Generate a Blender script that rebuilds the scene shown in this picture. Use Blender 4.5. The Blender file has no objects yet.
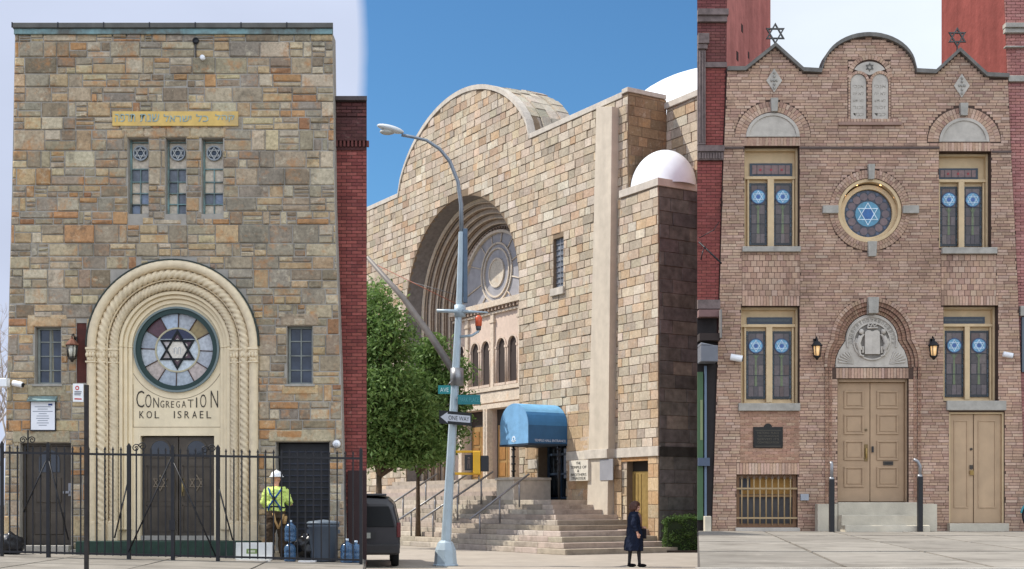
import bpy, bmesh, math, random
from mathutils import Vector, Matrix, noise
from mathutils.geometry import tessellate_polygon
R = random.Random(7)
PI = math.pi
S = bpy.context.scene
C = S.collection

def lin(r, g, b):
    def f(c):
        c /= 255.0
        return c/12.92 if c <= .04045 else ((c+.055)/1.055)**2.4
    return (f(r), f(g), f(b))

# ------------------------------------------------------------------ materials
def mat(name, col=None, rough=.8, metal=0, bump=0, bscale=20, var=.12, vscale=6, attr=False, spec=.5,
        trans=0, emit=None, estr=0, streak=0, coat=0, big=.0, alpha=1, ior=1.45, stain=None, veins=None):
    m = bpy.data.materials.new(name); m.use_nodes = True
    nt = m.node_tree; N = nt.nodes; L = nt.links
    p = N['Principled BSDF']
    p.inputs['Roughness'].default_value = rough; p.inputs['Metallic'].default_value = metal
    p.inputs['Specular IOR Level'].default_value = spec
    p.inputs['Transmission Weight'].default_value = trans
    p.inputs['Coat Weight'].default_value = coat
    p.inputs['IOR'].default_value = ior
    tc = N.new('ShaderNodeTexCoord')
    def noi(scale, det=4, sc=None, rough=.55):
        n = N.new('ShaderNodeTexNoise'); n.inputs['Scale'].default_value = scale
        n.inputs['Detail'].default_value = det; n.inputs['Roughness'].default_value = rough
        if sc:
            mp = N.new('ShaderNodeMapping'); mp.inputs['Scale'].default_value = sc
            L.new(tc.outputs['Object'], mp.inputs[0]); L.new(mp.outputs[0], n.inputs[0])
        else: L.new(tc.outputs['Object'], n.inputs[0])
        return n
    if attr:
        a = N.new('ShaderNodeAttribute'); a.attribute_name = 'col'; cur = a.outputs['Color']
    else:
        a = N.new('ShaderNodeRGB'); a.outputs[0].default_value = (*col, 1); cur = a.outputs[0]
    def mulby(cur, n, lo, hi, a0=.3, a1=.7):
        mr = N.new('ShaderNodeMapRange'); L.new(n.outputs[0], mr.inputs[0])
        mr.inputs[1].default_value = a0; mr.inputs[2].default_value = a1
        mr.inputs[3].default_value = lo; mr.inputs[4].default_value = hi
        vm = N.new('ShaderNodeVectorMath'); vm.operation = 'SCALE'
        L.new(cur, vm.inputs[0]); L.new(mr.outputs[0], vm.inputs['Scale'])
        return vm.outputs[0]
    if var: cur = mulby(cur, noi(vscale), 1-var, 1+var)
    if big: cur = mulby(cur, noi(.55, 6, rough=.65), 1-big, 1+big*.6)
    if streak: cur = mulby(cur, noi(2.2, 5, (1, 1, .12)), 1-streak, 1+streak*.4)
    if veins:      # mineral variation inside single stones
        for sc2, colr, lo2, hi2, amt in veins:
            n = noi(sc2, 7, rough=.72); mr = N.new('ShaderNodeMapRange'); L.new(n.outputs[0], mr.inputs[0])
            mr.inputs[1].default_value = lo2; mr.inputs[2].default_value = hi2; mr.inputs[4].default_value = amt
            mx = N.new('ShaderNodeMix'); mx.data_type = 'RGBA'; L.new(mr.outputs[0], mx.inputs['Factor'])
            L.new(cur, mx.inputs['A']); mx.inputs['B'].default_value = (*colr, 1); cur = mx.outputs['Result']
    if stain:
        sc_, scol, lo, hi = stain
        n = noi(sc_, 6, rough=.7); mr = N.new('ShaderNodeMapRange'); L.new(n.outputs[0], mr.inputs[0])
        mr.inputs[1].default_value = lo; mr.inputs[2].default_value = hi
        mx = N.new('ShaderNodeMix'); mx.data_type = 'RGBA'; L.new(mr.outputs[0], mx.inputs['Factor'])
        L.new(cur, mx.inputs['A']); mx.inputs['B'].default_value = (*scol, 1); cur = mx.outputs['Result']
    L.new(cur, p.inputs['Base Color'])
    if bump:
        n = noi(bscale, 6); b = N.new('ShaderNodeBump'); b.inputs['Strength'].default_value = bump
        b.inputs['Distance'].default_value = .02
        L.new(n.outputs[0], b.inputs['Height']); L.new(b.outputs[0], p.inputs['Normal'])
    if emit:
        p.inputs['Emission Color'].default_value = (*emit, 1); p.inputs['Emission Strength'].default_value = estr
    if alpha < 1: p.inputs['Alpha'].default_value = alpha
    return m

M = {}
M['stone'] = mat('rubble_stone', attr=True, rough=.9, bump=1, bscale=9, var=.2, vscale=16, big=.16, spec=.25, streak=.14, veins=[(3.1, lin(180, 126, 76), .52, .68, .7), (4.7, lin(212, 200, 172), .56, .72, .7), (2.6, lin(98, 90, 78), .54, .7, .7), (26, lin(78, 70, 60), .56, .7, .65)])
M['mortar'] = mat('mortar', lin(160, 154, 144), .95, bump=.5, bscale=30, var=.12, spec=.2, big=.1)
M['ashlar'] = mat('cut_stone', attr=True, rough=.9, bump=.6, bscale=10, var=.16, vscale=12, big=.14, streak=.12, spec=.2, veins=[(1.9, lin(196, 146, 92), .56, .75, .45), (5, lin(214, 204, 184), .55, .75, .4), (2.4, lin(140, 130, 116), .56, .75, .45)])
M['mortar_tan'] = mat('tan_mortar', lin(120, 104, 86), .95, var=.1, spec=.2)
M['brick'] = mat('brick', attr=True, rough=.9, bump=.3, bscale=40, var=.12, vscale=18, big=.26, spec=.25, streak=.16, veins=[(1.3, lin(70, 56, 48), .58, .74, .6), (5.5, lin(196, 176, 156), .6, .78, .35)])
M['mortar_brick'] = mat('brick_mortar', lin(82, 66, 58), .95, var=.15, spec=.2, big=.1)
M['mortar_red'] = mat('red_mortar', lin(74, 48, 46), .95, var=.15, spec=.2)
M['cream'] = mat('cream_stone', lin(228, 211, 178), .75, bump=.15, bscale=30, var=.06, vscale=5, streak=.08, spec=.3)
M['creamd'] = mat('weathered_cream_stone', lin(220, 202, 170), .8, bump=.25, bscale=25, var=.1, vscale=8, streak=.12, spec=.3)
M['paint'] = mat('painted', attr=True, rough=.5, var=.06, vscale=4)
M['matte'] = mat('matte_paint', attr=True, rough=.85, var=.1, vscale=8, bump=.1)
M['cloth'] = mat('fabric', attr=True, rough=.95, var=.12, vscale=30, bump=.25, bscale=60, spec=.15)
M['skin'] = mat('skin', lin(205, 150, 125), .6, var=.05)
M['iron'] = mat('black_iron', lin(30, 30, 33), .45, metal=.2, var=.2, vscale=12)
M['bronze'] = mat('aged_bronze', lin(78, 70, 60), .45, metal=.35, var=.25, vscale=3, streak=.2, bump=.1)
M['glass'] = mat('window_glass', lin(30, 36, 42), .08, var=.3, vscale=1.5, spec=.7)
M['stained'] = mat('stained_glass', attr=True, rough=.25, var=.22, vscale=14, spec=.5, bump=.1, bscale=30)
M['copper'] = mat('weathered_copper', lin(120, 150, 150), .6, var=.2, vscale=5, stain=(1.4, lin(92, 92, 84), .42, .62))
M['lead'] = mat('dull_lead', lin(92, 90, 84), .7, var=.2, vscale=4, bump=.2)
M['limestone'] = mat('limestone', lin(186, 178, 166), .85, var=.12, vscale=5, bump=.25, bscale=20, streak=.15, spec=.25)
M['greystone'] = mat('grey_stone', lin(164, 159, 149), .85, var=.16, vscale=6, bump=.3, bscale=22, streak=.15, spec=.25)
M['concrete'] = mat('concrete', lin(196, 187, 168), .9, var=.12, vscale=2.5, bump=.3, bscale=25, big=.18, spec=.2)
M['asphalt'] = mat('asphalt', (.05, .05, .052), .9, var=.25, vscale=30, bump=.3, bscale=80)
M['steps'] = mat('stair_stone', attr=True, rough=.9, var=.12, vscale=5, veins=[(1.6, lin(110, 102, 92), .52, .7, .6), (14, lin(90, 82, 74), .6, .72, .4)], bump=.3, bscale=18, big=.14, spec=.2)
M['tan'] = mat('tan_paint', lin(168, 140, 110), .55, var=.07, vscale=4, streak=.07)
M['beige'] = mat('beige_frame_paint', lin(204, 178, 138), .6, var=.08, vscale=6, streak=.08)
M['oak'] = mat('pale_varnished_wood', lin(178, 150, 118), .5, var=.08, vscale=3, streak=.12)
M['bark'] = mat('bark', lin(84, 70, 56), .95, var=.3, vscale=10, bump=.8, bscale=18)
M['white'] = mat('white_paint', (.8, .8, .8), .4, var=.03)
M['galv'] = mat('galvanized_paint', lin(168, 184, 194), .45, metal=.1, var=.1, vscale=3, streak=.12)
M['steel'] = mat('steel', lin(140, 140, 142), .4, metal=.6, var=.1)
M['shade_dark'] = mat('shade_darkened_stone', attr=True, rough=.95, bump=.7, bscale=8, var=.3, vscale=4, spec=.1, big=.25)
M['pink'] = mat('pink_stucco', lin(186, 122, 114), .95, var=.12, vscale=3, bump=.8, bscale=7, streak=.3, spec=.15)
M['maroon'] = mat('maroon_stucco', lin(136, 76, 70), .95, var=.12, vscale=3, bump=.8, bscale=7, streak=.25, spec=.15)
M['awning'] = mat('blue_awning_cloth', attr=True, rough=.75, var=.1, vscale=3, bump=.8, bscale=4, streak=.1)

def leafmat(name, c, c2):
    m = bpy.data.materials.new(name); m.use_nodes = True; nt = m.node_tree; N = nt.nodes; L = nt.links
    p = N['Principled BSDF']; p.inputs['Roughness'].default_value = .6; p.inputs['Specular IOR Level'].default_value = .3
    oi = N.new('ShaderNodeNewGeometry'); mx = N.new('ShaderNodeMix'); mx.data_type = 'RGBA'
    L.new(oi.outputs['Random Per Island'], mx.inputs['Factor'])
    mx.inputs['A'].default_value = (*c, 1); mx.inputs['B'].default_value = (*c2, 1)
    L.new(mx.outputs['Result'], p.inputs['Base Color'])
    tr = N.new('ShaderNodeBsdfTranslucent'); L.new(mx.outputs['Result'], tr.inputs[0])
    ms = N.new('ShaderNodeMixShader'); ms.inputs[0].default_value = .35
    L.new(p.outputs[0], ms.inputs[1]); L.new(tr.outputs[0], ms.inputs[2])
    L.new(ms.outputs[0], N['Material Output'].inputs[0])
    return m
M['leaf'] = leafmat('tree_leaves', (.06, .13, .025), (.22, .33, .10))
M['hedgeleaf'] = leafmat('hedge_leaves', (.03, .075, .012), (.12, .19, .05))

# ------------------------------------------------------------------ mesh builder
class MB:
    def __init__(s, T=None, col=(.5, .5, .5)):
        s.v = []; s.f = []; s.c = []; s.T = T; s.col = col; s.sm = []
    def add(s, vs, fs, col=None, smooth=False):
        n = len(s.v); T = s.T
        s.v += [Vector(T(*p)) for p in vs] if T else [Vector(p) for p in vs]
        for f in fs:
            s.f.append(tuple(i+n for i in f)); s.c.append(col or s.col); s.sm.append(smooth)
        return s
    def box(s, x0, x1, y0, y1, z0, z1, col=None):
        x0, x1 = min(x0, x1), max(x0, x1); y0, y1 = min(y0, y1), max(y0, y1); z0, z1 = min(z0, z1), max(z0, z1)
        vs = [(x0, y0, z0), (x1, y0, z0), (x1, y1, z0), (x0, y1, z0), (x0, y0, z1), (x1, y0, z1), (x1, y1, z1), (x0, y1, z1)]
        return s.add(vs, [(0, 3, 2, 1), (4, 5, 6, 7), (0, 1, 5, 4), (1, 2, 6, 5), (2, 3, 7, 6), (3, 0, 4, 7)], col)
    def block(s, x0, x1, yf, yb, z0, z1, ch=.012, col=None, jit=0):   # masonry unit with a chamfered face
        j = lambda: R.uniform(-jit, jit)
        vs = [(x0, yb, z0), (x1, yb, z0), (x1, yb, z1), (x0, yb, z1)]
        vs += [(x0, yf+ch, z0), (x1, yf+ch, z0), (x1, yf+ch, z1), (x0, yf+ch, z1)]
        vs += [(x0+ch+abs(j()), yf+j(), z0+ch+abs(j())), (x1-ch-abs(j()), yf+j(), z0+ch+abs(j())),
               (x1-ch-abs(j()), yf+j(), z1-ch-abs(j())), (x0+ch+abs(j()), yf+j(), z1-ch-abs(j()))]
        fs = [(8, 9, 10, 11)]
        for a in range(4):
            b = (a+1) % 4; fs += [(4+a, 4+b, 8+b, 8+a), (a, b, 4+b, 4+a)]
        return s.add(vs, fs, col)
    def prism(s, poly, y0, y1, col=None):          # polygon in x,z extruded in y
        n = len(poly); a = sum(poly[i][0]*poly[(i+1) % n][1]-poly[(i+1) % n][0]*poly[i][1] for i in range(n))
        if a < 0: poly = poly[::-1]
        vs = [(x, y0, z) for x, z in poly]+[(x, y1, z) for x, z in poly]
        fs = [tuple(range(n)), tuple(range(2*n-1, n-1, -1))]+[(i, n+i, n+(i+1) % n, (i+1) % n) for i in range(n)]
        return s.add(vs, fs, col)
    def wall(s, outer, holes, y0, y1, col=None):   # slab with openings and their reveals
        loops = [outer]+holes; pts = [p for l in loops for p in l]; n = len(pts)
        tri = tessellate_polygon([[Vector((x, z, 0)) for x, z in l] for l in loops])
        vs = [(x, y0, z) for x, z in pts]+[(x, y1, z) for x, z in pts]
        fs = [tuple(t) for t in tri]+[tuple(i+n for i in t[::-1]) for t in tri]
        k = 0
        for l in loops:
            m = len(l)
            for i in range(m):
                a, b = k+i, k+(i+1) % m; fs.append((a, b, b+n, a+n))
            k += m
        return s.add(vs, fs, col)
    def tube(s, pts, r, n=8, col=None, cap=True, smooth=True, ends=None):
        pts = [Vector(p) for p in pts]; rr = r if isinstance(r, (list, tuple)) else [r]*len(pts)
        vs = []; prev = None
        for i, p in enumerate(pts):
            t = (pts[min(i+1, len(pts)-1)]-pts[max(i-1, 0)]).normalized()
            if prev is None:
                u = t.cross(Vector((0, 0, 1)) if abs(t.z) < .9 else Vector((0, 1, 0))).normalized()
            else: u = (prev-t*prev.dot(t)).normalized()
            prev = u; w = t.cross(u)
            for k in range(n):
                a = 2*PI*k/n; vs.append(tuple(p+(u*math.cos(a)+w*math.sin(a))*rr[i]))
        fs = [(i*n+k, i*n+(k+1) % n, (i+1)*n+(k+1) % n, (i+1)*n+k) for i in range(len(pts)-1) for k in range(n)]
        s.add(vs, fs, col, smooth)
        if cap:
            m = len(s.v)-len(vs); L_ = len(pts)-1
            s.f += [tuple(m+k for k in range(n))[::-1], tuple(m+L_*n+k for k in range(n))]
            s.c += [col or s.col]*2; s.sm += [False]*2
        return s
    def lathe(s, prof, c, n=20, col=None, smooth=True):   # profile [(r,z)] turned about the vertical through c
        vs = [(c[0]+r*math.cos(2*PI*k/n), c[1]+r*math.sin(2*PI*k/n), c[2]+z) for r, z in prof for k in range(n)]
        fs = [(i*n+k, i*n+(k+1) % n, (i+1)*n+(k+1) % n, (i+1)*n+k) for i in range(len(prof)-1) for k in range(n)]
        fs += [tuple(range(n))[::-1], tuple((len(prof)-1)*n+k for k in range(n))]
        return s.add(vs, fs, col, smooth)
    def ell(s, c, r, n=16, m=10, col=None, z0=-1):
        vs = []; a0 = math.asin(z0)
        for i in range(m+1):
            a = a0+(PI/2-a0)*i/m
            for k in range(n):
                b = 2*PI*k/n; vs.append((c[0]+r[0]*math.cos(a)*math.cos(b), c[1]+r[1]*math.cos(a)*math.sin(b), c[2]+r[2]*math.sin(a)))
        fs = [(i*n+k, i*n+(k+1) % n, (i+1)*n+(k+1) % n, (i+1)*n+k) for i in range(m) for k in range(n)]
        return s.add(vs, fs, col, True)
    def ring(s, cx, cz, r0, r1, y0, y1, a0=0, a1=2*PI, n=48, col=None, ex=1, smooth=False):   # flat ring or arc band
        full = abs(a1-a0-2*PI) < 1e-4; vs = []; k = n if full else n+1
        for i in range(k):
            a = a0+(a1-a0)*i/n; c_, s_ = math.cos(a)*ex, math.sin(a)
            vs += [(cx+r0*c_, y0, cz+r0*s_), (cx+r1*c_, y0, cz+r1*s_), (cx+r1*c_, y1, cz+r1*s_), (cx+r0*c_, y1, cz+r0*s_)]
        fs = []
        for i in range(n):
            a, b = i*4, ((i+1) % k)*4
            fs += [(a+j, a+(j+1) % 4, b+(j+1) % 4, b+j) for j in range(4)]
        if not full: fs += [(0, 1, 2, 3), (n*4, n*4+3, n*4+2, n*4+1)]
        return s.add(vs, fs, col, smooth)
    def disc(s, cx, cz, r, y0, y1, n=40, col=None, ex=1):
        return s.prism([(cx+r*ex*math.cos(2*PI*i/n), cz+r*math.sin(2*PI*i/n)) for i in range(n)], y0, y1, col)
    def rope(s, pts, r, strands=3, pitch=.5, n=18, amp=.22, col=None):
        pts = [Vector(p) for p in pts]; vs = []; d = 0; prev = Vector((0, 1, 0))
        for i, p in enumerate(pts):
            t = (pts[min(i+1, len(pts)-1)]-pts[max(i-1, 0)]).normalized()
            u = Vector((0, 1, 0)); w = t.cross(u)
            if i: d += (p-pts[i-1]).length
            for k in range(n):
                a = 2*PI*k/n; rr = r*(1-amp*.55+amp*abs(math.sin((strands*a+2*PI*d/pitch*strands)/2))**.6)
                vs.append(tuple(p+(u*math.cos(a)+w*math.sin(a))*rr))
        fs = [(i*n+k, i*n+(k+1) % n, (i+1)*n+(k+1) % n, (i+1)*n+k) for i in range(len(pts)-1) for k in range(n)]
        return s.add(vs, fs, col, True)

def wloc(o):
    v = Vector((0, 0, 0))
    while o: v += o.location; o = o.parent
    return v
def obj(name, mb, m, parent=None, bevel=0, smooth=None, loc=None):
    vs = mb.v
    if parent is None:
        xs = [v.x for v in vs]; ys = [v.y for v in vs]; zs = [v.z for v in vs]
        o0 = Vector(loc) if loc else Vector(((min(xs)+max(xs))/2, (min(ys)+max(ys))/2, min(zs)))
    else: o0 = wloc(parent)
    me = bpy.data.meshes.new(name)
    me.from_pydata([v-o0 for v in vs], [], mb.f)
    at = me.color_attributes.new('col', 'FLOAT_COLOR', 'CORNER')
    buf = []
    for p, c in zip(mb.f, mb.c):
        buf += [*c, 1]*len(p)
    at.data.foreach_set('color', buf)
    me.polygons.foreach_set('use_smooth', [bool(x) if smooth is None else smooth for x in mb.sm])
    me.materials.append(m if not isinstance(m, str) else M[m])
    o = bpy.data.objects.new(name, me); C.objects.link(o)
    if parent is None: o.location = o0
    else: o.parent = parent
    if bevel:
        b = o.modifiers.new('b', 'BEVEL'); b.width = bevel; b.segments = 2; b.limit_method = 'ANGLE'; b.angle_limit = .7
    me.update()
    return o
def tag(o, label, cat, group=None, kind=None):
    o['label'] = label; o['category'] = cat
    if group: o['group'] = group
    if kind: o['kind'] = kind
    return o
def thing(name, label, cat, loc, group=None):
    o = bpy.data.objects.new(name, None); C.objects.link(o); o.location = loc
    return tag(o, label, cat, group)
def copy_tree(o, parent=None):
    c = o.copy(); C.objects.link(c)
    if parent: c.parent = parent
    for ch in list(o.children): copy_tree(ch, c)
    return c
def struct(name, mb, m):
    o = obj(name, mb, m); o['kind'] = 'structure'; return o

def remesh(mb, voxel, smooth_it=3, T=None):    # one continuous surface out of overlapping volumes
    me = bpy.data.meshes.new('tmp'); me.from_pydata(mb.v, [], mb.f)
    bm = bmesh.new(); bm.from_mesh(me); bmesh.ops.recalc_face_normals(bm, faces=bm.faces); bm.to_mesh(me); bm.free()
    o = bpy.data.objects.new('tmp', me); C.objects.link(o)
    r = o.modifiers.new('r', 'REMESH'); r.mode = 'VOXEL'; r.voxel_size = voxel
    sm = o.modifiers.new('s', 'SMOOTH'); sm.iterations = smooth_it; sm.factor = .5
    dg = bpy.context.evaluated_depsgraph_get(); e = bpy.data.meshes.new_from_object(o.evaluated_get(dg))
    out = MB(); out.v = [v.co.copy() for v in e.vertices]; out.f = [tuple(p.vertices) for p in e.polygons]
    # carry the colour of the nearest source face
    from mathutils.kdtree import KDTree
    kd = KDTree(len(mb.f))
    for i, f in enumerate(mb.f):
        c = Vector((0, 0, 0))
        for k in f: c += mb.v[k]
        kd.insert(c/len(f), i)
    kd.balance()
    for f in out.f:
        c = (out.v[f[0]]+out.v[f[2]])/2
        out.c.append(mb.c[kd.find(c)[1]])
    out.sm = [True]*len(out.f)
    bpy.data.objects.remove(o); bpy.data.meshes.remove(me); bpy.data.meshes.remove(e)
    return out

_tc = {}
def text(mb, s, x0, x1, z0, h, y, d=.01, col=None, thin=0):    # raised lettering on a facade plane, fitted into a box
    k = (s, thin)
    if k not in _tc:
        c = bpy.data.curves.new('t', 'FONT'); c.body = s; c.extrude = .5; c.resolution_u = 3; c.offset = -thin
        o = bpy.data.objects.new('t', c); C.objects.link(o)
        dg = bpy.context.evaluated_depsgraph_get(); e = bpy.data.meshes.new_from_object(o.evaluated_get(dg))
        _tc[k] = ([v.co.copy() for v in e.vertices], [tuple(p.vertices) for p in e.polygons])
        bpy.data.objects.remove(o); bpy.data.curves.remove(c); bpy.data.meshes.remove(e)
    vs, fs = _tc[k]
    if not vs: return
    xa = min(v.x for v in vs); xb = max(v.x for v in vs); za = min(v.y for v in vs); zb = max(v.y for v in vs)
    mb.add([(x0+(v.x-xa)/(xb-xa)*(x1-x0), y-d*(v.z+.5), z0+(v.y-za)/(zb-za)*h) for v in vs], fs, col)

def crease(mb, amt, f):
    for v in mb.v:
        v += Vector((noise.noise(v*f), noise.noise(v*f+Vector((7, 1, 3))), noise.noise(v*f+Vector((2, 9, 5)))*.4))*amt
    return mb
def star_polys(cx, cz, r, w):      # six-pointed star drawn as two outlined triangles -> list of quads
    out = []
    for a0 in (PI/2, -PI/2):
        P = [(cx+r*math.cos(a0+i*2*PI/3), cz+r*math.sin(a0+i*2*PI/3)) for i in range(3)]
        Q = [(cx+(r-2*w)*math.cos(a0+i*2*PI/3), cz+(r-2*w)*math.sin(a0+i*2*PI/3)) for i in range(3)]
        out += [[P[i], P[(i+1) % 3], Q[(i+1) % 3], Q[i]] for i in range(3)]
    return out
def star(mb, cx, cz, r, w, y0, y1, col=None):
    for i, q in enumerate(star_polys(cx, cz, r, w)):
        o = .0015 if i > 2 else 0
        mb.prism(q, y0-o, y1+o, col)

# region clipping for masonry
def cross_x(l, z):
    xs = []
    for i in range(len(l)):
        (xa, za), (xb, zb) = l[i], l[(i+1) % len(l)]
        if (za > z) != (zb > z): xs.append(xa+(z-za)/(zb-za)*(xb-xa))
    xs.sort(); return [(xs[i], xs[i+1]) for i in range(0, len(xs)-1, 2)]
def intervals(loops, z):      # first loop is the outline, the others are openings
    I = cross_x(loops[0], z)
    for l in loops[1:]:
        for a, b in cross_x(l, z):
            out = []
            for lo, hi in I:
                if b <= lo or a >= hi: out.append((lo, hi)); continue
                if a > lo: out.append((lo, a))
                if b < hi: out.append((b, hi))
            I = out
    return I
def inter(A, B):
    out = []
    for a in A:
        for b in B:
            lo, hi = max(a[0], b[0]), min(a[1], b[1])
            if hi > lo: out.append((lo, hi))
    return out
def clipped(loops, z0, z1):
    I = intervals(loops, z0+.004)
    for t in (.35, .65): I = inter(I, intervals(loops, z0+(z1-z0)*t))
    return inter(I, intervals(loops, z1-.004))
def emit(mb, loops, xa, xb, z0, z1, g, yf, yb, col, ch, jit, mn=.05):
    for lo, hi in clipped(loops, z0, z1):
        a, b = max(lo, xa), min(hi, xb)
        if b-a < mn: continue
        mb.block(a+g/2, b-g/2, yf, yb, z0+g/2, z1-g/2, ch, col, jit)
PAL_BLEND = .0
def pick(pal):
    t = R.random()*sum(p[0] for p in pal)
    for w, c in pal:
        t -= w
        if t <= 0: break
    if PAL_BLEND:
        sw = sum(p[0] for p in pal); mean = [sum(p[0]*p[1][i] for p in pal)/sw for i in range(3)]
        c = [c[i]*(1-PAL_BLEND)+mean[i]*PAL_BLEND for i in range(3)]
    k = R.uniform(.93, 1.06) if PAL_BLEND == .5 else R.uniform(.85, 1.13)
    return tuple(min(.85, x*k*R.uniform(.97, 1.03)) for x in c)
def rubble(mb, loops, y, pal, Hs=(.26, .46), W=(.24, .74), g=.026, prot=(.012, .045), ch=.014):
    xs = [p[0] for l in loops for p in l]; zs = [p[1] for l in loops for p in l]
    z = min(zs); zt = max(zs); xa0, xb0 = min(xs), max(xs)
    while z < zt-.02:
        H = R.uniform(*Hs)
        if zt-z-H < .15: H = zt-z
        x = xa0-R.uniform(0, .3)
        while x < xb0:
            w = R.uniform(*W); k = R.random()
            e = lambda a, b, c, d: emit(mb, loops, a, b, c, d, g, y-R.uniform(*prot), y+.01, pick(pal), ch, .013)
            if k < .38: e(x, x+w, z, z+H)
            elif k < .72:
                t = R.uniform(.38, .62)*H; e(x, x+w, z, z+t)
                if w > .5 and R.random() < .5:
                    q = R.uniform(.35, .65)*w; e(x, x+q, z+t, z+H); e(x+q, x+w, z+t, z+H)
                else: e(x, x+w, z+t, z+H)
            elif k < .9:
                t = R.uniform(.4, .6)*H; q = R.uniform(.35, .65)*w
                e(x, x+q, z, z+t); e(x+q, x+w, z, z+t); e(x, x+w, z+t, z+H)
            else:
                t = R.uniform(.3, .36)*H; e(x, x+w*.4, z, z+H)
                e(x+w*.4, x+w, z, z+t); e(x+w*.4, x+w, z+t, z+2*t); e(x+w*.4, x+w, z+2*t, z+H)
            x += w
        z += H
def courses(mb, loops, y, pal, H, W, g=.012, prot=(.002, .008), ch=.004, hv=0, bond=True, jit=.001):
    xs = [p[0] for l in loops for p in l]; zs = [p[1] for l in loops for p in l]
    z = min(zs); zt = max(zs); i = 0
    while z < zt-.01:
        h = min(H*(1+R.uniform(-hv, hv)), zt-z)
        I = clipped(loops, z, z+h)
        x = min(xs)-(W if not isinstance(W, tuple) else W[1])*(.5 if i % 2 else R.random() if isinstance(W, tuple) else 0)-1e-3
        if I:
            while x < max(xs):
                w = R.uniform(*W) if isinstance(W, tuple) else W
                for lo, hi in I:
                    a, b = max(lo, x), min(hi, x+w)
                    if b-a > .03: mb.block(a+g/2, b-g/2, y-R.uniform(*prot), y+.01, z+g/2, z+h-g/2, ch, pick(pal), jit)
                x += w
        z += h; i += 1
def rect(x0, x1, z0, z1): return [(x0, z0), (x1, z0), (x1, z1), (x0, z1)]
def arcpts(cx, cz, r, a0, a1, n, ex=1): return [(cx+r*ex*math.cos(a0+(a1-a0)*i/n), cz+r*math.sin(a0+(a1-a0)*i/n)) for i in range(n+1)]
# ================================================================== LEFT: stone building with round-arched portal
LY = 28.261
def lx(px): return (px-512)/46.0
def lz(py): return 1.6+(504-py)/46.0
def lr(a, b, c, d): return rect(lx(a), lx(b), lz(d), lz(c))
LG = .42
PAL_BLEND = .28
pal_rubble = [(5, lin(172, 156, 130)), (5, lin(158, 146, 124)), (4, lin(186, 160, 122)), (3, lin(196, 182, 156)), (4, lin(146, 138, 124)),
              (1.6, lin(186, 136, 88)), (.7, lin(156, 104, 68)), (2, lin(128, 114, 96)), (1, lin(204, 186, 146)), (1.2, lin(138, 120, 100))]
base_z = LG-.15
LB = thing('stone_synagogue', 'tall grey and tan rubble stone building with a cream round-arched portal and rose window', 'building', (lx(174), LY+1.7, LG))
outer = [(lx(3), base_z), (lx(345.5), base_z), (lx(341), lz(370)), (lx(335), lz(200)), (lx(333), lz(34)), (lx(15), lz(34)), (lx(12), lz(190)), (lx(7), lz(380))]
arch = [(lx(88), base_z), (lx(88), lz(346))]+arcpts(lx(173.3), lz(346), 85.3/46, PI, 0, 40)[1:-1]+[(lx(258.6), lz(346)), (lx(258.6), base_z)]
# notch the outer loop for the portal
outerN = [(lx(3), base_z)]+arch+[(lx(345.5), base_z)]+outer[2:]
holes = [lr(128, 148.5, 138, 214), lr(165.5, 186, 138, 214), lr(201.5, 223, 138, 214), lr(35, 61, 327, 384), lr(287, 312.5, 326, 384),
         lr(20, 71, 443, 545), lr(276, 329.5, 442, 548), lr(76.5, 88.01, 323, 383)]
holes[-1] = lr(76.5, 86.5, 323, 383)
w = MB(); w.wall(outerN, holes, LY, LY+.42); obj('wall', w, 'mortar', LB)
b = MB(); b.box(lx(20), lx(328), LY+.9, LY+3.4, base_z, lz(40)); b.box(lx(10), lx(17), LY+.425, LY+3.4, base_z, lz(40)); b.box(lx(324), lx(329), LY+.425, LY+3.4, base_z, lz(40)); 
def skewed(mb, k, y0):       # the lot lines run at an angle to the street
    for v in mb.v: v.x += (v.y-y0)*k if v.y > y0 else 0
skewed(b, -.16, LY+.425); obj('rear_wall', b, 'mortar', LB)
st = MB(); rubble(st, [outerN]+holes, LY, pal_rubble); obj('stonework', st, 'stone', LB)
# lintels
for a, bb, c, d in ((122, 144, 128.5, 137.5), (144.5, 166, 128.5, 137.5), (166.5, 190, 128.5, 137.5), (190.5, 226, 128.5, 137.5),
                    (28, 67, 315, 326.5), (281, 318, 314, 325.5), (13, 70, 431, 442.5), (269, 334, 430, 441.5), (28, 66, 385, 396), (282, 318, 385, 394)):
    li = MB(); li.block(lx(a), lx(bb), LY-.035, LY+.02, lz(d), lz(c), .014, pick(pal_rubble[:3]), .004); obj('lintel', li, 'stone', LB)
c = MB(); c.box(lx(14.2), lx(333.8), LY-.12, LY+3.4, lz(29.5), lz(24.5)); skewed(c, -.16, LY+.42); obj('coping', c, 'lead', LB, .01)
c = MB(); c.box(lx(15), lx(333), LY-.07, LY+3.38, lz(35), lz(29.7)); skewed(c, -.16, LY+.42); obj('flashing', c, 'copper', LB, .006)
for k in range(1, 7):
    pass
c = MB()
for k in range(7): c.box(lx(14.2+k*45.6)-.012, lx(14.2+k*45.6)+.012, LY-.13, LY-.11, lz(29.5), lz(24.3))
obj('coping_joint', c, 'iron', LB)
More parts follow.
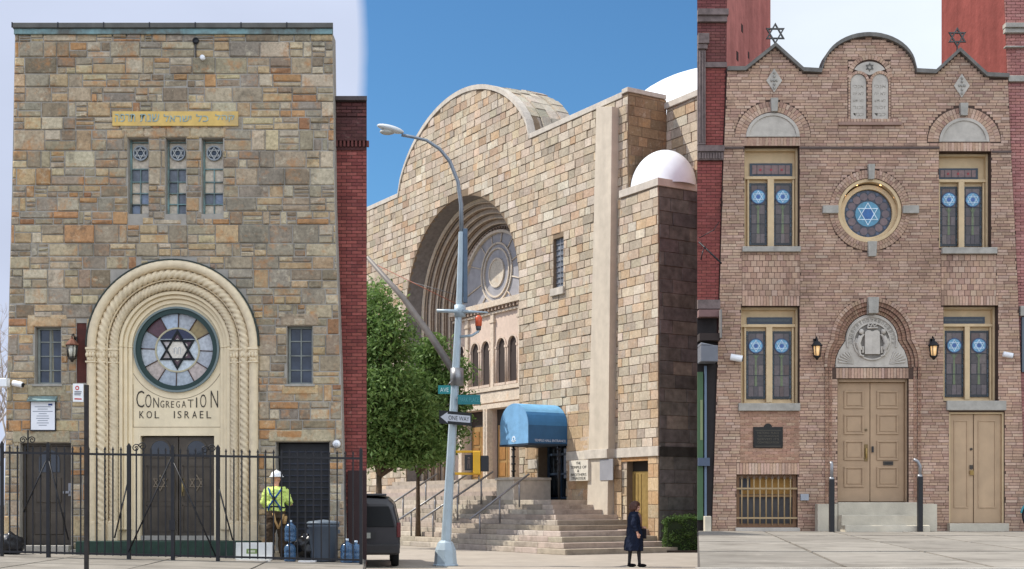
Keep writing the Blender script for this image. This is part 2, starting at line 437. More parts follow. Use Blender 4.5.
# frieze with hebrew lettering
f = MB(); f.box(lx(113), lx(238.5), LY-.055, LY+.02, lz(126.5), lz(112)); fr = obj('frieze', f, mat('yellow_plaster', lin(212, 178, 104), .8, var=.1, stain=(1.5, lin(170, 150, 116), .55, .7)), LB, .005)
t = MB()
for s_, a, bb in (('הפרת', 116, 136), ('תנש', 141, 160), ('לארשי', 164.5, 192), ('לכ', 197, 209), ('להק', 216, 235)):
    text(t, s_, lx(a), lx(bb), lz(122.5), 7.6/46, LY-.055, .012)
obj('lettering', t, mat('faded_blue_paint', lin(148, 168, 164), .7, var=.3, vscale=12), fr)
# small iron anchors near the roof
c = MB(); c.lathe([(.0, 0), (.07, 0), (.07, .03), (0, .04)], (0, 0, 0)); c.v = [Vector((lx(196.3)+v.x, LY-.03-v.z, lz(41.5)+v.y)) for v in c.v]
c.box(lx(195.8), lx(196.8), LY-.05, LY-.03, lz(58), lz(44)); obj('iron_anchor', c, 'iron', LB)
c = MB(); c.lathe([(.03, 0), (.055, 0), (.055, .1), (.02, .11)], (0, 0, 0)); c.v = [Vector((lx(203.5)+v.x, LY-.02-v.z, lz(59)+v.y)) for v in c.v]
obj('vent_pipe', c, 'white', LB)

glass_grey = lin(98, 104, 112); glass_pale = lin(196, 182, 160); glass_blue = lin(120, 132, 150)
def slit(a, bb, pat):
    x0, x1 = lx(a), lx(bb); z0, z1 = lz(214), lz(138); y = LY+.22
    fr = MB(); e = .035
    fr.box(x0, x0+e, y-.05, y+.05, z0, z1); fr.box(x1-e, x1, y-.05, y+.05, z0, z1)
    for zz in (z0, z1-.06, lz(167.5), lz(180.5), lz(192), lz(203)):
        fr.box(x0+e, x1-e, y-.04, y+.04, zz, zz+(.045 if zz in (z0,) else .022))
    fr.box((x0+x1)/2-.011, (x0+x1)/2+.011, y-.038, y+.035, z0+.04, lz(167.5))
    W = obj('window', fr, 'copper', LB)
    g = MB(); zs = [214, 203, 192, 180.5, 167.5]; xm = (x0+x1)/2
    for i in range(4):
        for j in range(2):
            col = pat[(3-i)*2+j]
            g.box((x0+e, xm)[j], (xm, x1-e)[j], y+R.uniform(.0, .012), y+.03, lz(zs[i]), lz(zs[i+1]), {'g': glass_grey, 'p': glass_pale, 'b': glass_blue}[col])
    g.box(x0+e, x1-e, y+.005, y+.03, lz(167.5), z1, glass_pale)
    obj('glass', g, 'stained', W)
    s = MB(); cz = lz(151); s.ring(xm, cz, 6.2/46, 7.6/46, y-.06, y, col=lin(150, 156, 160)); s.disc(xm, cz, 6.2/46, y-.03, y-.002, col=lin(70, 80, 92))
    star(s, xm, cz, 6.6/46, .017, y-.055, y-.032, lin(176, 178, 176)); obj('star_medallion', s, 'matte', W)
slit(128, 148.5, 'ggpppbbp'); slit(165.5, 186, 'gggppgpg'); slit(201.5, 223, 'ppppgbpp')
def sash(a, bb, c_, d, name='window'):
    x0, x1, z0, z1 = lx(a), lx(bb), lz(d), lz(c_); y = LY+.2; fr = MB(); e = .045
    fr.box(x0, x0+e, y-.05, y+.05, z0, z1); fr.box(x1-e, x1, y-.05, y+.05, z0, z1); fr.box(x0+e, x1-e, y-.05, y+.05, z0, z0+e); fr.box(x0+e, x1-e, y-.05, y+.05, z1-e, z1)
    for i in (1, 2, 3): fr.box(x0+e, x1-e, y-.03, y+.03, z0+(z1-z0)*i/4-.011, z0+(z1-z0)*i/4+.011)
    fr.box((x0+x1)/2-.012, (x0+x1)/2+.012, y-.035, y+.03, z0+e, z1-e)
    W = obj(name, fr, mat('grey_window_metal', lin(128, 132, 126), .6, var=.2), LB)
    g = MB(); g.box(x0+e, x1-e, y, y+.02, z0+e, z1-e); obj('glass', g, mat('dim_glass', lin(54, 62, 74), .12, var=.5, vscale=2.5), W)
    if a < 100:
        g = MB(); g.prism([(lx(46), z0+e), (lx(51), z0+e), (lx(50), z1-e), (lx(46.5), z1-e)], y-.004, y-.001, lin(140, 136, 120)); obj('curtain', g, 'cloth', W)
sash(35.5, 61, 327, 384); sash(287.5, 312.5, 326, 384)
for a, bb in ((33, 63), (285, 315)): c = MB(); c.box(lx(a), lx(bb), LY-.06, LY+.16, lz(386.5), lz(384.1)); obj('window_sill', c, 'greystone', LB, .005)
c = MB(); c.box(lx(76.5), lx(86.5), LY+.03, LY+.3, lz(383), lz(323)); obj('niche_panel', c, mat('rust_red_boards', lin(92, 46, 38), .8, var=.3, streak=.4), LB)
# side door
def darkdoor(a, bb, c_, d, y):
    x0, x1, z0, z1 = lx(a), lx(bb), lz(d), lz(c_)
    dr = MB(); dr.box(x0+.06, x1-.06, y, y+.06, z0, z1-.06); D = obj('door', dr, 'bronze', LB, .005)
    f = MB(); f.box(x0, x0+.055, y-.06, y+.08, z0, z1); f.box(x1-.055, x1, y-.06, y+.08, z0, z1); f.box(x0+.056, x1-.056, y-.06, y+.08, z1-.055, z1); obj('frame', f, 'bronze', D)
    return D
D = darkdoor(20, 71, 443, 545, LY+.22)
g = MB(); g.prism(arcpts(lx(46), lz(460), 10.5/46, 0, PI, 12)+[(lx(35.5), lz(472)), (lx(56.5), lz(472))], LY+.2, LY+.235); obj('pane', g, 'glass', D)
p = MB()
for a, bb, c_, d in ((33, 58, 477, 503), (31, 60, 512, 535)):
    p.box(lx(a), lx(bb), LY+.2, LY+.235, lz(d), lz(c_))
obj('panel', p, 'bronze', D, .02)
p = MB(); p.box(lx(65.5), lx(68.8), LY+.17, LY+.2, lz(496), lz(483)); p.box(lx(60.5), lx(67), LY+.14, LY+.17, lz(493.5), lz(491)); obj('handle', p, 'steel', D, .005)
c = MB(); c.box(lx(17), lx(74), LY-.35, LY+.3, LG-.1, lz(545)); obj('threshold', c, 'greystone', LB, .01)
# right hand service opening, dark shutter
c = MB(); c.box(lx(277), lx(328.5), LY+.3, LY+.36, base_z, lz(443)); D = obj('shutter_door', c, mat('black_shutter', lin(26, 27, 30), .5, var=.3, streak=.3), LB)
c = MB()
for k in range(16): c.box(lx(279), lx(327), LY+.27, LY+.3, lz(452+k*6), lz(450.6+k*6))
obj('slat', c, mat('blue_black_slats', lin(38, 42, 54), .5, var=.3), D)

# ---- portal
cxp, czp = lx(173.3), lz(346)
pb = MB()   # flat back panel with round window hole and door hole
RY = LY+.30
panel = [(lx(117), base_z), (lx(117), czp)]+arcpts(cxp, czp, 56.3/46, PI, 0, 40)[1:-1]+[(lx(229.6), czp), (lx(229.6), base_z), (lx(211), base_z), (lx(211), lz(435)), (lx(136.5), lz(435)), (lx(136.5), base_z)]
rw = arcpts(cxp, lz(348), 42.6/46, 0, 2*PI, 56)[:-1]
pb.wall(panel, [rw], RY, RY+.3); PB = obj('portal_panel', pb, 'cream', LB)
lt = MB()   # thin incised border lines & lettering (dark)
dk = lin(58, 52, 46)
for (a, bb, c_, d) in ((129, 218.2, 426, 426.6), (129, 129.5, 383, 426.6), (217.7, 218.2, 383, 426.6)):
    lt.box(lx(a), lx(bb), RY-.004, RY-.001, lz(d), lz(c_), lin(150, 130, 100))
lt.ring(cxp, lz(348), 49.8/46, 50.3/46, RY-.004, RY-.001, a0=PI*1.16, a1=PI*1.84, col=lin(120, 104, 84))
base = lz(406.5)
for ch, a, bb, h in (('C', 132.5, 140.3, 17), ('O', 141.5, 147.6, 13.3), ('N', 149.6, 155.2, 10), ('G', 156.8, 160.6, 7), ('R', 162.4, 166, 6.6), ('E', 167.6, 170.6, 6.4),
                     ('G', 172.6, 176.4, 6.4), ('A', 178.4, 182.6, 6.8), ('T', 184.4, 190.2, 8), ('I', 192.8, 193.9, 10.2), ('O', 197, 203, 13.3), ('N', 207.6, 215, 17)):
    text(lt, ch, lx(a), lx(bb), base, h/46, RY-.001, .01, dk, .012)
base = lz(417.3)
for ch, a, bb in (('K', 135.6, 140.2), ('O', 142.8, 148.2), ('L', 151, 155.4), ('I', 170.4, 171.3), ('S', 174.2, 178), ('R', 181.2, 185.8), ('A', 189, 193.6), ('E', 196.6, 200.2), ('L', 203.4, 208)):
    text(lt, ch, lx(a), lx(bb), base, 7.2/46, RY-.001, .01, dk, .006)
obj('lettering', lt, 'matte', PB)
# stepped mouldings around the panel
def archpath(r, zb, n=40, side=None):
    p = [(cxp-r, zb+(czp-zb)*i/60) for i in range(60)]+arcpts(cxp, czp, r, PI, 0, 70)+[(cxp+r, czp-(czp-zb)*(i+1)/60) for i in range(60)]
    return p
def band(mb, r0, r1, y0, y1, zb, col=None):
    mb.ring(cxp, czp, r0, r1, y0, y1, 0, PI, 56, col)
    for sg in (-1, 1): mb.box(cxp+sg*r0, cxp+sg*r1, y0, y1, zb, czp, col)
zpl = lz(530)
mo = MB(); q = 1/46
band(mo, 44.4*q, 48.6*q, LY+.25, RY-.001, zpl); band(mo, 48.8*q, 52.4*q, LY+.18, RY+.1, zpl); band(mo, 52.6*q, 55.9*q, LY+.10, RY+.1, zpl)
mo2 = MB(); band(mo2, 56.5*q, 65.3*q, LY+.22, RY+.3, base_z); band(mo2, 65.8*q, 67*q, LY+.0, RY+.3, base_z); band(mo2, 67.5*q, 76.2*q, LY+.13, RY+.3, base_z); band(mo2, 76.3*q, 85.2*q, LY-.06, LY+.4, base_z)
obj('portal_moulding', mo, 'cream', LB, .012); obj('portal_reveal', mo2, 'creamd', LB)
def ropeobj(r, rad, y, strands, pitch, amp, name):
    m_ = MB(); pts = archpath(r*q, zpl, 40)
    fine = []
    for i in range(len(pts)-1):
        for k in range(2): fine.append((pts[i][0]+(pts[i+1][0]-pts[i][0])*k/2, y, pts[i][1]+(pts[i+1][1]-pts[i][1])*k/2))
    fine.append((pts[-1][0], y, pts[-1][1]))
    m_.rope(fine, rad*q, strands, pitch, 24, amp); return obj(name, m_, 'creamd', LB)
ropeobj(71.8, 4.1, LY+.0, 3, .42, .66, 'rope_moulding'); ropeobj(60.8, 3.9, LY+.09, 4, .38, .62, 'rope_moulding'); ropeobj(80.8, 4.4, LY-.06, 8, 1.2, .14, 'roll_moulding')
for sg in (-1, 1):     # capitals and bases
    for r, wd, y in ((80.8, 4.9, LY-.09), (71.8, 4.9, LY-.0), (60.8, 4.9, LY+.08)):
        x = cxp+sg*r*q; cp = MB()
        cp.box(x-wd*q, x+wd*q, y-.09, y+.12, lz(350.3), lz(348)); cp.box(x-(wd-.6)*q, x+(wd-.6)*q, y-.07, y+.12, lz(353), lz(350.4))
        for k in (-1, 0, 1):
            cp.ell((x+k*3*q, y-.075, lz(355.5)), (1.7*q, .04, 2.7*q)); cp.ell((x+(k*2)*q, y-.05, lz(359.5)), (1.5*q, .04, 2.4*q))
        cp.box(x-3.6*q, x+3.6*q, y-.03, y+.12, lz(361.5), lz(353.1)); cp.box(x-wd*q, x+wd*q, y-.085, y+.1, lz(363.2), lz(361.6)); obj('capital', cp, 'creamd', LB, .008)
        cp = MB(); cp.box(x-wd*q, x+wd*q, y-.08, y+.12, lz(524), lz(521)); cp.box(x-(wd+.2)*q, x+(wd+.2)*q, y-.1, y+.12, lz(545), lz(524.1)); obj('column_base', cp, 'creamd', LB, .008)
h = MB(); h.ring(cxp, czp, 85.3*q, 86.5*q, LY-.11, LY+.05, 0, PI, 60); obj('hood_flashing', h, mat('dark_green_metal', lin(52, 60, 54), .7, var=.3), LB)
# round window
gcx, gcz = cxp, lz(348)
W = MB(); W.ring(gcx, gcz, 41.2*q, 43.3*q, RY-.06, RY+.1, n=64, col=lin(110, 122, 120)); W.ring(gcx, gcz, 36.6*q, 41.2*q, RY-.03, RY+.12, n=64, col=lin(26, 52, 48)); W = obj('rose_window', W, 'paint', LB)
segcols = [lin(150, 166, 186), lin(150, 170, 190), lin(148, 128, 84), lin(168, 184, 200), lin(172, 186, 200), lin(92, 58, 62), lin(148, 164, 184), lin(172, 176, 180), lin(186, 172, 160), lin(150, 170, 190), lin(160, 182, 204), lin(190, 176, 166)]
angs = [75+8, 45, 15][0:0]
g = MB(); rr0, rr1 = 22.6*q, 36.6*q; yg = RY+.06
ac = [15, 45, 75, 105, 135, 165, 195, 225, 255, 285, 315, 345]
cc = {15: lin(172, 176, 180), 45: lin(136, 118, 78), 75: lin(158, 162, 166), 105: lin(160, 172, 186), 135: lin(82, 52, 58), 165: lin(146, 152, 160), 195: lin(172, 176, 180), 225: lin(176, 162, 152),
      255: lin(156, 164, 172), 285: lin(160, 168, 174), 315: lin(178, 164, 156), 345: lin(162, 166, 172)}
for a in ac: g.ring(gcx, gcz, rr0, rr1, yg+R.uniform(-.004, .004), yg+.02, math.radians(a-15-2), math.radians(a+15-2), 8, cc[a])
g.disc(gcx, gcz, 21.2*q, yg+.001, yg+.02, col=lin(186, 194, 198))
g.prism(arcpts(gcx, gcz, 21*q, math.radians(32), math.radians(148), 16), yg-.003, yg, lin(34, 40, 66))
for i in range(6):
    a = PI/2+i*PI/3; tip = (gcx+20*q*math.cos(a), gcz+20*q*math.sin(a)); r_ = 11.5*q
    tri_ = [tip, (gcx+r_*math.cos(a-PI/6), gcz+r_*math.sin(a-PI/6)), (gcx+r_*math.cos(a+PI/6), gcz+r_*math.sin(a+PI/6))]
    g.prism(tri_, yg-.006, yg-.002, (lin(72, 48, 56), lin(170, 162, 160), lin(160, 150, 146), lin(84, 60, 62), lin(78, 52, 60), lin(74, 50, 58))[i])
g.prism([(gcx+11.5*q*math.cos(PI/6+i*PI/3), gcz+11.5*q*math.sin(PI/6+i*PI/3)) for i in range(6)], yg-.008, yg-.002, lin(206, 198, 184))
obj('stained_glass', g, 'stained', W)
g = MB()
for a in ac:
    a_ = math.radians(a-17); p0 = (gcx+rr0*math.cos(a_), yg-.012, gcz+rr0*math.sin(a_)); p1 = (gcx+rr1*math.cos(a_), yg-.012, gcz+rr1*math.sin(a_)); g.tube([p0, p1], .012, 6, lin(84, 66, 60))
g.ring(gcx, gcz, 21.2*q, 22.8*q, yg-.02, yg+.01, n=48, col=lin(176, 168, 140)); star(g, gcx, gcz, 20.6*q, .042, yg-.028, yg-.01, lin(26, 30, 32))
obj('leading', g, 'matte', W)
t = MB()
for k in (-1, 1): t.ring(gcx+k*1.9*q, gcz+1*q, 1.1*q, 1.5*q, yg-.012, yg-.009, 0, PI, 10, lin(140, 150, 160)); t.box(gcx+k*1.9*q-1.5*q, gcx+k*1.9*q-1.1*q, yg-.012, yg-.009, gcz-4*q, gcz+1*q, lin(140, 150, 160)); t.box(gcx+k*1.9*q+1.1*q, gcx+k*1.9*q+1.5*q, yg-.012, yg-.009, gcz-4*q, gcz+1*q, lin(140, 150, 160))
obj('emblem', t, 'matte', W)
# main doors
for k, (a, bb) in enumerate(((137.4, 173.2), (174, 210.4))):
    x0, x1 = lx(a), lx(bb); y = RY+.12; d_ = MB(); d_.box(x0, x1, y, y+.06, lz(536), lz(436)); D = obj('door', d_, 'bronze', LB, .006)
    xm = (x0+x1)/2; g = MB(); g.prism(arcpts(xm, lz(449.5), 9.6*q, PI*1.0, 0, 14, 1)[::1]+[(xm+9.6*q, lz(455.5)), (xm-9.6*q, lz(455.5))], y-.02, y+.005); obj('pane', g, 'glass', D)
    p = MB(); p.ring(xm, lz(449.5), 9.7*q, 11.2*q, y-.03, y, 0, PI, 20); p.box(xm-11.2*q, xm+11.2*q, y-.03, y, lz(457), lz(455.6))
    for (c_, d2) in ((465, 500), (505, 531)):
        for (e0, e1, f0, f1) in ((x0+.08, x1-.08, lz(c_+1), lz(c_)), (x0+.08, x1-.08, lz(d2+1), lz(d2)), (x0+.08, x0+.105, lz(d2), lz(c_)), (x1-.105, x1-.08, lz(d2), lz(c_))): p.box(e0, e1, y-.02, y, f0, f1)
    obj('moulding', p, 'bronze', D)
    s_ = MB(); star(s_, xm, lz(482.5), 8.6*q, .02, y-.03, y-.002, lin(120, 108, 92)); obj('star_relief', s_, 'matte', D)
    hh = MB(); xx = (x1-.09, x0+.09)[k]; hh.tube([(xx, y-.05, lz(492)), (xx, y-.05, lz(480))], .014, 8, lin(170, 150, 100)); hh.box(xx-.03, xx+.03, y-.02, y, lz(496), lz(478), lin(120, 104, 72)); obj('handle', hh, 'paint', D)
t = MB(); t.box(lx(136.5), lx(211), RY+.02, RY+.3, LG-.05, lz(536)); obj('sill', t, 'greystone', LB)
# green base step
t = MB(); t.box(lx(84), lx(262), LY-.55, LY+.25, LG-.1, lz(540.5)); obj('green_step', t, mat('green_step_paint', lin(34, 58, 48), .7, var=.25, stain=(2, lin(120, 120, 108), .62, .7)), LB, .01)
t = MB(); t.box(lx(3), lx(84)-.005, LY-.3, LY-.04, LG-.1, lz(549)); obj('kerb_step', t, 'greystone', LB)

# red brick neighbour
pal_red = [(4, lin(138, 76, 70)), (3, lin(150, 86, 78)), (2, lin(124, 66, 62)), (1, lin(112, 62, 58))]
pal_dred = [(3, lin(92, 58, 56)), (2, lin(80, 52, 50)), (1, lin(104, 64, 60))]
NB = thing('red_brick_building', 'narrow strip of red brick building with dark corbelled cornice beside the tall stone building', 'building', (lx(355), LY+1.8, LG))
ny = LY+.34
x1n = lx(365)
b = MB(); b.box(lx(334), x1n, ny, ny+3, base_z, lz(95)); skewed(b, -.16, ny); obj('wall', b, 'mortar_red', NB)
b = MB(); courses(b, [rect(lx(334), x1n, base_z, lz(146))], ny, pal_red, .075, .23, .012); obj('brickwork', b, 'brick', NB)
b = MB(); courses(b, [rect(lx(334), x1n, lz(137), lz(114))], ny-.06, pal_dred, .075, .23, .012); b.box(lx(334), x1n, ny-.06, ny, lz(137), lz(114), lin(70, 46, 46))
for k in range(9): b.box(lx(334)+k*.085, lx(334)+k*.085+.045, ny-.07, ny, lz(143), lz(137), lin(104, 62, 58))
b.box(lx(334), x1n, ny-.03, ny, lz(146), lz(143.1), lin(80, 50, 48)); obj('corbelling', b, 'brick', NB)
b = MB(); b.box(lx(333.5), x1n+.02, ny-.14, ny+3, lz(97), lz(93)); skewed(b, -.16, ny-.1); obj('cornice', b, mat('dark_cornice', lin(74, 66, 66), .8, var=.2), NB)
b = MB(); courses(b, [rect(lx(334), x1n, lz(112), lz(97))], ny-.02, pal_dred, .075, .23, .012); obj('parapet', b, 'brick', NB)
# dark pilaster / shopfront edge at foot
b = MB(); b.box(lx(346), x1n, ny-.05, ny-.02, LG-.1, lz(470), lin(52, 36, 36)); obj('shopfront_board', b, 'matte', NB)

# ---- fittings of the left building (things of their own)
def lantern(name, label, cx, cz, y, s, topc, bodyc, group=None, lit=False):
    T = thing(name, label, 'lantern', (cx, y, cz), group)
    b = MB(); b.tube([(cx, y-.02, cz+.24*s), (cx, y-.12*s, cz+.34*s), (cx, y-.2*s, cz+.3*s), (cx, y-.2*s, cz+.22*s)], .014*s, 6, bodyc); b.box(cx-.04*s, cx+.04*s, y-.03, y, cz+.1*s, cz+.3*s, bodyc); obj('bracket', b, 'paint', T)
    r = MB(); r.lathe([(.02*s, .28*s), (.03*s, .23*s), (.07*s, .2*s), (.13*s, .13*s), (.135*s, .11*s)], (cx, y-.2*s, cz), 8, topc, False); obj('cap', r, 'matte', T)
    k = MB()
    for i in range(6):
        a = i*PI/3; k.tube([(cx+.11*s*math.cos(a), y-.2*s+.11*s*math.sin(a), cz+.11*s), (cx+.08*s*math.cos(a), y-.2*s+.08*s*math.sin(a), cz-.14*s)], .01*s, 5, bodyc)
    k.lathe([(.02*s, -.22*s), (.04*s, -.18*s), (.09*s, -.15*s), (.09*s, -.13*s)], (cx, y-.2*s, cz), 8, bodyc); obj('cage', k, 'paint', T)
    g = MB(); g.lathe([(.03*s, -.12*s), (.06*s, -.1*s), (.08*s, .1*s), (.02*s, .1*s)], (cx, y-.2*s, cz), 8, lin(200, 196, 180)); obj('glass', g, M['lampglow'] if lit else 'stained', T)
    return T
M['lampglow'] = mat('lit_lamp_glass', lin(230, 190, 140), .3, emit=(1, .6, .25), estr=.45)
lantern('wall_lantern', 'rusty copper-topped wall lantern hanging left of the cream portal', lx(75.5), lz(352), LY, 1.1, lin(112, 72, 54), lin(48, 44, 40))
def wallcam(label, cx, cz, y, dx, box=False, s=1, group=None):
    T = thing('security_camera', label, 'camera', (cx, y, cz), group)
    b = MB(); b.tube([(cx, y, cz), (cx, y-.12, cz)], .03*s, 8); obj('bracket', b, 'white', T)
    b = MB()
    if box: b.box(cx-.12, cx+.12, y-.34, y-.12, cz-.09, cz+.1); obj('housing', b, 'white', T, .02)
    else:
        b.tube([(cx-dx*.11*s, y-.16, cz+.03), (cx+dx*.11*s, y-.2, cz-.02)], .065*s, 12); obj('housing', b, 'white', T, .01)
        l = MB(); l.tube([(cx+dx*.11*s, y-.2, cz-.02), (cx+dx*.125*s, y-.203, cz-.024)], .05*s, 12, lin(20, 20, 22)); obj('lens', l, 'paint', T)
    return T
wallcam('boxy white camera housing on the left edge of the stone building', lx(7), lz(384), LY, 1, True)
wallcam('white bullet camera beside the boxy camera on the stone wall', lx(21), lz(385), LY, 1)
T = thing('dome_camera', 'white dome camera above the black service doorway', 'camera', (lx(337), LY, lz(444)))
b = MB(); b.lathe([(.02, 0), (.085, .0), (.085, .06), (.06, .09), (0, .1)], (0, 0, 0), 16); b.v = [Vector((lx(337)+v.x, LY-.03-v.z, lz(444)+v.y)) for v in b.v]; obj('mount', b, 'white', T)
b = MB(); b.ell((lx(337), LY-.1, lz(445)), (.055, .055, .055), col=lin(180, 182, 186)); obj('dome', b, 'paint', T)
# notice board
T = thing('notice_board', 'white paper notice board under a small green metal hood', 'notice board', (lx(44), LY, lz(430)))
b = MB(); b.box(lx(31.5), lx(56.8), LY-.07, LY-.02, lz(431), lz(401.5)); obj('frame', b, 'iron', T)
b = MB(); b.box(lx(32.3), lx(56), LY-.078, LY-.071, lz(430), lz(402)); P = obj('sheet', b, mat('paper', (.78, .78, .8), .8, var=.03), T)
b = MB()
for k in range(9):
    wd = (16, 10, 20, 8, 12, 13, 10, 12, 8)[k]; b.box(lx(44-wd/2), lx(44+wd/2), LY-.081, LY-.0795, lz(407+k*2.3)-.008, lz(407+k*2.3)+.006, lin(130, 134, 146))
b.box(lx(49.5), lx(53.6), LY-.081, LY-.0795, lz(405.8), lz(404), lin(60, 76, 130)); obj('lettering', b, 'matte', P)
b = MB(); b.prism([(0, 0), (.1, .0), (.1, .02), (.0, .12)], 0, 1); b.v = [Vector((lx(30)+v.y*(lx(58)-lx(30)), LY-.03-v.x*1.6, lz(401.8)+v.z)) for v in b.v]; obj('hood', b, 'copper', T)
# ================================================================== people
def tube_to(mb, pts, rr, n=14, col=None): mb.tube(pts, rr, n, col)
def hand(mb, w, d, up, s, col, curl=.6, side=1):
    """palm plus five fingers: w wrist, d direction of the hand, up = back of the hand"""
    w = Vector(w); d = Vector(d).normalized(); up = Vector(up); up = (up-d*up.dot(d)).normalized(); sd = d.cross(up)*side
    mb.tube([w-d*.02*s, w+d*.02*s, w+d*.085*s], [.026*s, .034*s, .036*s], 10, col)
    for k, ln in enumerate((.065, .075, .072, .056)):
        b0 = w+d*.08*s+sd*(k-1.5)*.019*s; a1 = curl*.5
        d1 = (d*math.cos(a1)-up*math.sin(a1)); d2 = (d*math.cos(curl*1.6)-up*math.sin(curl*1.6))
        mb.tube([b0-d*.02*s, b0+d1*ln*.5*s, b0+(d1*.5+d2*.5)*ln*s], [.010*s, .0095*s, .0075*s], 8, col)
    t0 = w+d*.03*s-sd*.028*s; mb.tube([t0, t0+(d*.6-sd*.8).normalized()*.035*s, t0+(d*.9-sd*.45-up*.3).normalized()*.07*s], [.013*s, .011*s, .009*s], 8, col)
def headmesh(mb, c, yaw, pitch, s, col, lipcol, eyecol):
    """head with brow, nose, mouth, chin, ears; faces -y before yaw"""
    T0 = Matrix.Translation(c) @ Matrix.Rotation(yaw, 4, 'Z') @ Matrix.Rotation(pitch, 4, 'X')
    h = MB(); h.ell((0, .012, .035), (.076, .096, .098), 24, 16, col); h.ell((0, -.02, -.045), (.056, .066, .07), 20, 12, col)
    h.ell((0, -.055, -.09), (.026, .026, .02), 12, 8, col); h.tube([(0, -.082, .03), (0, -.105, -.012), (0, -.09, -.022)], [.009, .014, .012], 8, col)
    for k in (-1, 1):
        h.ell((k*.078, .012, -.002), (.012, .024, .032), 10, 8, col); h.ell((k*.031, -.072, .016), (.012, .014, .009), 10, 6, eyecol)
        h.ell((k*.03, -.08, .034), (.02, .012, .008), 10, 6, col)
    h.ell((0, -.084, -.05), (.023, .010, .009), 10, 6, lipcol)
    for v, in zip(h.v): pass
    off = len(mb.v)
    mb.v += [T0 @ (v*s) for v in h.v]; mb.f += [tuple(i+off for i in f) for f in h.f]; mb.c += h.c; mb.sm += h.sm
    return T0
skin = lin(196, 142, 118)
M['body'] = mat('skin_and_body', attr=True, rough=.65, var=.05)

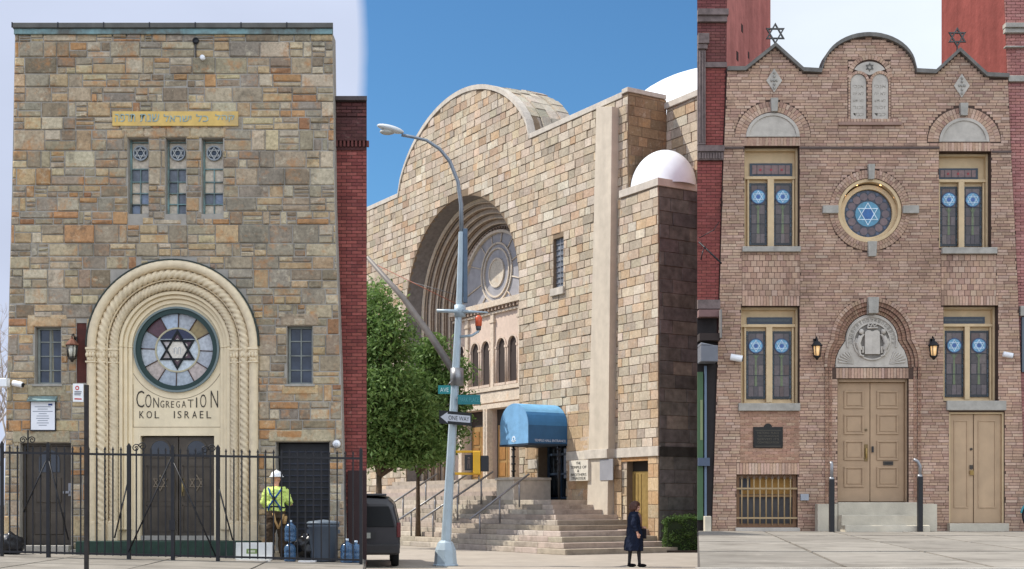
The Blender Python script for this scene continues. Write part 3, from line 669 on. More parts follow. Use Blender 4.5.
def worker():
    dY = 27.35; X = (276-512)/1300*dY; G = 1.6-(558-504)/1300*dY
    T = thing('person', 'worker in white helmet, yellow shirt and blue harness standing with back turned behind the fence', 'person', (X, dY, G))
    P = lambda x, y, z: (X+x, dY+y, G+z)
    hi = lin(204, 222, 124); br = lin(70, 58, 46)
    b = MB()      # body (faces away: +y)
    b.tube([P(-.1, .0, .92), P(-.12, .02, .5), P(-.13, .0, .09)], [.085, .062, .045], 12, skin)
    b.tube([P(.1, .02, .92), P(.12, .05, .5), P(.14, .02, .09)], [.085, .062, .045], 12, skin)
    b.tube([P(0, 0, .88), P(0, 0, 1.05), P(0, .01, 1.3), P(0, .03, 1.46)], [.14, .135, .165, .1], 16, skin)
    b.tube([P(0, .03, 1.42), P(0, .05, 1.6)], [.06, .055], 12, skin)
    headmesh(b, Vector(P(0, .08, 1.66)), PI*.94, -.25, 1, skin, skin, lin(60, 45, 40))
    b.tube([P(-.17, .02, 1.42), P(-.25, .05, 1.16), P(-.2, .27, 1.04)], [.055, .045, .032], 10, skin)
    b.tube([P(.17, .02, 1.42), P(.25, .06, 1.18), P(.24, .28, 1.12)], [.055, .045, .032], 10, skin)
    hand(b, P(-.2, .27, 1.04), (.15, 1, .0), (0, 0, 1), 1, skin); hand(b, P(.24, .28, 1.12), (-.1, 1, .1), (0, 0, 1), 1, skin, side=-1)
    obj('body', remesh(b, .011, 2), 'body', T)
    s = MB()
    s.tube([P(0, 0, .98), P(0, 0, 1.1), P(0, .01, 1.3), P(0, .02, 1.43), P(0, .03, 1.5)], [.185, .18, .2, .17, .075], 20, hi)
    s.tube([P(-.12, .0, 1.32), P(.12, .0, 1.32)], [.13, .13], 14, hi); s.tube([P(-.19, .02, 1.43), P(.19, .02, 1.43)], [.075, .075], 12, hi)
    s.tube([P(-.17, .01, 1.43), P(-.27, .04, 1.18), P(-.24, .16, 1.08)], [.085, .075, .062], 12, hi)
    s.tube([P(.17, .01, 1.43), P(.27, .05, 1.2), P(.26, .18, 1.14)], [.085, .075, .062], 12, hi)
    S_ = obj('shirt', crease(crease(remesh(s, .012, 3), .03, 8), .014, 22), 'cloth', T)
    t = MB(); t.tube([P(0, 0, 1.0), P(0, 0, .84)], [.185, .19], 18, br); t.tube([P(-.09, 0, .9), P(-.12, .02, .5), P(-.13, 0, .1)], [.115, .098, .085], 14, br)
    t.tube([P(.09, .01, .9), P(.12, .05, .5), P(.14, .02, .1)], [.115, .098, .085], 14, br); obj('trousers', crease(crease(remesh(t, .012, 3), .035, 7), .014, 20), 'cloth', T)
    for k, yy in ((-1, 0), (1, .02)):
        f = MB(); f.ell(P(k*.135, yy+.05, .06), (.055, .14, .065), 14, 8, lin(52, 44, 38)); f.tube([P(k*.135, yy, .03), P(k*.135, yy, .18)], [.055, .06], 12, lin(60, 48, 40)); obj('boot', f, 'cloth', T)
    h = MB(); bl = lin(40, 78, 130)
    h.tube([P(-.14, -.10, 1.47), P(-.09, -.19, 1.36), P(0, -.215, 1.24), P(.1, -.195, 1.1), P(.13, -.18, 1.0)], .019, 6, bl)
    h.tube([P(.14, -.10, 1.47), P(.09, -.19, 1.36), P(0, -.215, 1.24), P(-.1, -.195, 1.1), P(-.13, -.18, 1.0)], .019, 6, bl)
    h.tube([P(-.19, -.06, 1.06), P(-.1, -.185, 1.08), P(.1, -.185, 1.08), P(.19, -.06, 1.06)], .018, 6, lin(34, 40, 56)); h.disc(X, G+1.25, .035, dY-.25, dY-.22, col=lin(24, 24, 28))
    obj('harness', h, 'cloth', T)
    h = MB(); w0 = Vector(P(0, .07, 1.73)); h.ell(tuple(w0), (.125, .145, .115), 24, 10, z0=-.1); h.lathe([(.12, -.02), (.15, -.025), (.155, -.012), (.12, .0)], (w0.x, w0.y, w0.z), 28); h.tube([tuple(w0+Vector((0, -.13, .04))), tuple(w0+Vector((0, 0, .122))), tuple(w0+Vector((0, .13, .05)))], .012, 6)
    obj('helmet', h, 'white', T)
    h = MB(); tan = lin(176, 142, 96); h.tube([P(-.02, -.2, .95), P(.02, -.2, .78), P(.09, -.19, .62)], [.03, .022, .03], 8, tan); h.tube([P(.18, -.12, .92), P(.14, -.18, .78), P(.1, -.19, .66)], [.02, .02, .02], 8, tan); h.tube([P(-.2, -.02, .98), P(0, -.2, .97), P(.2, -.02, .98)], .022, 8, lin(90, 70, 50)); h.tube([P(.2, -.05, .88), P(.19, -.08, .72)], [.05, .04], 8, tan)
    obj('tool_belt', h, 'cloth', T)
worker()

# ================================================================== LEFT foreground: iron fence
FY = 26.2
def fx(px, d=FY): return (px-512)/1300*d
def fz(py, d=FY): return 1.6-(py-504)/1300*d
def gz(x): return .43-.0216*(x+5.0)      # the left pavement falls gently to the right
def rail_top(px): return fz(452.5+px*(6/361.0))
def rail_bot(px): return fz(551.5+px*(8.5/361.0))
FN = thing('iron_fence', 'black wrought iron picket fence with pointed tips in front of the stone building', 'fence', (fx(180), FY, gz(fx(180))))
posts = [2, 48.5, 129, 173, 218, 361]
for p0 in posts:
    m_ = MB(); x = fx(p0); r = .036 if p0 in (129, 173, 48.5, 218) else .03
    m_.box(x-r, x+r, FY-r, FY+r, gz(x)-.05, rail_top(p0)+.16); m_.prism([(x-r*1.2, rail_top(p0)+.16), (x+r*1.2, rail_top(p0)+.16), (x, rail_top(p0)+.23)], FY-r, FY+r); obj('post', m_, 'iron', FN)
for a, bb in zip(posts[:-1], posts[1:]):
    for f_, hh in ((rail_top, .022), (rail_bot, .02)):
        m_ = MB(); xa, xb = fx(a), fx(bb)
        m_.add([(xa, FY-.02, f_(a)-hh), (xb, FY-.02, f_(bb)-hh), (xb, FY+.02, f_(bb)-hh), (xa, FY+.02, f_(a)-hh), (xa, FY-.02, f_(a)+hh), (xb, FY-.02, f_(bb)+hh), (xb, FY+.02, f_(bb)+hh), (xa, FY+.02, f_(a)+hh)],
               [(0, 3, 2, 1), (4, 5, 6, 7), (0, 1, 5, 4), (1, 2, 6, 5), (2, 3, 7, 6), (3, 0, 4, 7)]); obj('rail', m_, 'iron', FN)
    n = max(2, round((bb-a)/7.9))
    for k in range(1, n):
        px = a+(bb-a)*k/n; x = fx(px); m_ = MB(); zt = rail_top(px)+.085
        m_.box(x-.0125, x+.0125, FY-.0125, FY+.0125, rail_bot(px)-.03, zt); m_.prism([(x-.024, zt), (x+.024, zt), (x, zt+.07)], FY-.012, FY+.012); obj('picket', m_, 'iron', FN)
def brace(pa, ya, pb, yb): m_ = MB(); m_.tube([(fx(pa), FY-.03, fz(ya)), (fx(pb), FY-.03, fz(yb))], .016, 6); obj('brace', m_, 'iron', FN)
brace(49, 458, 69, 540); brace(48, 458, 24, 512); brace(128, 483, 115, 538); brace(172, 457, 129, 552); brace(174, 462, 216, 556); brace(218, 483, 233, 540)
def scroll(px, py, s, flip=1):
    m_ = MB(); pts = [(fx(px)+flip*s*(1-k/22)*math.cos(k*.55)*1.0, FY, fz(py)+s*(1-k/22)*math.sin(k*.55)) for k in range(18)]; m_.tube(pts, .011, 6); obj('scroll', m_, 'iron', FN)
scroll(136, 448, .085); scroll(142.5, 446.5, .085, -1); scroll(205, 450, .085); scroll(212, 448.5, .085, -1); scroll(23, 440, .075); scroll(32, 440, .075, -1)
m_ = MB(); m_.box(fx(28)-.012, fx(28)+.012, FY-.012, FY+.012, fz(452), fz(430)); obj('finial', m_, 'iron', FN)
m_ = MB(); m_.box(fx(170), fx(176), FY-.06, FY+.04, fz(530), fz(520)); obj('latch', m_, 'iron', FN)

# street sign post in front of the fence
px, d = 86.5, 20.9
SP = thing('sign_post', 'slim dark metal post in front of the fence carrying a small white sign', 'sign post', (fx(px, d), d, gz(fx(px, d))))
m_ = MB(); x = fx(px, d); m_.box(x-.03, x+.03, d-.03, d+.03, gz(x)-.1, fz(385, d)); obj('post', m_, mat('rusty_dark_post', lin(46, 42, 40), .6, metal=.3, var=.4, vscale=8), SP)
ca, sa = .84*math.cos(.35), .84*math.sin(.35)
m_ = MB(T=lambda u, v, w: (x-.04-u*ca, d-.02-v-u*sa, w)); m_.box(0, .19, 0, .012, fz(402, d), fz(384, d)); SG = obj('sign_plate', m_, 'white', SP)
m_ = MB(T=lambda u, v, w: (x-.04-u*ca, d-.034-v-u*sa, w))
red = lin(190, 40, 40); zt = fz(384, d)
m_.ring(.11, zt-.07, .02, .035, .001, .003, n=20, col=red)
for k in range(3): m_.box(.03+.01*k, .16, .001, .003, zt-.135-k*.025, zt-.123-k*.025, lin(90, 90, 100))
m_.box(.03, .16, .001, .003, zt-.255, zt-.235, red); obj('marking', m_, 'matte', SG)

# boxes, bottles, bin behind the fence
def obj_at(px, py, d): return fx(px, d), d, fz(py, d)
x, y, z = obj_at(254, 556, 26.75); g0 = gz(x)
T = thing('cardboard_box', 'white cardboard sheet with a green printed label leaning beside the worker', 'cardboard', (x, y, g0))
m_ = MB(T=lambda u, v, w: (x+u, y+v+w*.12, g0+w)); m_.box(-.38, .37, 0, .05, .02, .37); B = obj('panel', m_, mat('white_card', lin(222, 222, 218), .8, var=.06), T)
m_ = MB(T=lambda u, v, w: (x+u, y+v+w*.12, g0+w)); m_.box(-.16, .08, -.004, -.001, .14, .24, lin(120, 142, 84)); m_.box(-.12, .02, -.006, -.0045, .165, .21, lin(200, 205, 180)); obj('printed_label', m_, 'matte', B)
m_ = MB(T=lambda u, v, w: (x+u, y+v+w*.12, g0+w)); m_.box(-.36, .36, -.12, -.01, -.01, .012, lin(214, 212, 206)); obj('flap', m_, 'matte', T)
m_ = MB(); m_.box(fx(299, 26.6), fx(316, 26.6), 26.5, 26.7, gz(fx(307)), gz(fx(307))+.035); o = obj('paper_tray', m_, 'white'); tag(o, 'flat white tray lying on the pavement between blue bottle and grey bin', 'tray')
M['bottle'] = mat('blue_bottle_plastic', lin(86, 124, 164), .15, trans=.55, var=.15)
def bottle(px, d, s, zoff, label):
    x = fx(px, d); g0 = gz(x)+zoff; T = thing('water_bottle', label, 'water bottle', (x, d, g0), 'large blue water bottles behind the fence')
    pr = [(.0, 0), (.125, .0), (.14, .02), (.14, .09), (.132, .10), (.14, .115), (.14, .2), (.132, .21), (.14, .225), (.14, .3), (.12, .37), (.06, .42), (.032, .44), (.032, .48)]
    m_ = MB(); m_.lathe([(r*s, z*s) for r, z in pr], (x, d, g0), 24); obj('bottle_body', m_, 'bottle', T)
    m_ = MB(); m_.lathe([(.038*s, .455*s), (.038*s, .5*s), (0, .505*s)], (x, d, g0), 16, lin(190, 205, 220)); obj('cap', m_, 'paint', T)
bottle(290, 26.7, .86, 0, 'lower of the two stacked blue water bottles beside the worker')
bottle(290.5, 26.7, .86, .415, 'upper of the two stacked blue water bottles beside the worker')
bottle(347, 26.7, .98, 0, 'blue water bottle right of the grey bin, front one of the pair')
bottle(356, 26.85, .9, 0, 'smaller blue water bottle at the red brick wall, rearmost by the bin')
# bin bag
x = fx(306, 27.1); m_ = MB(); m_.ell((x, 27.1, gz(x)+.27), (.3, .24, .3), 36, 22)
for i, v in enumerate(m_.v):
    n_ = noise.noise(v*7)*.09+noise.noise(v*17)*.035; c_ = Vector((x, 27.1, gz(x)+.27)); v += (v-c_).normalized()*n_
    v.z = max(v.z, gz(x)+.003)
o = obj('bin_bag', m_, mat('black_plastic_bag', lin(22, 22, 24), .22, var=.2)); tag(o, 'shiny black bin bag slumped between the stacked bottles and the grey bin', 'bin bag')
# bin
x = fx(323.5, 27.0); g0 = gz(x)
T = thing('rubbish_bin', 'large round grey plastic bin with a flat lid by the dark doorway', 'bin', (x, 27, g0))
m_ = MB(); m_.lathe([(.0, 0), (.25, 0), (.265, .03), (.305, .7), (.33, .72), (.33, .77), (.31, .78)], (x, 27, g0), 32, lin(74, 84, 96)); m_.box(x-.34, x-.29, 26.95, 27.05, g0+.58, g0+.66, lin(74, 84, 96)); m_.box(x+.29, x+.34, 26.95, 27.05, g0+.58, g0+.66, lin(74, 84, 96)); obj('bin_body', m_, 'paint', T)
m_ = MB(); m_.lathe([(.32, .78), (.345, .78), (.345, .815), (.3, .835), (.0, .87)], (x, 27, g0), 32, lin(96, 106, 116)); obj('lid', m_, 'paint', T)
# clutter at the left edge
x = fx(9, 27.2); m_ = MB(); m_.ell((x, 27.2, gz(x)+.2), (.3, .2, .25), 28, 16, lin(28, 28, 32))
for v in m_.v: v += Vector((noise.noise(v*6), noise.noise(v*6+Vector((5, 0, 0))), noise.noise(v*6+Vector((9, 0, 0)))))*.09; v.z = max(v.z, gz(x)+.004)
o = obj('bin_bag', m_, mat('black_bag', lin(26, 26, 30), .3, var=.2)); tag(o, 'dark bin bag heaped at the far left end of the iron fence', 'bin bag')
# ================================================================== MIDDLE: large sunlit temple seen obliquely
ph = math.atan2(803, 1300); cu, su = math.sin(ph), math.cos(ph)      # facade runs (cu,-su), depth runs (su, cu)
cu, su = 803/math.hypot(803, 1300), 1300/math.hypot(803, 1300)
PX, PY = (628-512)/1300*45.37, 45.37
def TT(s, n, z): return (PX+s*cu+n*su, PY-s*su+n*cu, z)
def ts(px, n=0):
    a = (px-512)/1300; x0, y0 = PX+n*su, PY+n*cu
    return (a*y0-x0)/(cu+a*su)
def tz(px, py, n=0): return 1.6+(504-py)/1300*(PY+n*cu-ts(px, n)*su)
def tpt(px, py, n=0): return (ts(px, n), tz(px, py, n))
def TM(col=(.5, .5, .5)): return MB(T=TT, col=col)
PAL_BLEND = .48
pal_t = [(5, lin(182, 169, 150)), (4, lin(170, 158, 140)), (3.2, lin(184, 163, 136)), (2.2, lin(194, 185, 170)), (1.3, lin(178, 144, 108)), (1.8, lin(146, 137, 124)), (.5, lin(154, 122, 94))]
pal_tw = [(5, lin(182, 156, 126)), (3, lin(178, 162, 138)), (2, lin(182, 146, 108)), (1.5, lin(170, 136, 100)), (1, lin(160, 146, 126))]
pal_dark = [(5, lin(100, 98, 94)), (3, lin(114, 109, 102)), (2, lin(84, 82, 80)), (.6, lin(140, 130, 116))]  # annex side face: its shade is put into these darker stone tones
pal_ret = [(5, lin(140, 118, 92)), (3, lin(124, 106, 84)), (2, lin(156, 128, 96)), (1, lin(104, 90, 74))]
SC = ts(458.5)                       # centre of the great arch
UH = .036
TOPZ = tz(628, 92)
HW, HR = 158*UH, 89*UH               # gable half width and rise
def gable(n, k=1.0, dz=0):
    out = []
    for i in range(n+1):
        x = -1+2*i/n; e = math.sqrt(max(0, 1-x*x)); Rr = (HW*HW+HR*HR)/(2*HR); c = (math.sqrt(Rr*Rr-(x*HW)**2)-(Rr-HR))/HR
        out.append((SC+x*HW*k, TOPZ+HR*(.5*e+.5*max(0, c))*k+dz))
    return out
SL = 2*SC
LAND = 2.62
TB = thing('great_temple', 'large sunlit tan ashlar temple with curved gable, deep arched portal and white domes', 'building', TT(SC, 3, 0))
AW, AR = 136*UH, 124*UH              # arch half width and rise
def el(k0, n=40, dw=0): return [(SC+(AW-dw)*math.cos(PI-PI*i/n), 1.6+240*UH+(AR-dw)*math.sin(PI-PI*i/n)) for i in range(n+1)]
zspr = 1.6+240*UH
outer = [(SL, 0), (SC-AW, 0)]+el(0)+[(SC+AW, 0), (0, 0), (0, TOPZ)]+gable(48)[::-1]+[(SL, TOPZ)]
dx0, dx1 = ts(538.5), ts(566.5)      # side entrance
slit = rect(ts(553.5), ts(563.8), tz(558, 288), tz(558, 238))
door2 = [(dx0, 1.75), (dx1, 1.75), (dx1, 4.3)]+arcpts((dx0+dx1)/2, 4.3, (dx1-dx0)/2, 0, PI, 12)[1:-1]+[(dx0, 4.3)]
ledge = tz(600, 453)
w = TM(); w.wall(outer, [slit, door2], 0, .6); obj('wall', w, 'mortar_tan', TB)
zL = tz(600, 456)
def clip_loop(l, z): pass
up = TM(); courses(up, [outer, slit, door2], 0, pal_t, .31, (.3, .74), .02, (.006, .04), .01, hv=.12, jit=.008); obj('stonework', up, 'ashlar', TB)
b = TM(); b.box(0, -.6, .62, 1.7, 0, TOPZ-.02); obj('corner_tower', b, 'mortar_tan', TB)
# massing behind the facade
b = TM(); b.box(SL, SC-HW-.2, .62, 6, 0, TOPZ-.3); b.box(SC+HW, -.6, .62, 6, 0, TOPZ-.3); b.box(SC-HW+.01, SC+HW-.01, 3.0, 6, 0, TOPZ-.31); obj('nave_wall', b, 'mortar_tan', TB)
# return face of the corner tower (in shade)
RT = lambda a, n, z: TT(0-n, a, z)   # plane s=0, runs along the depth
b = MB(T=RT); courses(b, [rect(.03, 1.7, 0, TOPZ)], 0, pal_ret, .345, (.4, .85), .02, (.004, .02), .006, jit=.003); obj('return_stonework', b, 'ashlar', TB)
# rear lit wall right of the tower, coping
zr = tz(666, 107, 1.7)
b = TM(); b.box(.0, 3.2, 1.72, 8, 0, zr-.1); obj('rear_wall', b, 'mortar_tan', TB)
b = TM(); courses(b, [rect(.02, 3.2, 10, zr-.1)], 1.7, pal_t, .345, (.4, .85), .02, (.004, .03), .008, jit=.004); obj('rear_stonework', b, 'ashlar', TB)
cpn = TM()
cpn.box(-.02, 3.25, 1.6, 1.95, zr-.1, zr+.12); obj('parapet_coping', cpn, 'limestone', TB, .015); cpn = TM(); cpn.box(-.3, .06, -.06, 1.66, TOPZ, TOPZ+.16); obj('parapet_coping', cpn, 'limestone', TB, .015); cpn = TM()
cpn.box(SC+HW+.02, -.301, -.05, .3, TOPZ-.12, TOPZ+.08); obj('parapet_coping', cpn, 'limestone', TB, .015); cpn = TM(); cpn.box(SL, SC-HW-.02, -.05, .3, TOPZ-.12, TOPZ+.08)
obj('parapet_coping', cpn, 'limestone', TB, .015)
cpn = TM(); g0, g1 = gable(48, 1.0, -.12), gable(48, 1.0, .08)
for i in range(48):
    a, b2, c_, d_ = g0[i], g0[i+1], g1[i+1], g1[i]; cpn.prism([a, b2, c_, d_], -.06, .3)
obj('gable_coping', cpn, 'limestone', TB)
# stepped barrel roof behind the gable
bar = TM()
for j, (n0, n1, k) in enumerate(((.3, .75, .985), (.76, 1.2, 1.0), (1.21, 1.7, 1.0), (1.71, 2.3, 1.012))):
    G0, G1 = gable(30, k-.06, -.02), gable(30, k, .1)
    for i in range(30):
        pr = R.uniform(-.03, .05) if 1 else 0
        bar.prism([G0[i], (G0[i+1][0]-.0, G0[i+1][1]), (G1[i+1][0], G1[i+1][1]+pr), (G1[i][0], G1[i][1]+pr)], n0+.02, n1, pick([(4, lin(180, 172, 156)), (2, lin(160, 150, 134)), (1, lin(120, 112, 102))]))
obj('barrel_roof', bar, 'ashlar', TB)
# pilaster
b = TM(); b.prism([(ts(593.5), 0.2), (ts(614.5), 0.2), (ts(619.3), tz(619, 108)), (ts(603.5), tz(604, 108))], -.32, .0); obj('pilaster', b, mat('cream_pilaster_stone', lin(186, 175, 158), .8, var=.08, vscale=3, bump=.2, streak=.12), TB, .01)
# slit window
x0, x1 = slit[0][0], slit[1][0]; z0, z1 = slit[0][1], slit[2][1]
b = TM(); b.box(x0, x1, .14, .18, z0, z1); Wn = obj('window', b, mat('slit_glass', lin(120, 126, 134), .4, var=.3), TB)
b = TM()
for i in range(1, 9): b.box(x0, x1, .1, .14, z0+(z1-z0)*i/9-.02, z0+(z1-z0)*i/9+.02)
b.box((x0+x1)/2-.02, (x0+x1)/2+.02, .09, .099, z0, z1); obj('grille', b, 'steel', Wn)
b = TM(); b.box(x0-.08, x1+.1, -.12, .2, z0-.28, z0); obj('window_sill', b, 'limestone', TB, .01)
# string course, plinth wall warm blocks
zc0, zc1 = tz(600, 459), tz(600, 450)
for q_ in ((dx1+.05, ts(593.6), -.06, .01, zc0, zc1), (ts(615.6), ts(620), -.06, .01, zc0, zc1), (ts(593), ts(616), -.40, -.0, zc0, zc1), (ts(529), dx0-.02, -.06, .01, zc0-.25, zc1-.22)): b = TM(); b.box(*q_); obj('string_course', b, 'limestone', TB, .012)
for lo in (rect(dx1+.12, ts(594.5), .3, zc0-.01), rect(SC+AW+.5, dx0-.05, 1.9, zc0-.27), rect(SC+AW+.5, dx0-.05, zc1-.2, zc1+1.5), rect(dx1+.1, ts(594), zc1+.01, zc1+1.5)):
    b = TM(); courses(b, [lo], -.036, pal_tw, .46, (.5, .95), .018, (.002, .012), .006, jit=.003); obj('base_stonework', b, 'ashlar', TB)
# ---- annex on the right corner
ax1 = ts(660); AZ = tz(660, 186)
bdx0, bdx1 = ts(623), ts(649.5); bz0, bz1 = .75, tz(640, 461)
AN = rect(ts(619.5)+.0, ax1, 0, AZ)
an_hole = rect(bdx0, bdx1, bz0, bz1)
b = TM(); b.wall(rect(.005, ax1, 0, AZ), [rect(max(bdx0, .2), bdx1, bz0, bz1)] if bdx0 > .01 else [rect(.02, bdx1, bz0, bz1)], -.06, 2.4)
obj('annex_wall', b, 'mortar_tan', TB)
an = [rect(ts(619.5), ax1, zc1+.01, AZ)]
b = TM(); courses(b, an, -.065, pal_t, .31, (.3, .7), .02, (.006, .03), .008, hv=.08, jit=.004)
for lo in (rect(ts(615.5), bdx0, .2, zc0), rect(bdx1, ax1, .2, zc0)): courses(b, [lo], -.065, pal_tw, .46, (.5, .9), .018, (.002, .012), .006, jit=.003)
b.box(bdx0, bdx1, -.07, .1, bz1, zc0, lin(170, 130, 90)); obj('annex_stonework', b, 'ashlar', TB)
b = TM(); b.box(ts(619.5), ax1+.05, -.13, .02, zc0+.002, zc1+.01); obj('string_course', b, 'limestone', TB, .012); b = TM(); b.box(ts(622), ax1+.07, -.14, .2, AZ, AZ+.26); b.box(ax1-.2, ax1+.07, .202, 2.4, AZ, AZ+.26)
obj('annex_coping', b, 'limestone', TB, .012)
RA = lambda a, n, z: TT(ax1-n, a, z)
b = MB(T=RA); courses(b, [rect(-.03, 2.4, 0, AZ)], -.01, pal_dark, .46, (.7, 1.5), .012, (.004, .03), .01, jit=.006); b.box(-.08, 2.4, -.06, .0, zc0, zc1, lin(60, 58, 54)); obj('annex_side_stonework', b, 'shade_dark', TB)
# bronze door of the annex
b = TM(); b.box(bdx0+.02, bdx1-.02, .18, .24, bz0, bz1-.35); Dn = obj('door', b, mat('brass_door', lin(158, 132, 78), .45, metal=.25, var=.15, streak=.25), TB)
b = TM(); b.box(bdx0, bdx1, .2, .3, bz1-.35, bz1, lin(40, 34, 28)); b.box(bdx0-.0, bdx0+.1, .1, .18, bz0, bz1-.01, lin(60, 48, 34)); obj('frame', b, 'matte', Dn)
b = TM()
for i in range(5): b.box(bdx0+.06+i*.19, bdx0+.075+i*.19, .165, .18, bz0+.1, bz1-.45, lin(110, 90, 50))
obj('panel', b, 'paint', Dn)
# small and large white domes
b = TM(); cz0 = AZ+.2; b.ell((.72, .98, cz0), (1.3, 1.06, tz(661, 152, 1)-cz0), 40, 16, z0=0); obj('small_dome', b, mat('white_dome_membrane', (.74, .78, .82), .5, var=.05, vscale=1.2, streak=.06), TB)
b = MB(); b.ell((9.28, 58, 17.5), (4.9, 4.9, 3.3), 64, 20, z0=-.4); b.lathe([(4.4, -8), (4.4, -1.2)], (9.28, 58, 17.7), 48); obj('main_dome', b, mat('white_dome_paint', (.72, .76, .8), .5, var=.05, vscale=.6), TB)

# ---- portal: stepped archivolts
mau = lin(206, 184, 166)
def splay(dw0, dw1, n0, n1, name, m, col):
    A_ = el(0, 56, dw0); B_ = el(0, 56, dw1); mb = TM(col)
    zb = LAND-.3
    A2 = [(A_[0][0], zb)]+A_+[(A_[-1][0], zb)]; B2 = [(B_[0][0], zb)]+B_+[(B_[-1][0], zb)]
    k = len(A2); vs = [(x, n0, z) for x, z in A2]+[(x, n1, z) for x, z in B2]
    mb.add(vs, [(i, i+1, k+i+1, k+i) for i in range(k-1)], col)
    return mb
segs = []
n = .6; dw = 0
P_ = TM()
rev = splay(0, .02, .03, .78, '', '', lin(120, 112, 104)); obj('outer_reveal', rev, mat('grey_reveal_stone', lin(112, 106, 102), .9, var=.2, bump=.4), TB)
n, dw = .78, .02
for k in range(5):
    col = lin(208, 192, 170) if k % 2 == 0 else lin(170, 146, 128)
    f_ = splay(dw, dw+.17, n, n, '', '', lin(206, 190, 168) if k == 0 else lin(164, 150, 136)); t_ = splay(dw+.17, dw+.19, n, n+.24, '', '', lin(118, 100, 86) if k % 2 else lin(100, 92, 86))  # soffits and inner faces toned down, recess shadow painted into their colours
    # small roll on the edge
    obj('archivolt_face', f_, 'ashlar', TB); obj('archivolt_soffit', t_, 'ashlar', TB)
    r_ = TM(lin(196, 178, 156)); path = [(x, n+.02, z) for x, z in [(SC-(AW-dw-.16), LAND-.3)]+el(0, 56, dw+.16)+[(SC+(AW-dw-.16), LAND-.3)]]
    r_.tube(path, .04, 8, lin(184, 170, 152)); obj('archivolt_roll', r_, 'ashlar', TB)
    r_ = TM(lin(150, 134, 118)); r_.tube([(SC+(x-SC)*(AW-dw-.19)/(AW-dw-.16), y_+.12, z) for x, y_, z in path], .035, 8, lin(150, 134, 118)); obj('archivolt_roll', r_, 'ashlar', TB)
    n += .24; dw += .19
ND = n                                # plane of the inner wall
iw = AW-dw
# inner wall with rose window and arcade
zc = tz(505, 309, ND)                 # cornice height
def bx(px): return ts(px, ND)
def bz(px, py): return tz(px, py, ND)
inner_h = []
cx_, rW = SC, iw-.42
zz0 = bz(486, 385); zz1 = bz(486, 349)
ar_x = []
pitch = bx(486)-bx(475.3)
PP = bx(507.2)-bx(480.7); C0 = bx(480.7)
for k in range(-6, 7):
    for sg in (-.5, .5): ar_x.append(C0+k*PP+sg*pitch)
ar_x = [x for x in ar_x if abs(x-SC) < iw-.45]
pil_x = [C0+(k+.5)*PP for k in range(-6, 7) if abs(C0+(k+.5)*PP-SC) < iw-.2]
hw = pitch*.36
arch_holes = []
for x in ar_x:
    if abs(x-SC) < iw-.35: arch_holes.append([(x-hw, zz0), (x+hw, zz0), (x+hw, zz1)]+arcpts(x, zz1, hw, 0, PI, 12)[1:-1]+[(x-hw, zz1)])
# portal doors
zd = bz(480, 411)
pill = [bx(463), bx(491), bx(516)]
dhol = []
dw_ = (bx(489)-bx(466.5))*.94
for k in range(-5, 6):
    cdx = bx(477.8)+k*PP
    if abs(cdx-SC)+dw_/2 < iw-.2: dhol.append(rect(cdx-dw_/2, cdx+dw_/2, LAND, zd))
loop = [(SC-iw, LAND-.2)]+[(x, z) for x, z in el(0, 40, dw)]+[(SC+iw, LAND-.2)]
rose_r = rW*.93
rose = [(SC+rose_r*math.cos(PI-PI*i/40), zc+.55+rose_r*math.sin(PI-PI*i/40)*1.0) for i in range(41)]
topz = zspr+AR-dw
b = TM(); b.wall(loop, arch_holes+dhol, ND, ND+.3); obj('portal_wall', b, mat('pale_pink_stone', lin(194, 174, 158), .85, var=.08, bump=.2, streak=.1), TB)
# lunette tracery: grey field, ring band, radiating ribs
zl = zc+.42; lr_ = min(rW, topz-zl-.35)
b = TM(); b.prism([(SC+lr_*math.cos(PI*i/40), zl+lr_*math.sin(PI*i/40)) for i in range(41)], ND-.05, ND-.002); LU = obj('lunette_window', b, mat('leaded_grey_glass', lin(150, 148, 150), .5, var=.15, vscale=3), TB)
b = TM(lin(196, 184, 168)); b.ring(SC, zl, lr_, lr_+.12, ND-.2, ND-.0, 0, PI, 48, ex=1)
rc = zl+lr_*.42
for r0, r1 in ((.2, .23), (.36, .385), (.44, .465)): b.ring(SC, rc, lr_*r0*2*.48, lr_*r1*2*.48, ND-.12, ND-.04, n=48)
for k in range(12):
    a = k*PI/6+.26; ra, rb = lr_*.225*2*.98, lr_*.9
    p0 = (SC+lr_*.446*math.cos(a), ND-.08, rc+lr_*.446*math.sin(a)); x1_, z1_ = SC+lr_*.95*math.cos(a), rc+lr_*.95*math.sin(a)
    t_ = 1
    while t_ > .5 and (math.hypot(SC+(x1_-SC)*t_-SC, (rc+(z1_-rc)*t_)-zl) > lr_ or rc+(z1_-rc)*t_ < zl): t_ -= .03
    b.tube([p0, (SC+(x1_-SC)*t_, ND-.08, rc+(z1_-rc)*t_)], .03, 6)
obj('tracery', b, 'ashlar', LU)
b = TM(lin(190, 180, 164)); b.disc(SC, rc, lr_*.19, ND-.09, ND-.06); obj('medallion', b, 'ashlar', LU)
b = TM(lin(120, 104, 92))
for k in range(44):
    a = PI*(k+.5)/44; r_ = lr_+.21; b.box(SC+r_*math.cos(a)-.05, SC+r_*math.cos(a)+.05, ND-.16, ND, zl+r_*math.sin(a)-.05, zl+r_*math.sin(a)+.05)
obj('beaded_band', b, 'ashlar', TB)
co = TM(lin(196, 182, 164)); co.box(SC-iw, SC+iw, ND-.28, ND, zc+.16, zc+.42); co.box(SC-iw, SC+iw, ND-.12, ND, zc-.12, zc-.02)
for k in range(int(2*iw/.3)): co.box(SC-iw+.08+k*.3, SC-iw+.2+k*.3, ND-.22, ND, zc-.0, zc+.158, lin(160, 140, 124))
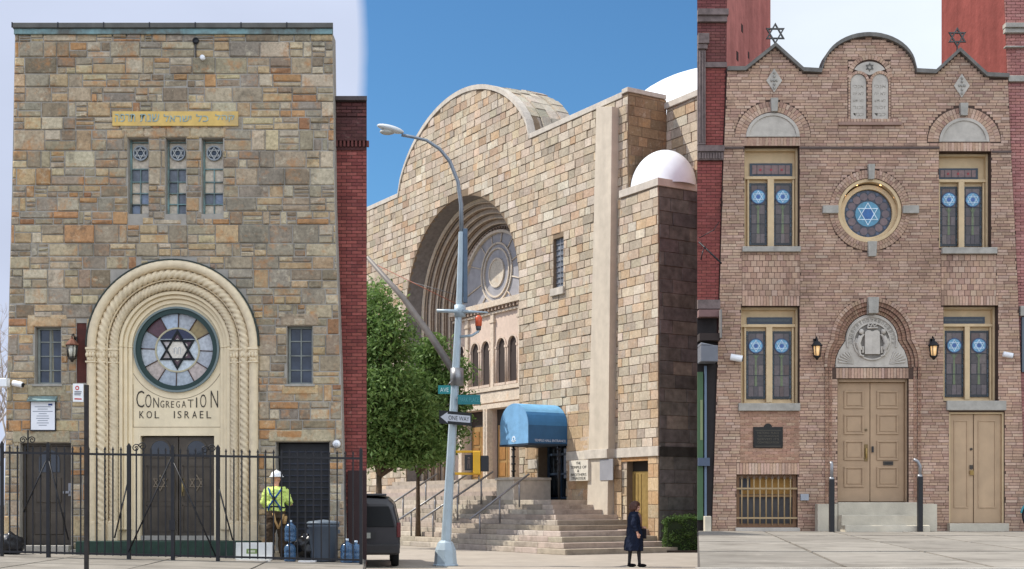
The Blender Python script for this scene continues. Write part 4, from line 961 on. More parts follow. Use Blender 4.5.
zb_ = bz(486, 390); co.box(SC-iw, SC+iw, ND-.14, ND, zb_-.1, zb_+.08); co.box(SC-iw, SC+iw, ND-.2, ND, zd+.02, zd+.22); co.box(SC-iw, SC+iw, ND-.08, ND, zd+.3, zb_-.14)
obj('entablature', co, 'ashlar', TB, .01)
for x in pil_x:
    b = TM(lin(200, 184, 166)); b.box(x-.13, x+.13, ND-.1, ND, zb_+.08, zc-.12); b.box(x-.2, x+.2, ND-.14, ND, zc-.5, zc-.34); obj('pilaster_strip', b, 'ashlar', TB, .01)
for x in ar_x:
    if abs(x-SC) >= iw-.35: continue
    b = TM(lin(196, 178, 162)); b.ring(x, zz1, hw+.005, hw+.09, ND-.05, ND, 0, PI, 16); b.box(x-hw-.1, x+hw+.1, ND-.1, ND, zz0-.12, zz0-.01)
    for sg in (-1, 1): b.tube([(x+sg*(hw+.05), ND-.03, zz0), (x+sg*(hw+.05), ND-.03, zz1-.03)], .035, 8); b.box(x+sg*(hw+.05)-.06, x+sg*(hw+.05)+.06, ND-.08, ND, zz1-.1, zz1)
    A_ = obj('arcade_window', b, 'ashlar', TB)
    g = TM(lin(50, 40, 36)); g.box(x-hw+.004, x+hw-.004, ND+.07, ND+.1, zz0+.004, zz1+hw*.3); g.prism([(x+(hw-.006)*math.cos(t*PI/12), zz1+(hw-.006)*math.sin(t*PI/12)) for t in range(13)], ND+.066, ND+.11); obj('pane', g, 'matte', A_)
for r_ in dhol:
    a, bb = r_[0][0], r_[1][0]
    nd = max(1, round((bb-a)/1.6))
    g = TM(); g.box(a-.1, bb+.1, ND+.22, ND+.26, LAND-.1, zd+.2, lin(52, 44, 38)); B = obj('doorway', g, 'matte', TB)
    dd = TM(lin(148, 116, 70)); wd = (bb-a-.3)/2
    for k in range(2):
        x = a+.15+k*wd; dd.box(x+.02, x+wd-.02, ND+.16, ND+.21, LAND, zd-.7)
        for j in range(3): dd.box(x+.12, x+wd-.12, ND+.13, ND+.16, LAND+.2+j*.72, LAND+.78+j*.72, lin(140, 100, 52))
    obj('door_leaf', dd, mat('golden_door', attr=True, rough=.5, var=.15, streak=.15), B)
    
    for x in (a-.16, bb+.16): cc_ = TM(lin(202, 188, 170)); cc_.box(x-.15, x+.15, ND-.3, ND, LAND, zd+.015); obj('portal_pier', cc_, 'ashlar', TB, .015)
# side entrance door
b = TM(); b.box(dx0, dx1, .5, .56, 1.7, 5.3); obj('doorway', b, mat('dark_doorway', lin(24, 26, 30), .5), TB)
b = TM(lin(44, 60, 78)); zz = 1.78; 
for x in (dx0+.12, (dx0+dx1)/2, dx1-.12): b.box(x-.045, x+.045, .36, .42, zz, 3.9)
for z_ in (zz+.05, 2.75, 3.5, 3.86): b.box(dx0+.16, dx1-.16, .362, .415, z_-.04, z_+.04)
Dd = obj('entrance_door', b, 'paint', TB); b = TM(); b.box(dx0+.1, dx1-.1, .43, .45, zz, 3.9); obj('pane', b, 'glass', Dd)

# ---- stairs
ST = thing('stone_staircase', 'broad flight of pale stone steps rising to the temple portal and side entrance', 'stairs', TT(SC, -2, 0))
b = TM()
scol = [(4, lin(176, 165, 150)), (3, lin(166, 155, 141)), (1.5, lin(148, 136, 122)), (1, lin(186, 176, 164))]
nlow = 10; rise = 1.75/nlow; rE = ts(568, -.9); tread = .31
land1 = -1.75
for k in range(nlow):
    z0_, z1_ = k*rise, (k+1)*rise; nn = land1-(nlow-1-k)*tread; xr = ts(551+(nlow-1-k)*1.6, nn)
    x = SL
    while x < xr:
        wd = R.uniform(1.2, 2.2); x2 = min(xr, x+wd); b.block(x+.003, x2-.003, nn, -.02, z0_, z1_, .012, pick(scol), .002); x = x2
nup = 5; rise2 = (LAND-1.75)/nup; xr2 = ts(503, -1.0)
for k in range(nup):
    nn = -1.5+k*.32
    b.box(SC-AW-1.0, SC+AW-.02 if k*.32-1.5 > -.01 else xr2, nn, .0 if nn < 0 else ND+.5, 1.75+k*rise2, 1.75+(k+1)*rise2, pick(scol)) if nn < -.02 else b.box(SC-AW+.02, SC+AW-.02, nn, ND+.5, 1.75+k*rise2, 1.75+(k+1)*rise2, pick(scol))
b.box(SC-AW+.02, SC+AW-.02, .15, ND+.6, 1.5, LAND, lin(190, 178, 164))
obj('steps', b, 'steps', ST)
# pedestal between portal steps and side door
pz1 = tz(512, 480, -1.6)
b = TM(); b.box(ts(496.5, -1.75), ts(496.5, -1.75)+1.25, -1.75, -.1, 1.75, pz1); b.box(ts(496.5, -1.75)-.05, ts(496.5, -1.75)+1.3, -1.8, -.1, pz1, pz1+.1); obj('pedestal', b, 'limestone', ST, .01)
# low platform at the annex door
PL = thing('door_platform', 'low stepped stone platform under the brass annex door', 'steps', TT(.4, -1, 0))
b = TM(lin(206, 196, 182))
for k, (o_, z_) in enumerate(((1.45, .26), (1.15, .5), (.85, .73))):
    b.box(ts(573+k*2, -1.3), ax1-.62+.28*(2-k)+.1, -o_-.1, -.07, .0 if k == 0 else z_-.24, z_, pick(scol))
obj('steps', b, 'steps', PL, .012)

# ---- handrails on the stairs
def hrail(label, p_top, p_bot, npost, hh=.95):
    T = thing('handrail', label, 'handrail', TT(p_bot[0], p_bot[1], p_bot[2]), 'metal handrails on the temple stairs')
    b = TM(); A_ = (p_top[0], p_top[1], p_top[2]+hh); B_ = (p_bot[0], p_bot[1], p_bot[2]+hh); b.tube([A_, B_], .04, 8); obj('rail', b, 'steel', T)
    for i in range(npost):
        t_ = (i+.5)/npost if npost > 2 else i/(npost-1) if npost > 1 else 0
        q_ = [A_[j]+(B_[j]-A_[j])*t_ for j in range(3)]; b = TM(); b.tube([tuple(q_), (q_[0], q_[1], q_[2]-hh)], .035, 8); obj('post', b, 'steel', T)
nb = land1-nlow*tread
for i, (px_, lab) in enumerate(((437, 'leftmost long metal handrail half hidden by the tree'), (470, 'long metal handrail passing behind the lamp post'), (493, 'handrail just right of the lamp post, ending in a bent foot'))):
    s_ = ts(px_, -1.5); hrail(lab+' on the temple stairs', (s_, -1.5, 1.9), (s_, nb+.2, .05), 3)
s_ = ts(529, -1.75)
hrail('short metal handrail rising to the side entrance under the awning', (s_, -1.75, 1.75), (s_, nb+.6, .1), 3)

# ---- awning
AWN = thing('blue_awning', 'rounded blue fabric awning over the side entrance of the temple', 'awning', TT((dx0+dx1)/2, -.9, 2))
na = -1.75; a0, a1 = ts(500.5, na), ts(528.5, na); am = (a0+a1)/2; ahw = (a1-a0)/2; azb = tz(514, 444, na); azt = tz(514, 403.5, na); zs_ = azt-ahw*.85
prof = [(am-ahw, azb), (am-ahw, zs_)]+[(am+ahw*math.cos(PI-PI*i/20), zs_+(azt-zs_)*math.sin(PI-PI*i/20)) for i in range(1, 20)]+[(am+ahw, zs_), (am+ahw, azb)]
b = TM(); vs = [(x, na, z) for x, z in prof]+[(x, -.04, z) for x, z in prof]; k = len(prof)
for i in range(k-1):
    xm, zm = (prof[i][0]+prof[i+1][0])/2, (prof[i][1]+prof[i+1][1])/2
    col = lin(46, 92, 132) if zm < azb+(azt-azb)*.42 else lin(58, 118, 166) if zm < azb+(azt-azb)*.8 else lin(112, 170, 208)
    b.add([vs[i], vs[i+1], vs[k+i+1], vs[k+i]], [(0, 1, 2, 3)], col)
o = obj('canopy', b, 'awning', AWN); so = o.modifiers.new('s', 'SOLIDIFY'); so.thickness = .03
b = TM(lin(112, 160, 200)); b.prism(prof, na-.02, na+.0); FP = obj('front_panel', b, 'awning', AWN)
b = TM(lin(30, 46, 62)); b.box(a0-.02, a1+.02, na-.03, -.05, azb-.07, azb-.002); obj('valance', b, 'awning', AWN)
b = TM(lin(200, 214, 228)); b.ring(am, azb+.18, .06, .12, na-.03, na-.021, 0, PI*2, 12); b.box(am-.16, am+.16, na-.03, na-.022, azb+.1, azb+.14); obj('emblem', b, 'matte', FP)
RS = lambda a, n_, z: TT(a1+.0-n_, a, z)
b = MB(T=lambda a, y_, z: TT(a1+.02-y_, a, z)); text(b, 'TEMPLE HALL ENTRANCE', na+.25, -.12, azb+.06, .09, 0, .006, lin(190, 200, 214)); obj('lettering', b, 'matte', AWN)
b = TM(); px_, sx = 513.5, ts(513.5, na+.15)
for i_, s2 in enumerate((ts(513.5, na+.15),)):
    pass
for name, s2, n2 in (('post', ts(513.5, na+.1), na+.1), ('post', a1-.08, -.35)):
    b = TM(); b.tube([(s2, n2, pz1+.1 if s2 < a1-.2 else 1.75), (s2, n2, azb)], .05, 8); 
    for k in range(5): zz_ = pz1+.3+k*.27; b.tube([(s2, n2, zz_), (s2, n2, zz_+.06)], .085, 8)
    obj(name, b, 'iron', AWN)
# plaque
T = thing('stone_plaque', 'pale engraved stone plaque with dark lettering left of the temple pilaster', 'plaque', TT(ts(588), -.05, 3))
pa, pb_ = ts(578.5), ts(597.5); za, zb2 = tz(588, 481), tz(588, 460.5)
b = TM(); b.box(pa, pb_, -.42, -.05, za, zb2); P = obj('slab', b, mat('plaque_stone', lin(196, 190, 176), .8, var=.1), T, .01)
b = TM(); hh = (zb2-za); wd = pb_-pa; dkc = lin(86, 84, 78)
for s__, f0, f1, zf in (('THE', .38, .62, .8), ('TEMPLE OF', .08, .92, .6), ('&', .44, .54, .43), ('BROTHERS', .1, .92, .24), ('SYNAGOGUE', .14, .88, .06)): text(b, s__, pa+wd*f0, pa+wd*f1, za+hh*zf, hh*.13, -.421, .008, dkc)
obj('lettering', b, 'matte', P)
b = TM(); b.box(ts(598.5, -.4), ts(611.5, -.4), -.345, -.32, za, zb2); o = obj('metal_panel', b, mat('grey_metal_panel', lin(138, 138, 142), .5, var=.12, vscale=2)); tag(o, 'blank grey metal panel on the temple pilaster beside the engraved plaque', 'panel')
# ================================================================== RIGHT: narrow brick synagogue with curved parapet
RYY = 1300/42.0
def rx(px): return (px-512)/42.0
def rz(py): return 1.6+(504-py)/42.0
def rr(a, b, c, d): return rect(rx(a), rx(b), rz(d), rz(c))
Q = 1/42
RG = rz(531)
bz_ = RG-.15
PAL_BLEND = .5
pal_b = [(5, lin(190, 158, 134)), (4, lin(176, 144, 120)), (3, lin(198, 168, 148)), (2, lin(158, 124, 108)), (1.2, lin(204, 178, 158)), (.8, lin(132, 102, 90))]
pal_b2 = [(5, lin(166, 130, 108)), (4, lin(154, 118, 98)), (3, lin(176, 144, 122)), (2, lin(136, 102, 86)), (1, lin(182, 156, 134))]
RB = thing('brick_synagogue', 'narrow tan brick synagogue with curved central gable, round star window and beige double doors', 'building', (rx(868), RYY+3, RG))
sil = [(727, 71), (745, 71), (775, 47), (803, 72), (821, 73)]+[(868.5+46.5*math.cos(PI-PI*i/24), 72-35*math.sin(PI-PI*i/24)) for i in range(1, 24)]+[(916, 73), (935, 74), (959, 52), (986, 77), (1008, 78)]
Lp = [(711, 535)]; 
outer = [(rx(711.5), bz_)]+[(rx(1024+6), bz_), (rx(1023.5), rz(450)), (rx(1018), rz(290)), (rx(1011), rz(150)), (rx(1008), rz(78))]+[(rx(a), rz(b)) for a, b in sil[::-1][1:]]+[(rx(723), rz(170)), (rx(719), rz(310))]
uwL, uwR = (744.5, 799.5, 146, 247), (939, 991, 151.5, 248)
lwL, lwR = (741, 799.5, 306, 404), (943.5, 998, 305.5, 401)
door = (837.5, 908.5, 378.5, 502); sdoor = (949, 1004.5, 412, 523); bw = (736.5, 797.5, 474.5, 527.5)
H1 = [rr(*h) for h in (uwL, uwR, lwL, lwR, door, sdoor, bw)]
rosec = (869.6, 210.5)
rose = [(rx(rosec[0])+32.3*Q*math.cos(2*PI*i/48), rz(rosec[1])+32.3*Q*math.sin(2*PI*i/48)) for i in range(48)]
def trefoil(k):     # outline of the brick hood over the entrance
    c = (872.5, 340); pts = []
    for i in range(41):
        a = PI-PI*i/40; x = math.cos(a); z = math.sin(a)
        w_ = (26+k)*(1+.0*z); X = c[0]+(w_)*x; Y = c[1]-(26+k)*z
        pts.append((X, Y))
    left = [(836-k*.75, 367), (837-k*.8, 358), (840-k*.9, 350), (844-k, 344)]
    return [(rx(a), rz(b)) for a, b in left+pts+[(872.5*2-a, b) for a, b in left[::-1]]]
tym = trefoil(0)
tymh = trefoil(.4)+[(rx(909), rz(378.5)), (rx(836), rz(378.5))]
rec = 10
# slab with openings; entrance arch recess stays inside the slab as a shallow panel
w = MB(); w.wall(outer, H1+[rose, trefoil(8)+[(rx(909.5), rz(368.3)), (rx(835.5), rz(368.3))]], RYY, RYY+.35)
obj('wall', w, 'mortar_brick', RB)
b = MB(); b.box(rx(826), rx(838), RYY+.1, RYY+.5, rz(378.5)+.26, rz(300)); b = MB(); b.box(rx(826), rx(919), RYY+.11, RYY+.34, rz(368), rz(303)); obj('tympanum_backing', b, 'mortar_brick', RB)
b = MB(); b.box(rx(716), rx(1020), RYY+1.2, RYY+5, bz_, rz(78)); skewed(b, .16, RYY+.3); b.prism([(rx(a), rz(bb)+.0) for a, bb in sil[5:28]], RYY+.36, RYY+3); obj('rear_wall', b, 'mortar_brick', RB)
for a, bb in ((716, 726), (1012, 1022)):
    b = MB(); b.box(rx(a), rx(bb), RYY+.36, RYY+1.2, bz_, rz(80)); skewed(b, .16, RYY+.3); obj('side_wall', b, 'mortar_brick', RB)
arch_skip = trefoil(15)+[(rx(909+8), rz(378)), (rx(836-8), rz(378))]
lunL = [(rx(746), rz(137)), (rx(799.5), rz(137))]+[(rx(772.7)+26.8*Q*math.cos(PI*i/20), rz(137)+24*Q*math.sin(PI*i/20)) for i in range(1, 20)]
def semi(cx, y, a, b_, n=24): return [(rx(cx)+a*Q*math.cos(PI*i/n), rz(y)+b_*Q*math.sin(PI*i/n)) for i in range(n+1)]
lun1 = semi(772.7, 137, 38, 35); lun2 = semi(964, 142, 37, 35)
rose_o = [(rx(rosec[0])+40*Q*math.cos(2*PI*i/48), rz(rosec[1])+40*Q*math.sin(2*PI*i/48)) for i in range(48)]
# bays (recessed spandrels) are laid separately
spL, spR = rr(742, 800, 252, 296), rr(941, 996, 254, 296)
solL, solR = rr(742, 800, 296, 306), rr(941, 998, 296, 305.5)
low = rr(740, 800, 411, 463); lows = rr(736.5, 799, 463, 474.5)
sold = rr(836, 909, 368, 378.5)
b = MB()
courses(b, [outer]+H1+[rose_o, arch_skip, lun1, lun2, spL, spR, solL, solR, lows, sold, rr(848, 890.5, 60, 122)], RYY, pal_b, .0685, (.19, .31), .009, (.002, .009), .003, jit=.001)
obj('brickwork', b, 'brick', RB)
for sp in (spL, spR):
    b = MB(); courses(b, [sp], RYY-.0, pal_b, .14, .14, .01, (.004, .009), .003); obj('spandrel_brickwork', b, 'brick', RB)
b = MB(); courses(b, [low], RYY-.012, pal_b2, .0685, .2, .01, (.002, .006), .003); obj('spandrel_brickwork', b, 'brick', RB)
def soldier(mb, r_, y, w_=.072, pal=pal_b):
    x = r_[0][0]
    while x < r_[1][0]-.02:
        mb.block(x+.004, min(x+w_, r_[1][0])-.004, y-R.uniform(.003, .01), y+.02, r_[0][1]+.004, r_[2][1]-.004, .003, pick(pal)); x += w_
for r_ in (solL, solR, lows, sold, rr(744, 800, 137.5, 146), rr(939, 991, 142.5, 151.3)): b = MB(); soldier(b, r_, RYY-.004); obj('soldier_course', b, 'brick', RB)
def radial(mb, cx, cz, r0, r1, a0, a1, w_, y, pal, ex=1, pr=(.004, .012)):
    n = max(4, int((r0+r1)/2*abs(a1-a0)/w_))
    for i in range(n):
        t0, t1 = a0+(a1-a0)*(i+.06)/n, a0+(a1-a0)*(i+.94)/n; y0 = y-R.uniform(*pr)
        mb.prism([(cx+r*ex*math.cos(t), cz+r*math.sin(t)) for r, t in ((r0, t0), (r1, t0), (r1, t1), (r0, t1))], y0, y+.03, pick(pal))
b = MB()
for cx, y_, k in ((772.7, 137, 27.3), (964, 142, 26)):
    b = MB()
    for r0, r1 in ((k, k+5.4), (k+5.6, k+11)): radial(b, rx(cx), rz(y_), r0*Q*.92, r1*Q*.92, 0, PI, .075, RYY, pal_b, 1.07)
    obj('arch_brickwork', b, 'brick', RB)
b = MB()
for r0, r1 in ((32.4, 36.2), (36.4, 40.3)): radial(b, rx(rosec[0]), rz(rosec[1]), r0*Q, r1*Q, 0, 2*PI, .07, RYY-.02, pal_b)
obj('ring_brickwork', b, 'brick', RB); b = MB()
def along(mb, pts_in, pts_out, w_, y, pal):
    for i in range(len(pts_in)-1):
        a, c, d, e = Vector(pts_in[i]), Vector(pts_in[i+1]), Vector(pts_out[i+1]), Vector(pts_out[i])
        n = max(1, round(((c-a).length+(d-e).length)/2/w_))
        for k in range(n):
            f0, f1 = (k+.06)/n, (k+.94)/n
            mb.prism([tuple(a.lerp(c, f0)), tuple(a.lerp(c, f1)), tuple(e.lerp(d, f1)), tuple(e.lerp(d, f0))], y-R.uniform(.004, .012), y+.04, pick(pal))
along(b, trefoil(1), trefoil(4.2), .075, RYY+.09, pal_b2); along(b, trefoil(4.6), trefoil(8), .075, RYY+.045, pal_b2); along(b, trefoil(8.4), trefoil(12), .075, RYY-.0, pal_b2); along(b, trefoil(12.3), trefoil(16), .075, RYY-.04, pal_b)
obj('arch_brickwork', b, 'brick', RB)
for sg in (-1, 1):      # jamb mouldings beside the entrance
    b = MB()
    for k, y in ((0, .05), (4, .0), (8, -.03)):
        x0 = rx(872.7+sg*(36.5+k)); x1 = rx(872.7+sg*(36.5+k+3.6)); courses(b, [rect(min(x0, x1), max(x0, x1), rz(503), rz(367))], RYY+y-.012, pal_b2, .0685, .09, .009, (.002, .008), .003)
    obj('jamb_brickwork', b, 'brick', RB)
# projecting pilaster edges and string course
b = MB(); dkb = lin(92, 78, 72)
b.box(rx(722), rx(744), RYY-.04, RYY, rz(149), rz(147), dkb); b.box(rx(800), rx(939), RYY-.04, RYY, rz(149), rz(147), dkb); b.box(rx(991.5), rx(1011), RYY-.04, RYY, rz(153), rz(151), dkb)
b.box(rx(838), rx(901), RYY-.06, RYY, rz(125.5), rz(122.5), lin(150, 122, 108)); soldier(b, rr(838, 901, 119, 122.3), RYY-.03)
obj('string_course', b, 'matte', RB)
# coping
cp = MB(); pts = [(rx(a), rz(bb)) for a, bb in sil]
for i in range(len(pts)-1):
    (xa, za), (xb, zb) = pts[i], pts[i+1]; L_ = math.hypot(xb-xa, zb-za); nx, nz = -(zb-za)/L_, (xb-xa)/L_
    t = .085; e = .004
    cp.prism([(xa-e*i % .003, za-.01), (xb, zb-.01), (xb+nx*t*0, zb+t), (xa, za+t)], RYY-.1-(i % 2)*.002, RYY+.4)
obj('coping', cp, mat('grey_coping', lin(112, 108, 102), .85, var=.2, bump=.3, streak=.2), RB)
# keystones, lunettes, diamonds, tablets
for a, bb, c_, d_ in ((770, 777.5, 99, 112.5), (958.8, 967, 104, 116.5), (867, 874, 165, 180), (866.8, 876, 242, 257)): 
    ls = MB(); ls.prism([(rx(a), rz(c_)), (rx(bb), rz(c_)), (rx(bb-.8), rz(d_)), (rx(a+.8), rz(d_))], RYY-.11, RYY+.02); obj('keystone', ls, 'greystone', RB, .008)
for a, bb in ((822, 837.5), (902, 917.8)): ls = MB(); ls.box(rx(a), rx(bb), RYY-.11, RYY+.02, rz(214), rz(206.3)); obj('keystone', ls, 'greystone', RB, .008)
ls = MB(); ls.prism([(rx(866.5), rz(298)), (rx(877.3), rz(298)), (rx(876.6), rz(314)), (rx(867.2), rz(314))], RYY-.16, RYY+.05)
obj('keystone', ls, 'greystone', RB, .008)
for cx, y_, a, bb in ((772.7, 137, 26.8, 24), (964, 142, 25, 24)):
    l = MB(); l.prism(semi(cx, y_, a, bb), RYY-.008, RYY+.1); LN = obj('lunette', l, 'limestone', RB)
    l = MB(); ka = a/bb
    l.ring(rx(cx), rz(y_), (bb-3)*Q, bb*Q, RYY-.035, RYY-.009, 0, PI, 30, ex=ka); l.box(rx(cx-a+3), rx(cx+a-3), RYY-.03, RYY-.0085, rz(y_), rz(y_-2)); obj('rim', l, 'limestone', LN, .006)
for cx, cy in ((774, 80.8), (961.5, 86)):
    l = MB(); l.prism([(rx(cx-8), rz(cy)), (rx(cx), rz(cy+12)), (rx(cx+8), rz(cy)), (rx(cx), rz(cy-12))], RYY-.03, RYY+.02); Dm = obj('diamond_panel', l, 'limestone', RB, .006)
    l = MB()
    for i, (u, v) in enumerate(((0, 4), (0, -4), (2.6, 0), (-2.6, 0), (0, 0), (0, 7.5), (0, -7.5))): l.ell((rx(cx+u), RYY-.03, rz(cy+v)), (.032, .03, .04), 8, 6)
    obj('relief', l, 'greystone', Dm)
tb = MB(); tb.wall([(rx(847.5), rz(123)), (rx(891), rz(123)), (rx(891), rz(78))]+[(rx(869.2)+21.8*Q*math.cos(PI*i/20), rz(78)+17*Q*math.sin(PI*i/20)) for i in range(1, 20)]+[(rx(847.5), rz(78))],
        [[(rx(a), rz(120)), (rx(bb), rz(120)), (rx(bb), rz(82))]+[(rx((a+bb)/2)+(bb-a)/2*Q*math.cos(PI*i/10), rz(82)+(bb-a)/2*Q*math.sin(PI*i/10)) for i in range(1, 10)]+[(rx(a), rz(82))] for a, bb in ((850.5, 866), (872, 888))], RYY-.015, RYY+.04)
obj('tablet_frame', tb, 'mortar_brick', RB)
tb = MB()
courses(tb, [rr(848, 890.5, 60, 122), rr(850.2, 866.2, 74, 120.2), rr(871.8, 888.2, 74, 120.2), semi(869.3, 78, 23, 19)], RYY-.02, pal_b, .0685, .2, .009, (.002, .008), .003)
radial(tb, rx(869.3), rz(78), 18.2*Q, 22.5*Q, 0, PI, .07, RYY-.03, pal_b)
for cx in (858.3, 880): radial(tb, rx(cx), rz(82), 8*Q, 10.6*Q, 0, PI, .06, RYY-.03, pal_b)
obj('tablet_brickwork', tb, 'brick', RB)
for a, bb in ((850.5, 866), (872, 888)):
    l = MB(); l.prism([(rx(a), rz(120)), (rx(bb), rz(120)), (rx(bb), rz(82))]+[(rx((a+bb)/2)+(bb-a)/2*Q*math.cos(PI*i/10), rz(82)+(bb-a)/2*Q*math.sin(PI*i/10)) for i in range(1, 10)]+[(rx(a), rz(82))], RYY-.008, RYY+.1); TBL = obj('tablet', l, 'limestone', RB)
    l = MB()
    for k, s_ in enumerate(('אנכי', 'לא יה', 'לא תש', 'זכור', 'כבד')): text(l, s_[::-1], rx(a+2.5), rx(bb-2.5), rz(88+k*7), .07, RYY-.009, .004, lin(158, 150, 138))
    obj('lettering', l, 'matte', TBL)
l = MB(); l.prism([(rx(869.3)+17.6*Q*math.cos(t), rz(77)+15*Q*math.sin(t)) for t in [PI*.16+PI*.68*i/16 for i in range(17)]]+[(rx(869.3), rz(75.5))], RYY-.028, RYY+.02); LN = obj('star_lunette', l, 'limestone', RB)
l = MB(); star(l, rx(869.3), rz(67.5), 4.4*Q, .014, RYY-.045, RYY-.028, lin(110, 106, 100)); obj('star_relief', l, 'matte', LN)
# entrance tympanum
l = MB(); l.prism(tym, RYY+.07, RYY+.11); TY = obj('tympanum', l, 'limestone', RB)
l = MB(); cx, cz = rx(872.5), rz(341); l.disc(cx, cz, 17.4*Q, RYY+.065, RYY+.0695, 40); obj('recessed_disc', l, mat('shaded_carving_ground', lin(128, 122, 114), .9, var=.2), TY); l = MB()
l.ring(cx, cz, 17.5*Q, 19*Q, RYY+.03, RYY+.07, n=40); l.ring(cx, cz, 24*Q, 25.5*Q, RYY+.045, RYY+.07, -.25, PI+.25, 40); l.box(rx(836.5), rx(908.5), RYY+.04, RYY+.07, rz(367), rz(364.5))
l.prism([(rx(865), rz(354)), (rx(880), rz(354)), (rx(880), rz(333))]+[(rx(876.3)+3.7*Q*math.cos(t), rz(333)+3*Q*math.sin(t)) for t in (.6, 1.2, 1.9, 2.5)]+[(rx(868.7)+3.7*Q*math.cos(t), rz(333)+3*Q*math.sin(t)) for t in (.6, 1.2, 1.9, 2.5)]+[(rx(865), rz(333))], RYY+.0, RYY+.07)
l.box(rx(872.3), rx(872.8), RYY-.004, RYY-.001, rz(353), rz(334), lin(120, 116, 108))
for sg in (-1, 1):   # rampant lions
    X_ = lambda u: rx(872.5+sg*u)
    l.tube([(X_(12), RYY+.03, rz(350)), (X_(14.5), RYY+.02, rz(343)), (X_(11.5), RYY+.02, rz(336))], [.06, .07, .05], 8); l.ell((X_(11), RYY+.01, rz(331.5)), (.06, .05, .065), 10, 8)
    l.tube([(X_(12), RYY+.02, rz(338)), (X_(8.5), RYY+.01, rz(334))], [.035, .025], 6); l.tube([(X_(13), RYY+.02, rz(348)), (X_(9), RYY+.02, rz(347)), (X_(9.5), RYY+.02, rz(353))], [.045, .03, .028], 6)
    l.tube([(X_(13), RYY+.02, rz(350)), (X_(12), RYY+.02, rz(355)), (X_(8.5), RYY+.02, rz(356))], [.045, .03, .025], 6); l.tube([(X_(15), RYY+.03, rz(348)), (X_(17), RYY+.03, rz(342)), (X_(15.6), RYY+.03, rz(338))], .018, 6)
    for k in range(6):   # fan rays
        a_ = .12+k*.2; p0 = (X_(17), RYY+.07, rz(363.5)); r_ = 17.5-abs(k-1)*.9; l.tube([(X_(18+k*.1), RYY+.068, rz(363.5-k*.5)), (X_(17+r_*math.cos(a_)), RYY+.06, rz(363.5-r_*math.sin(a_)*1.0))], [.012, .026], 6)
l.tube([(cx-.12, RYY, rz(327.5)), (cx-.09, RYY, rz(324.5)), (cx-.04, RYY, rz(326.5)), (cx, RYY, rz(323.5)), (cx+.04, RYY, rz(326.5)), (cx+.09, RYY, rz(324.5)), (cx+.12, RYY, rz(327.5)), (cx-.12, RYY, rz(328))], .02, 6)
obj('relief', l, 'limestone', TY, .004)
l = MB()
for i, ch in enumerate('עץחייםהיאלמחזיקיםבה'[::-1]):
    a = PI*1.02-PI*1.04*i/18; r_ = 21.6*Q; ca, sa = math.cos(a-PI/2), math.sin(a-PI/2); m2 = MB(); text(m2, ch, -.028, .028, -.035, .07, 0, .006, lin(140, 134, 124))
    if m2.v:
        k = len(l.v); l.v += [Vector((cx+r_*math.cos(a)+v.x*ca-v.z*sa, RYY+.068+v.y, cz+r_*math.sin(a)+v.x*sa+v.z*ca)) for v in m2.v]; l.f += [tuple(j+k for j in f) for f in m2.f]; l.c += m2.c; l.sm += m2.sm
obj('lettering', l, 'matte', TY)

# ---- stained windows
lead = lin(28, 30, 38)
def roundstar(mb, x, z, r, y):
    mb.disc(x, z, r, y-.012, y-.004, 24, lin(104, 156, 186)); mb.ring(x, z, r*.92, r*1.06, y-.016, y-.003, n=24, col=lin(38, 60, 100)); star(mb, x, z, r*.86, r*.07, y-.022, y-.013, lin(200, 214, 226)); mb.disc(x, z, r*.28, y-.016, y-.0125, 10, lin(60, 90, 150))
def leaded(mb, x0, x1, z0, z1, y, zs_, r):
    bw_ = .055; mb.box(x0, x1, y, y+.02, z0, z1, lin(20, 26, 34))
    xi0, xi1, zi0, zi1 = x0+bw_, x1-bw_, z0+bw_, z1-bw_
    nr = 6; xm = (xi0+xi1)/2
    zz = zi0
    rows = [zi0+(zi1-zi0)*k/nr for k in range(nr+1)]
    for k in range(nr):
        sp = [xi0, xm+R.uniform(-.05, .05), xi1] if k % 2 else [xi0, xi0+(xi1-xi0)*.36, xi0+(xi1-xi0)*.66, xi1]
        for j in range(len(sp)-1):
            c = R.choice([lin(92, 80, 80), lin(76, 68, 70), lin(108, 95, 90), lin(70, 62, 62), lin(100, 88, 88), lin(88, 70, 66)])
            mb.box(sp[j]+.005, sp[j+1]-.005, y-.006, y-.0005, rows[k]+.005, rows[k+1]-.005, c)
    for k in (2, 4): mb.box(xi0, xi1, y-.016, y-.0065, rows[k]-.009, rows[k]+.009, lead)
    mb.prism([(xm-.018, zs_-r), (xm+.018, zs_-r), (xm+.03, rows[1]), (xm-.03, rows[1])], y-.012, y-.007, lin(98, 108, 76)); mb.prism([(xm-.09, zs_-r-.02), (xm, zs_-r-.16), (xm+.09, zs_-r-.02), (xm, zs_-r-.09)], y-.014, y-.0085, lin(84, 96, 66))
    n = 14
    for k in range(n):    # border beads
        z_ = z0+(z1-z0)*(k+.5)/n
        for xx in (x0+.027, x1-.027): mb.box(xx-.018, xx+.018, y-.008, y-.001, z_-(z1-z0)/n*.38, z_+(z1-z0)/n*.38, R.choice([lin(34, 48, 62), lin(44, 60, 72), lin(26, 32, 42)]))
    roundstar(mb, xm, zs_, r, y-.014)
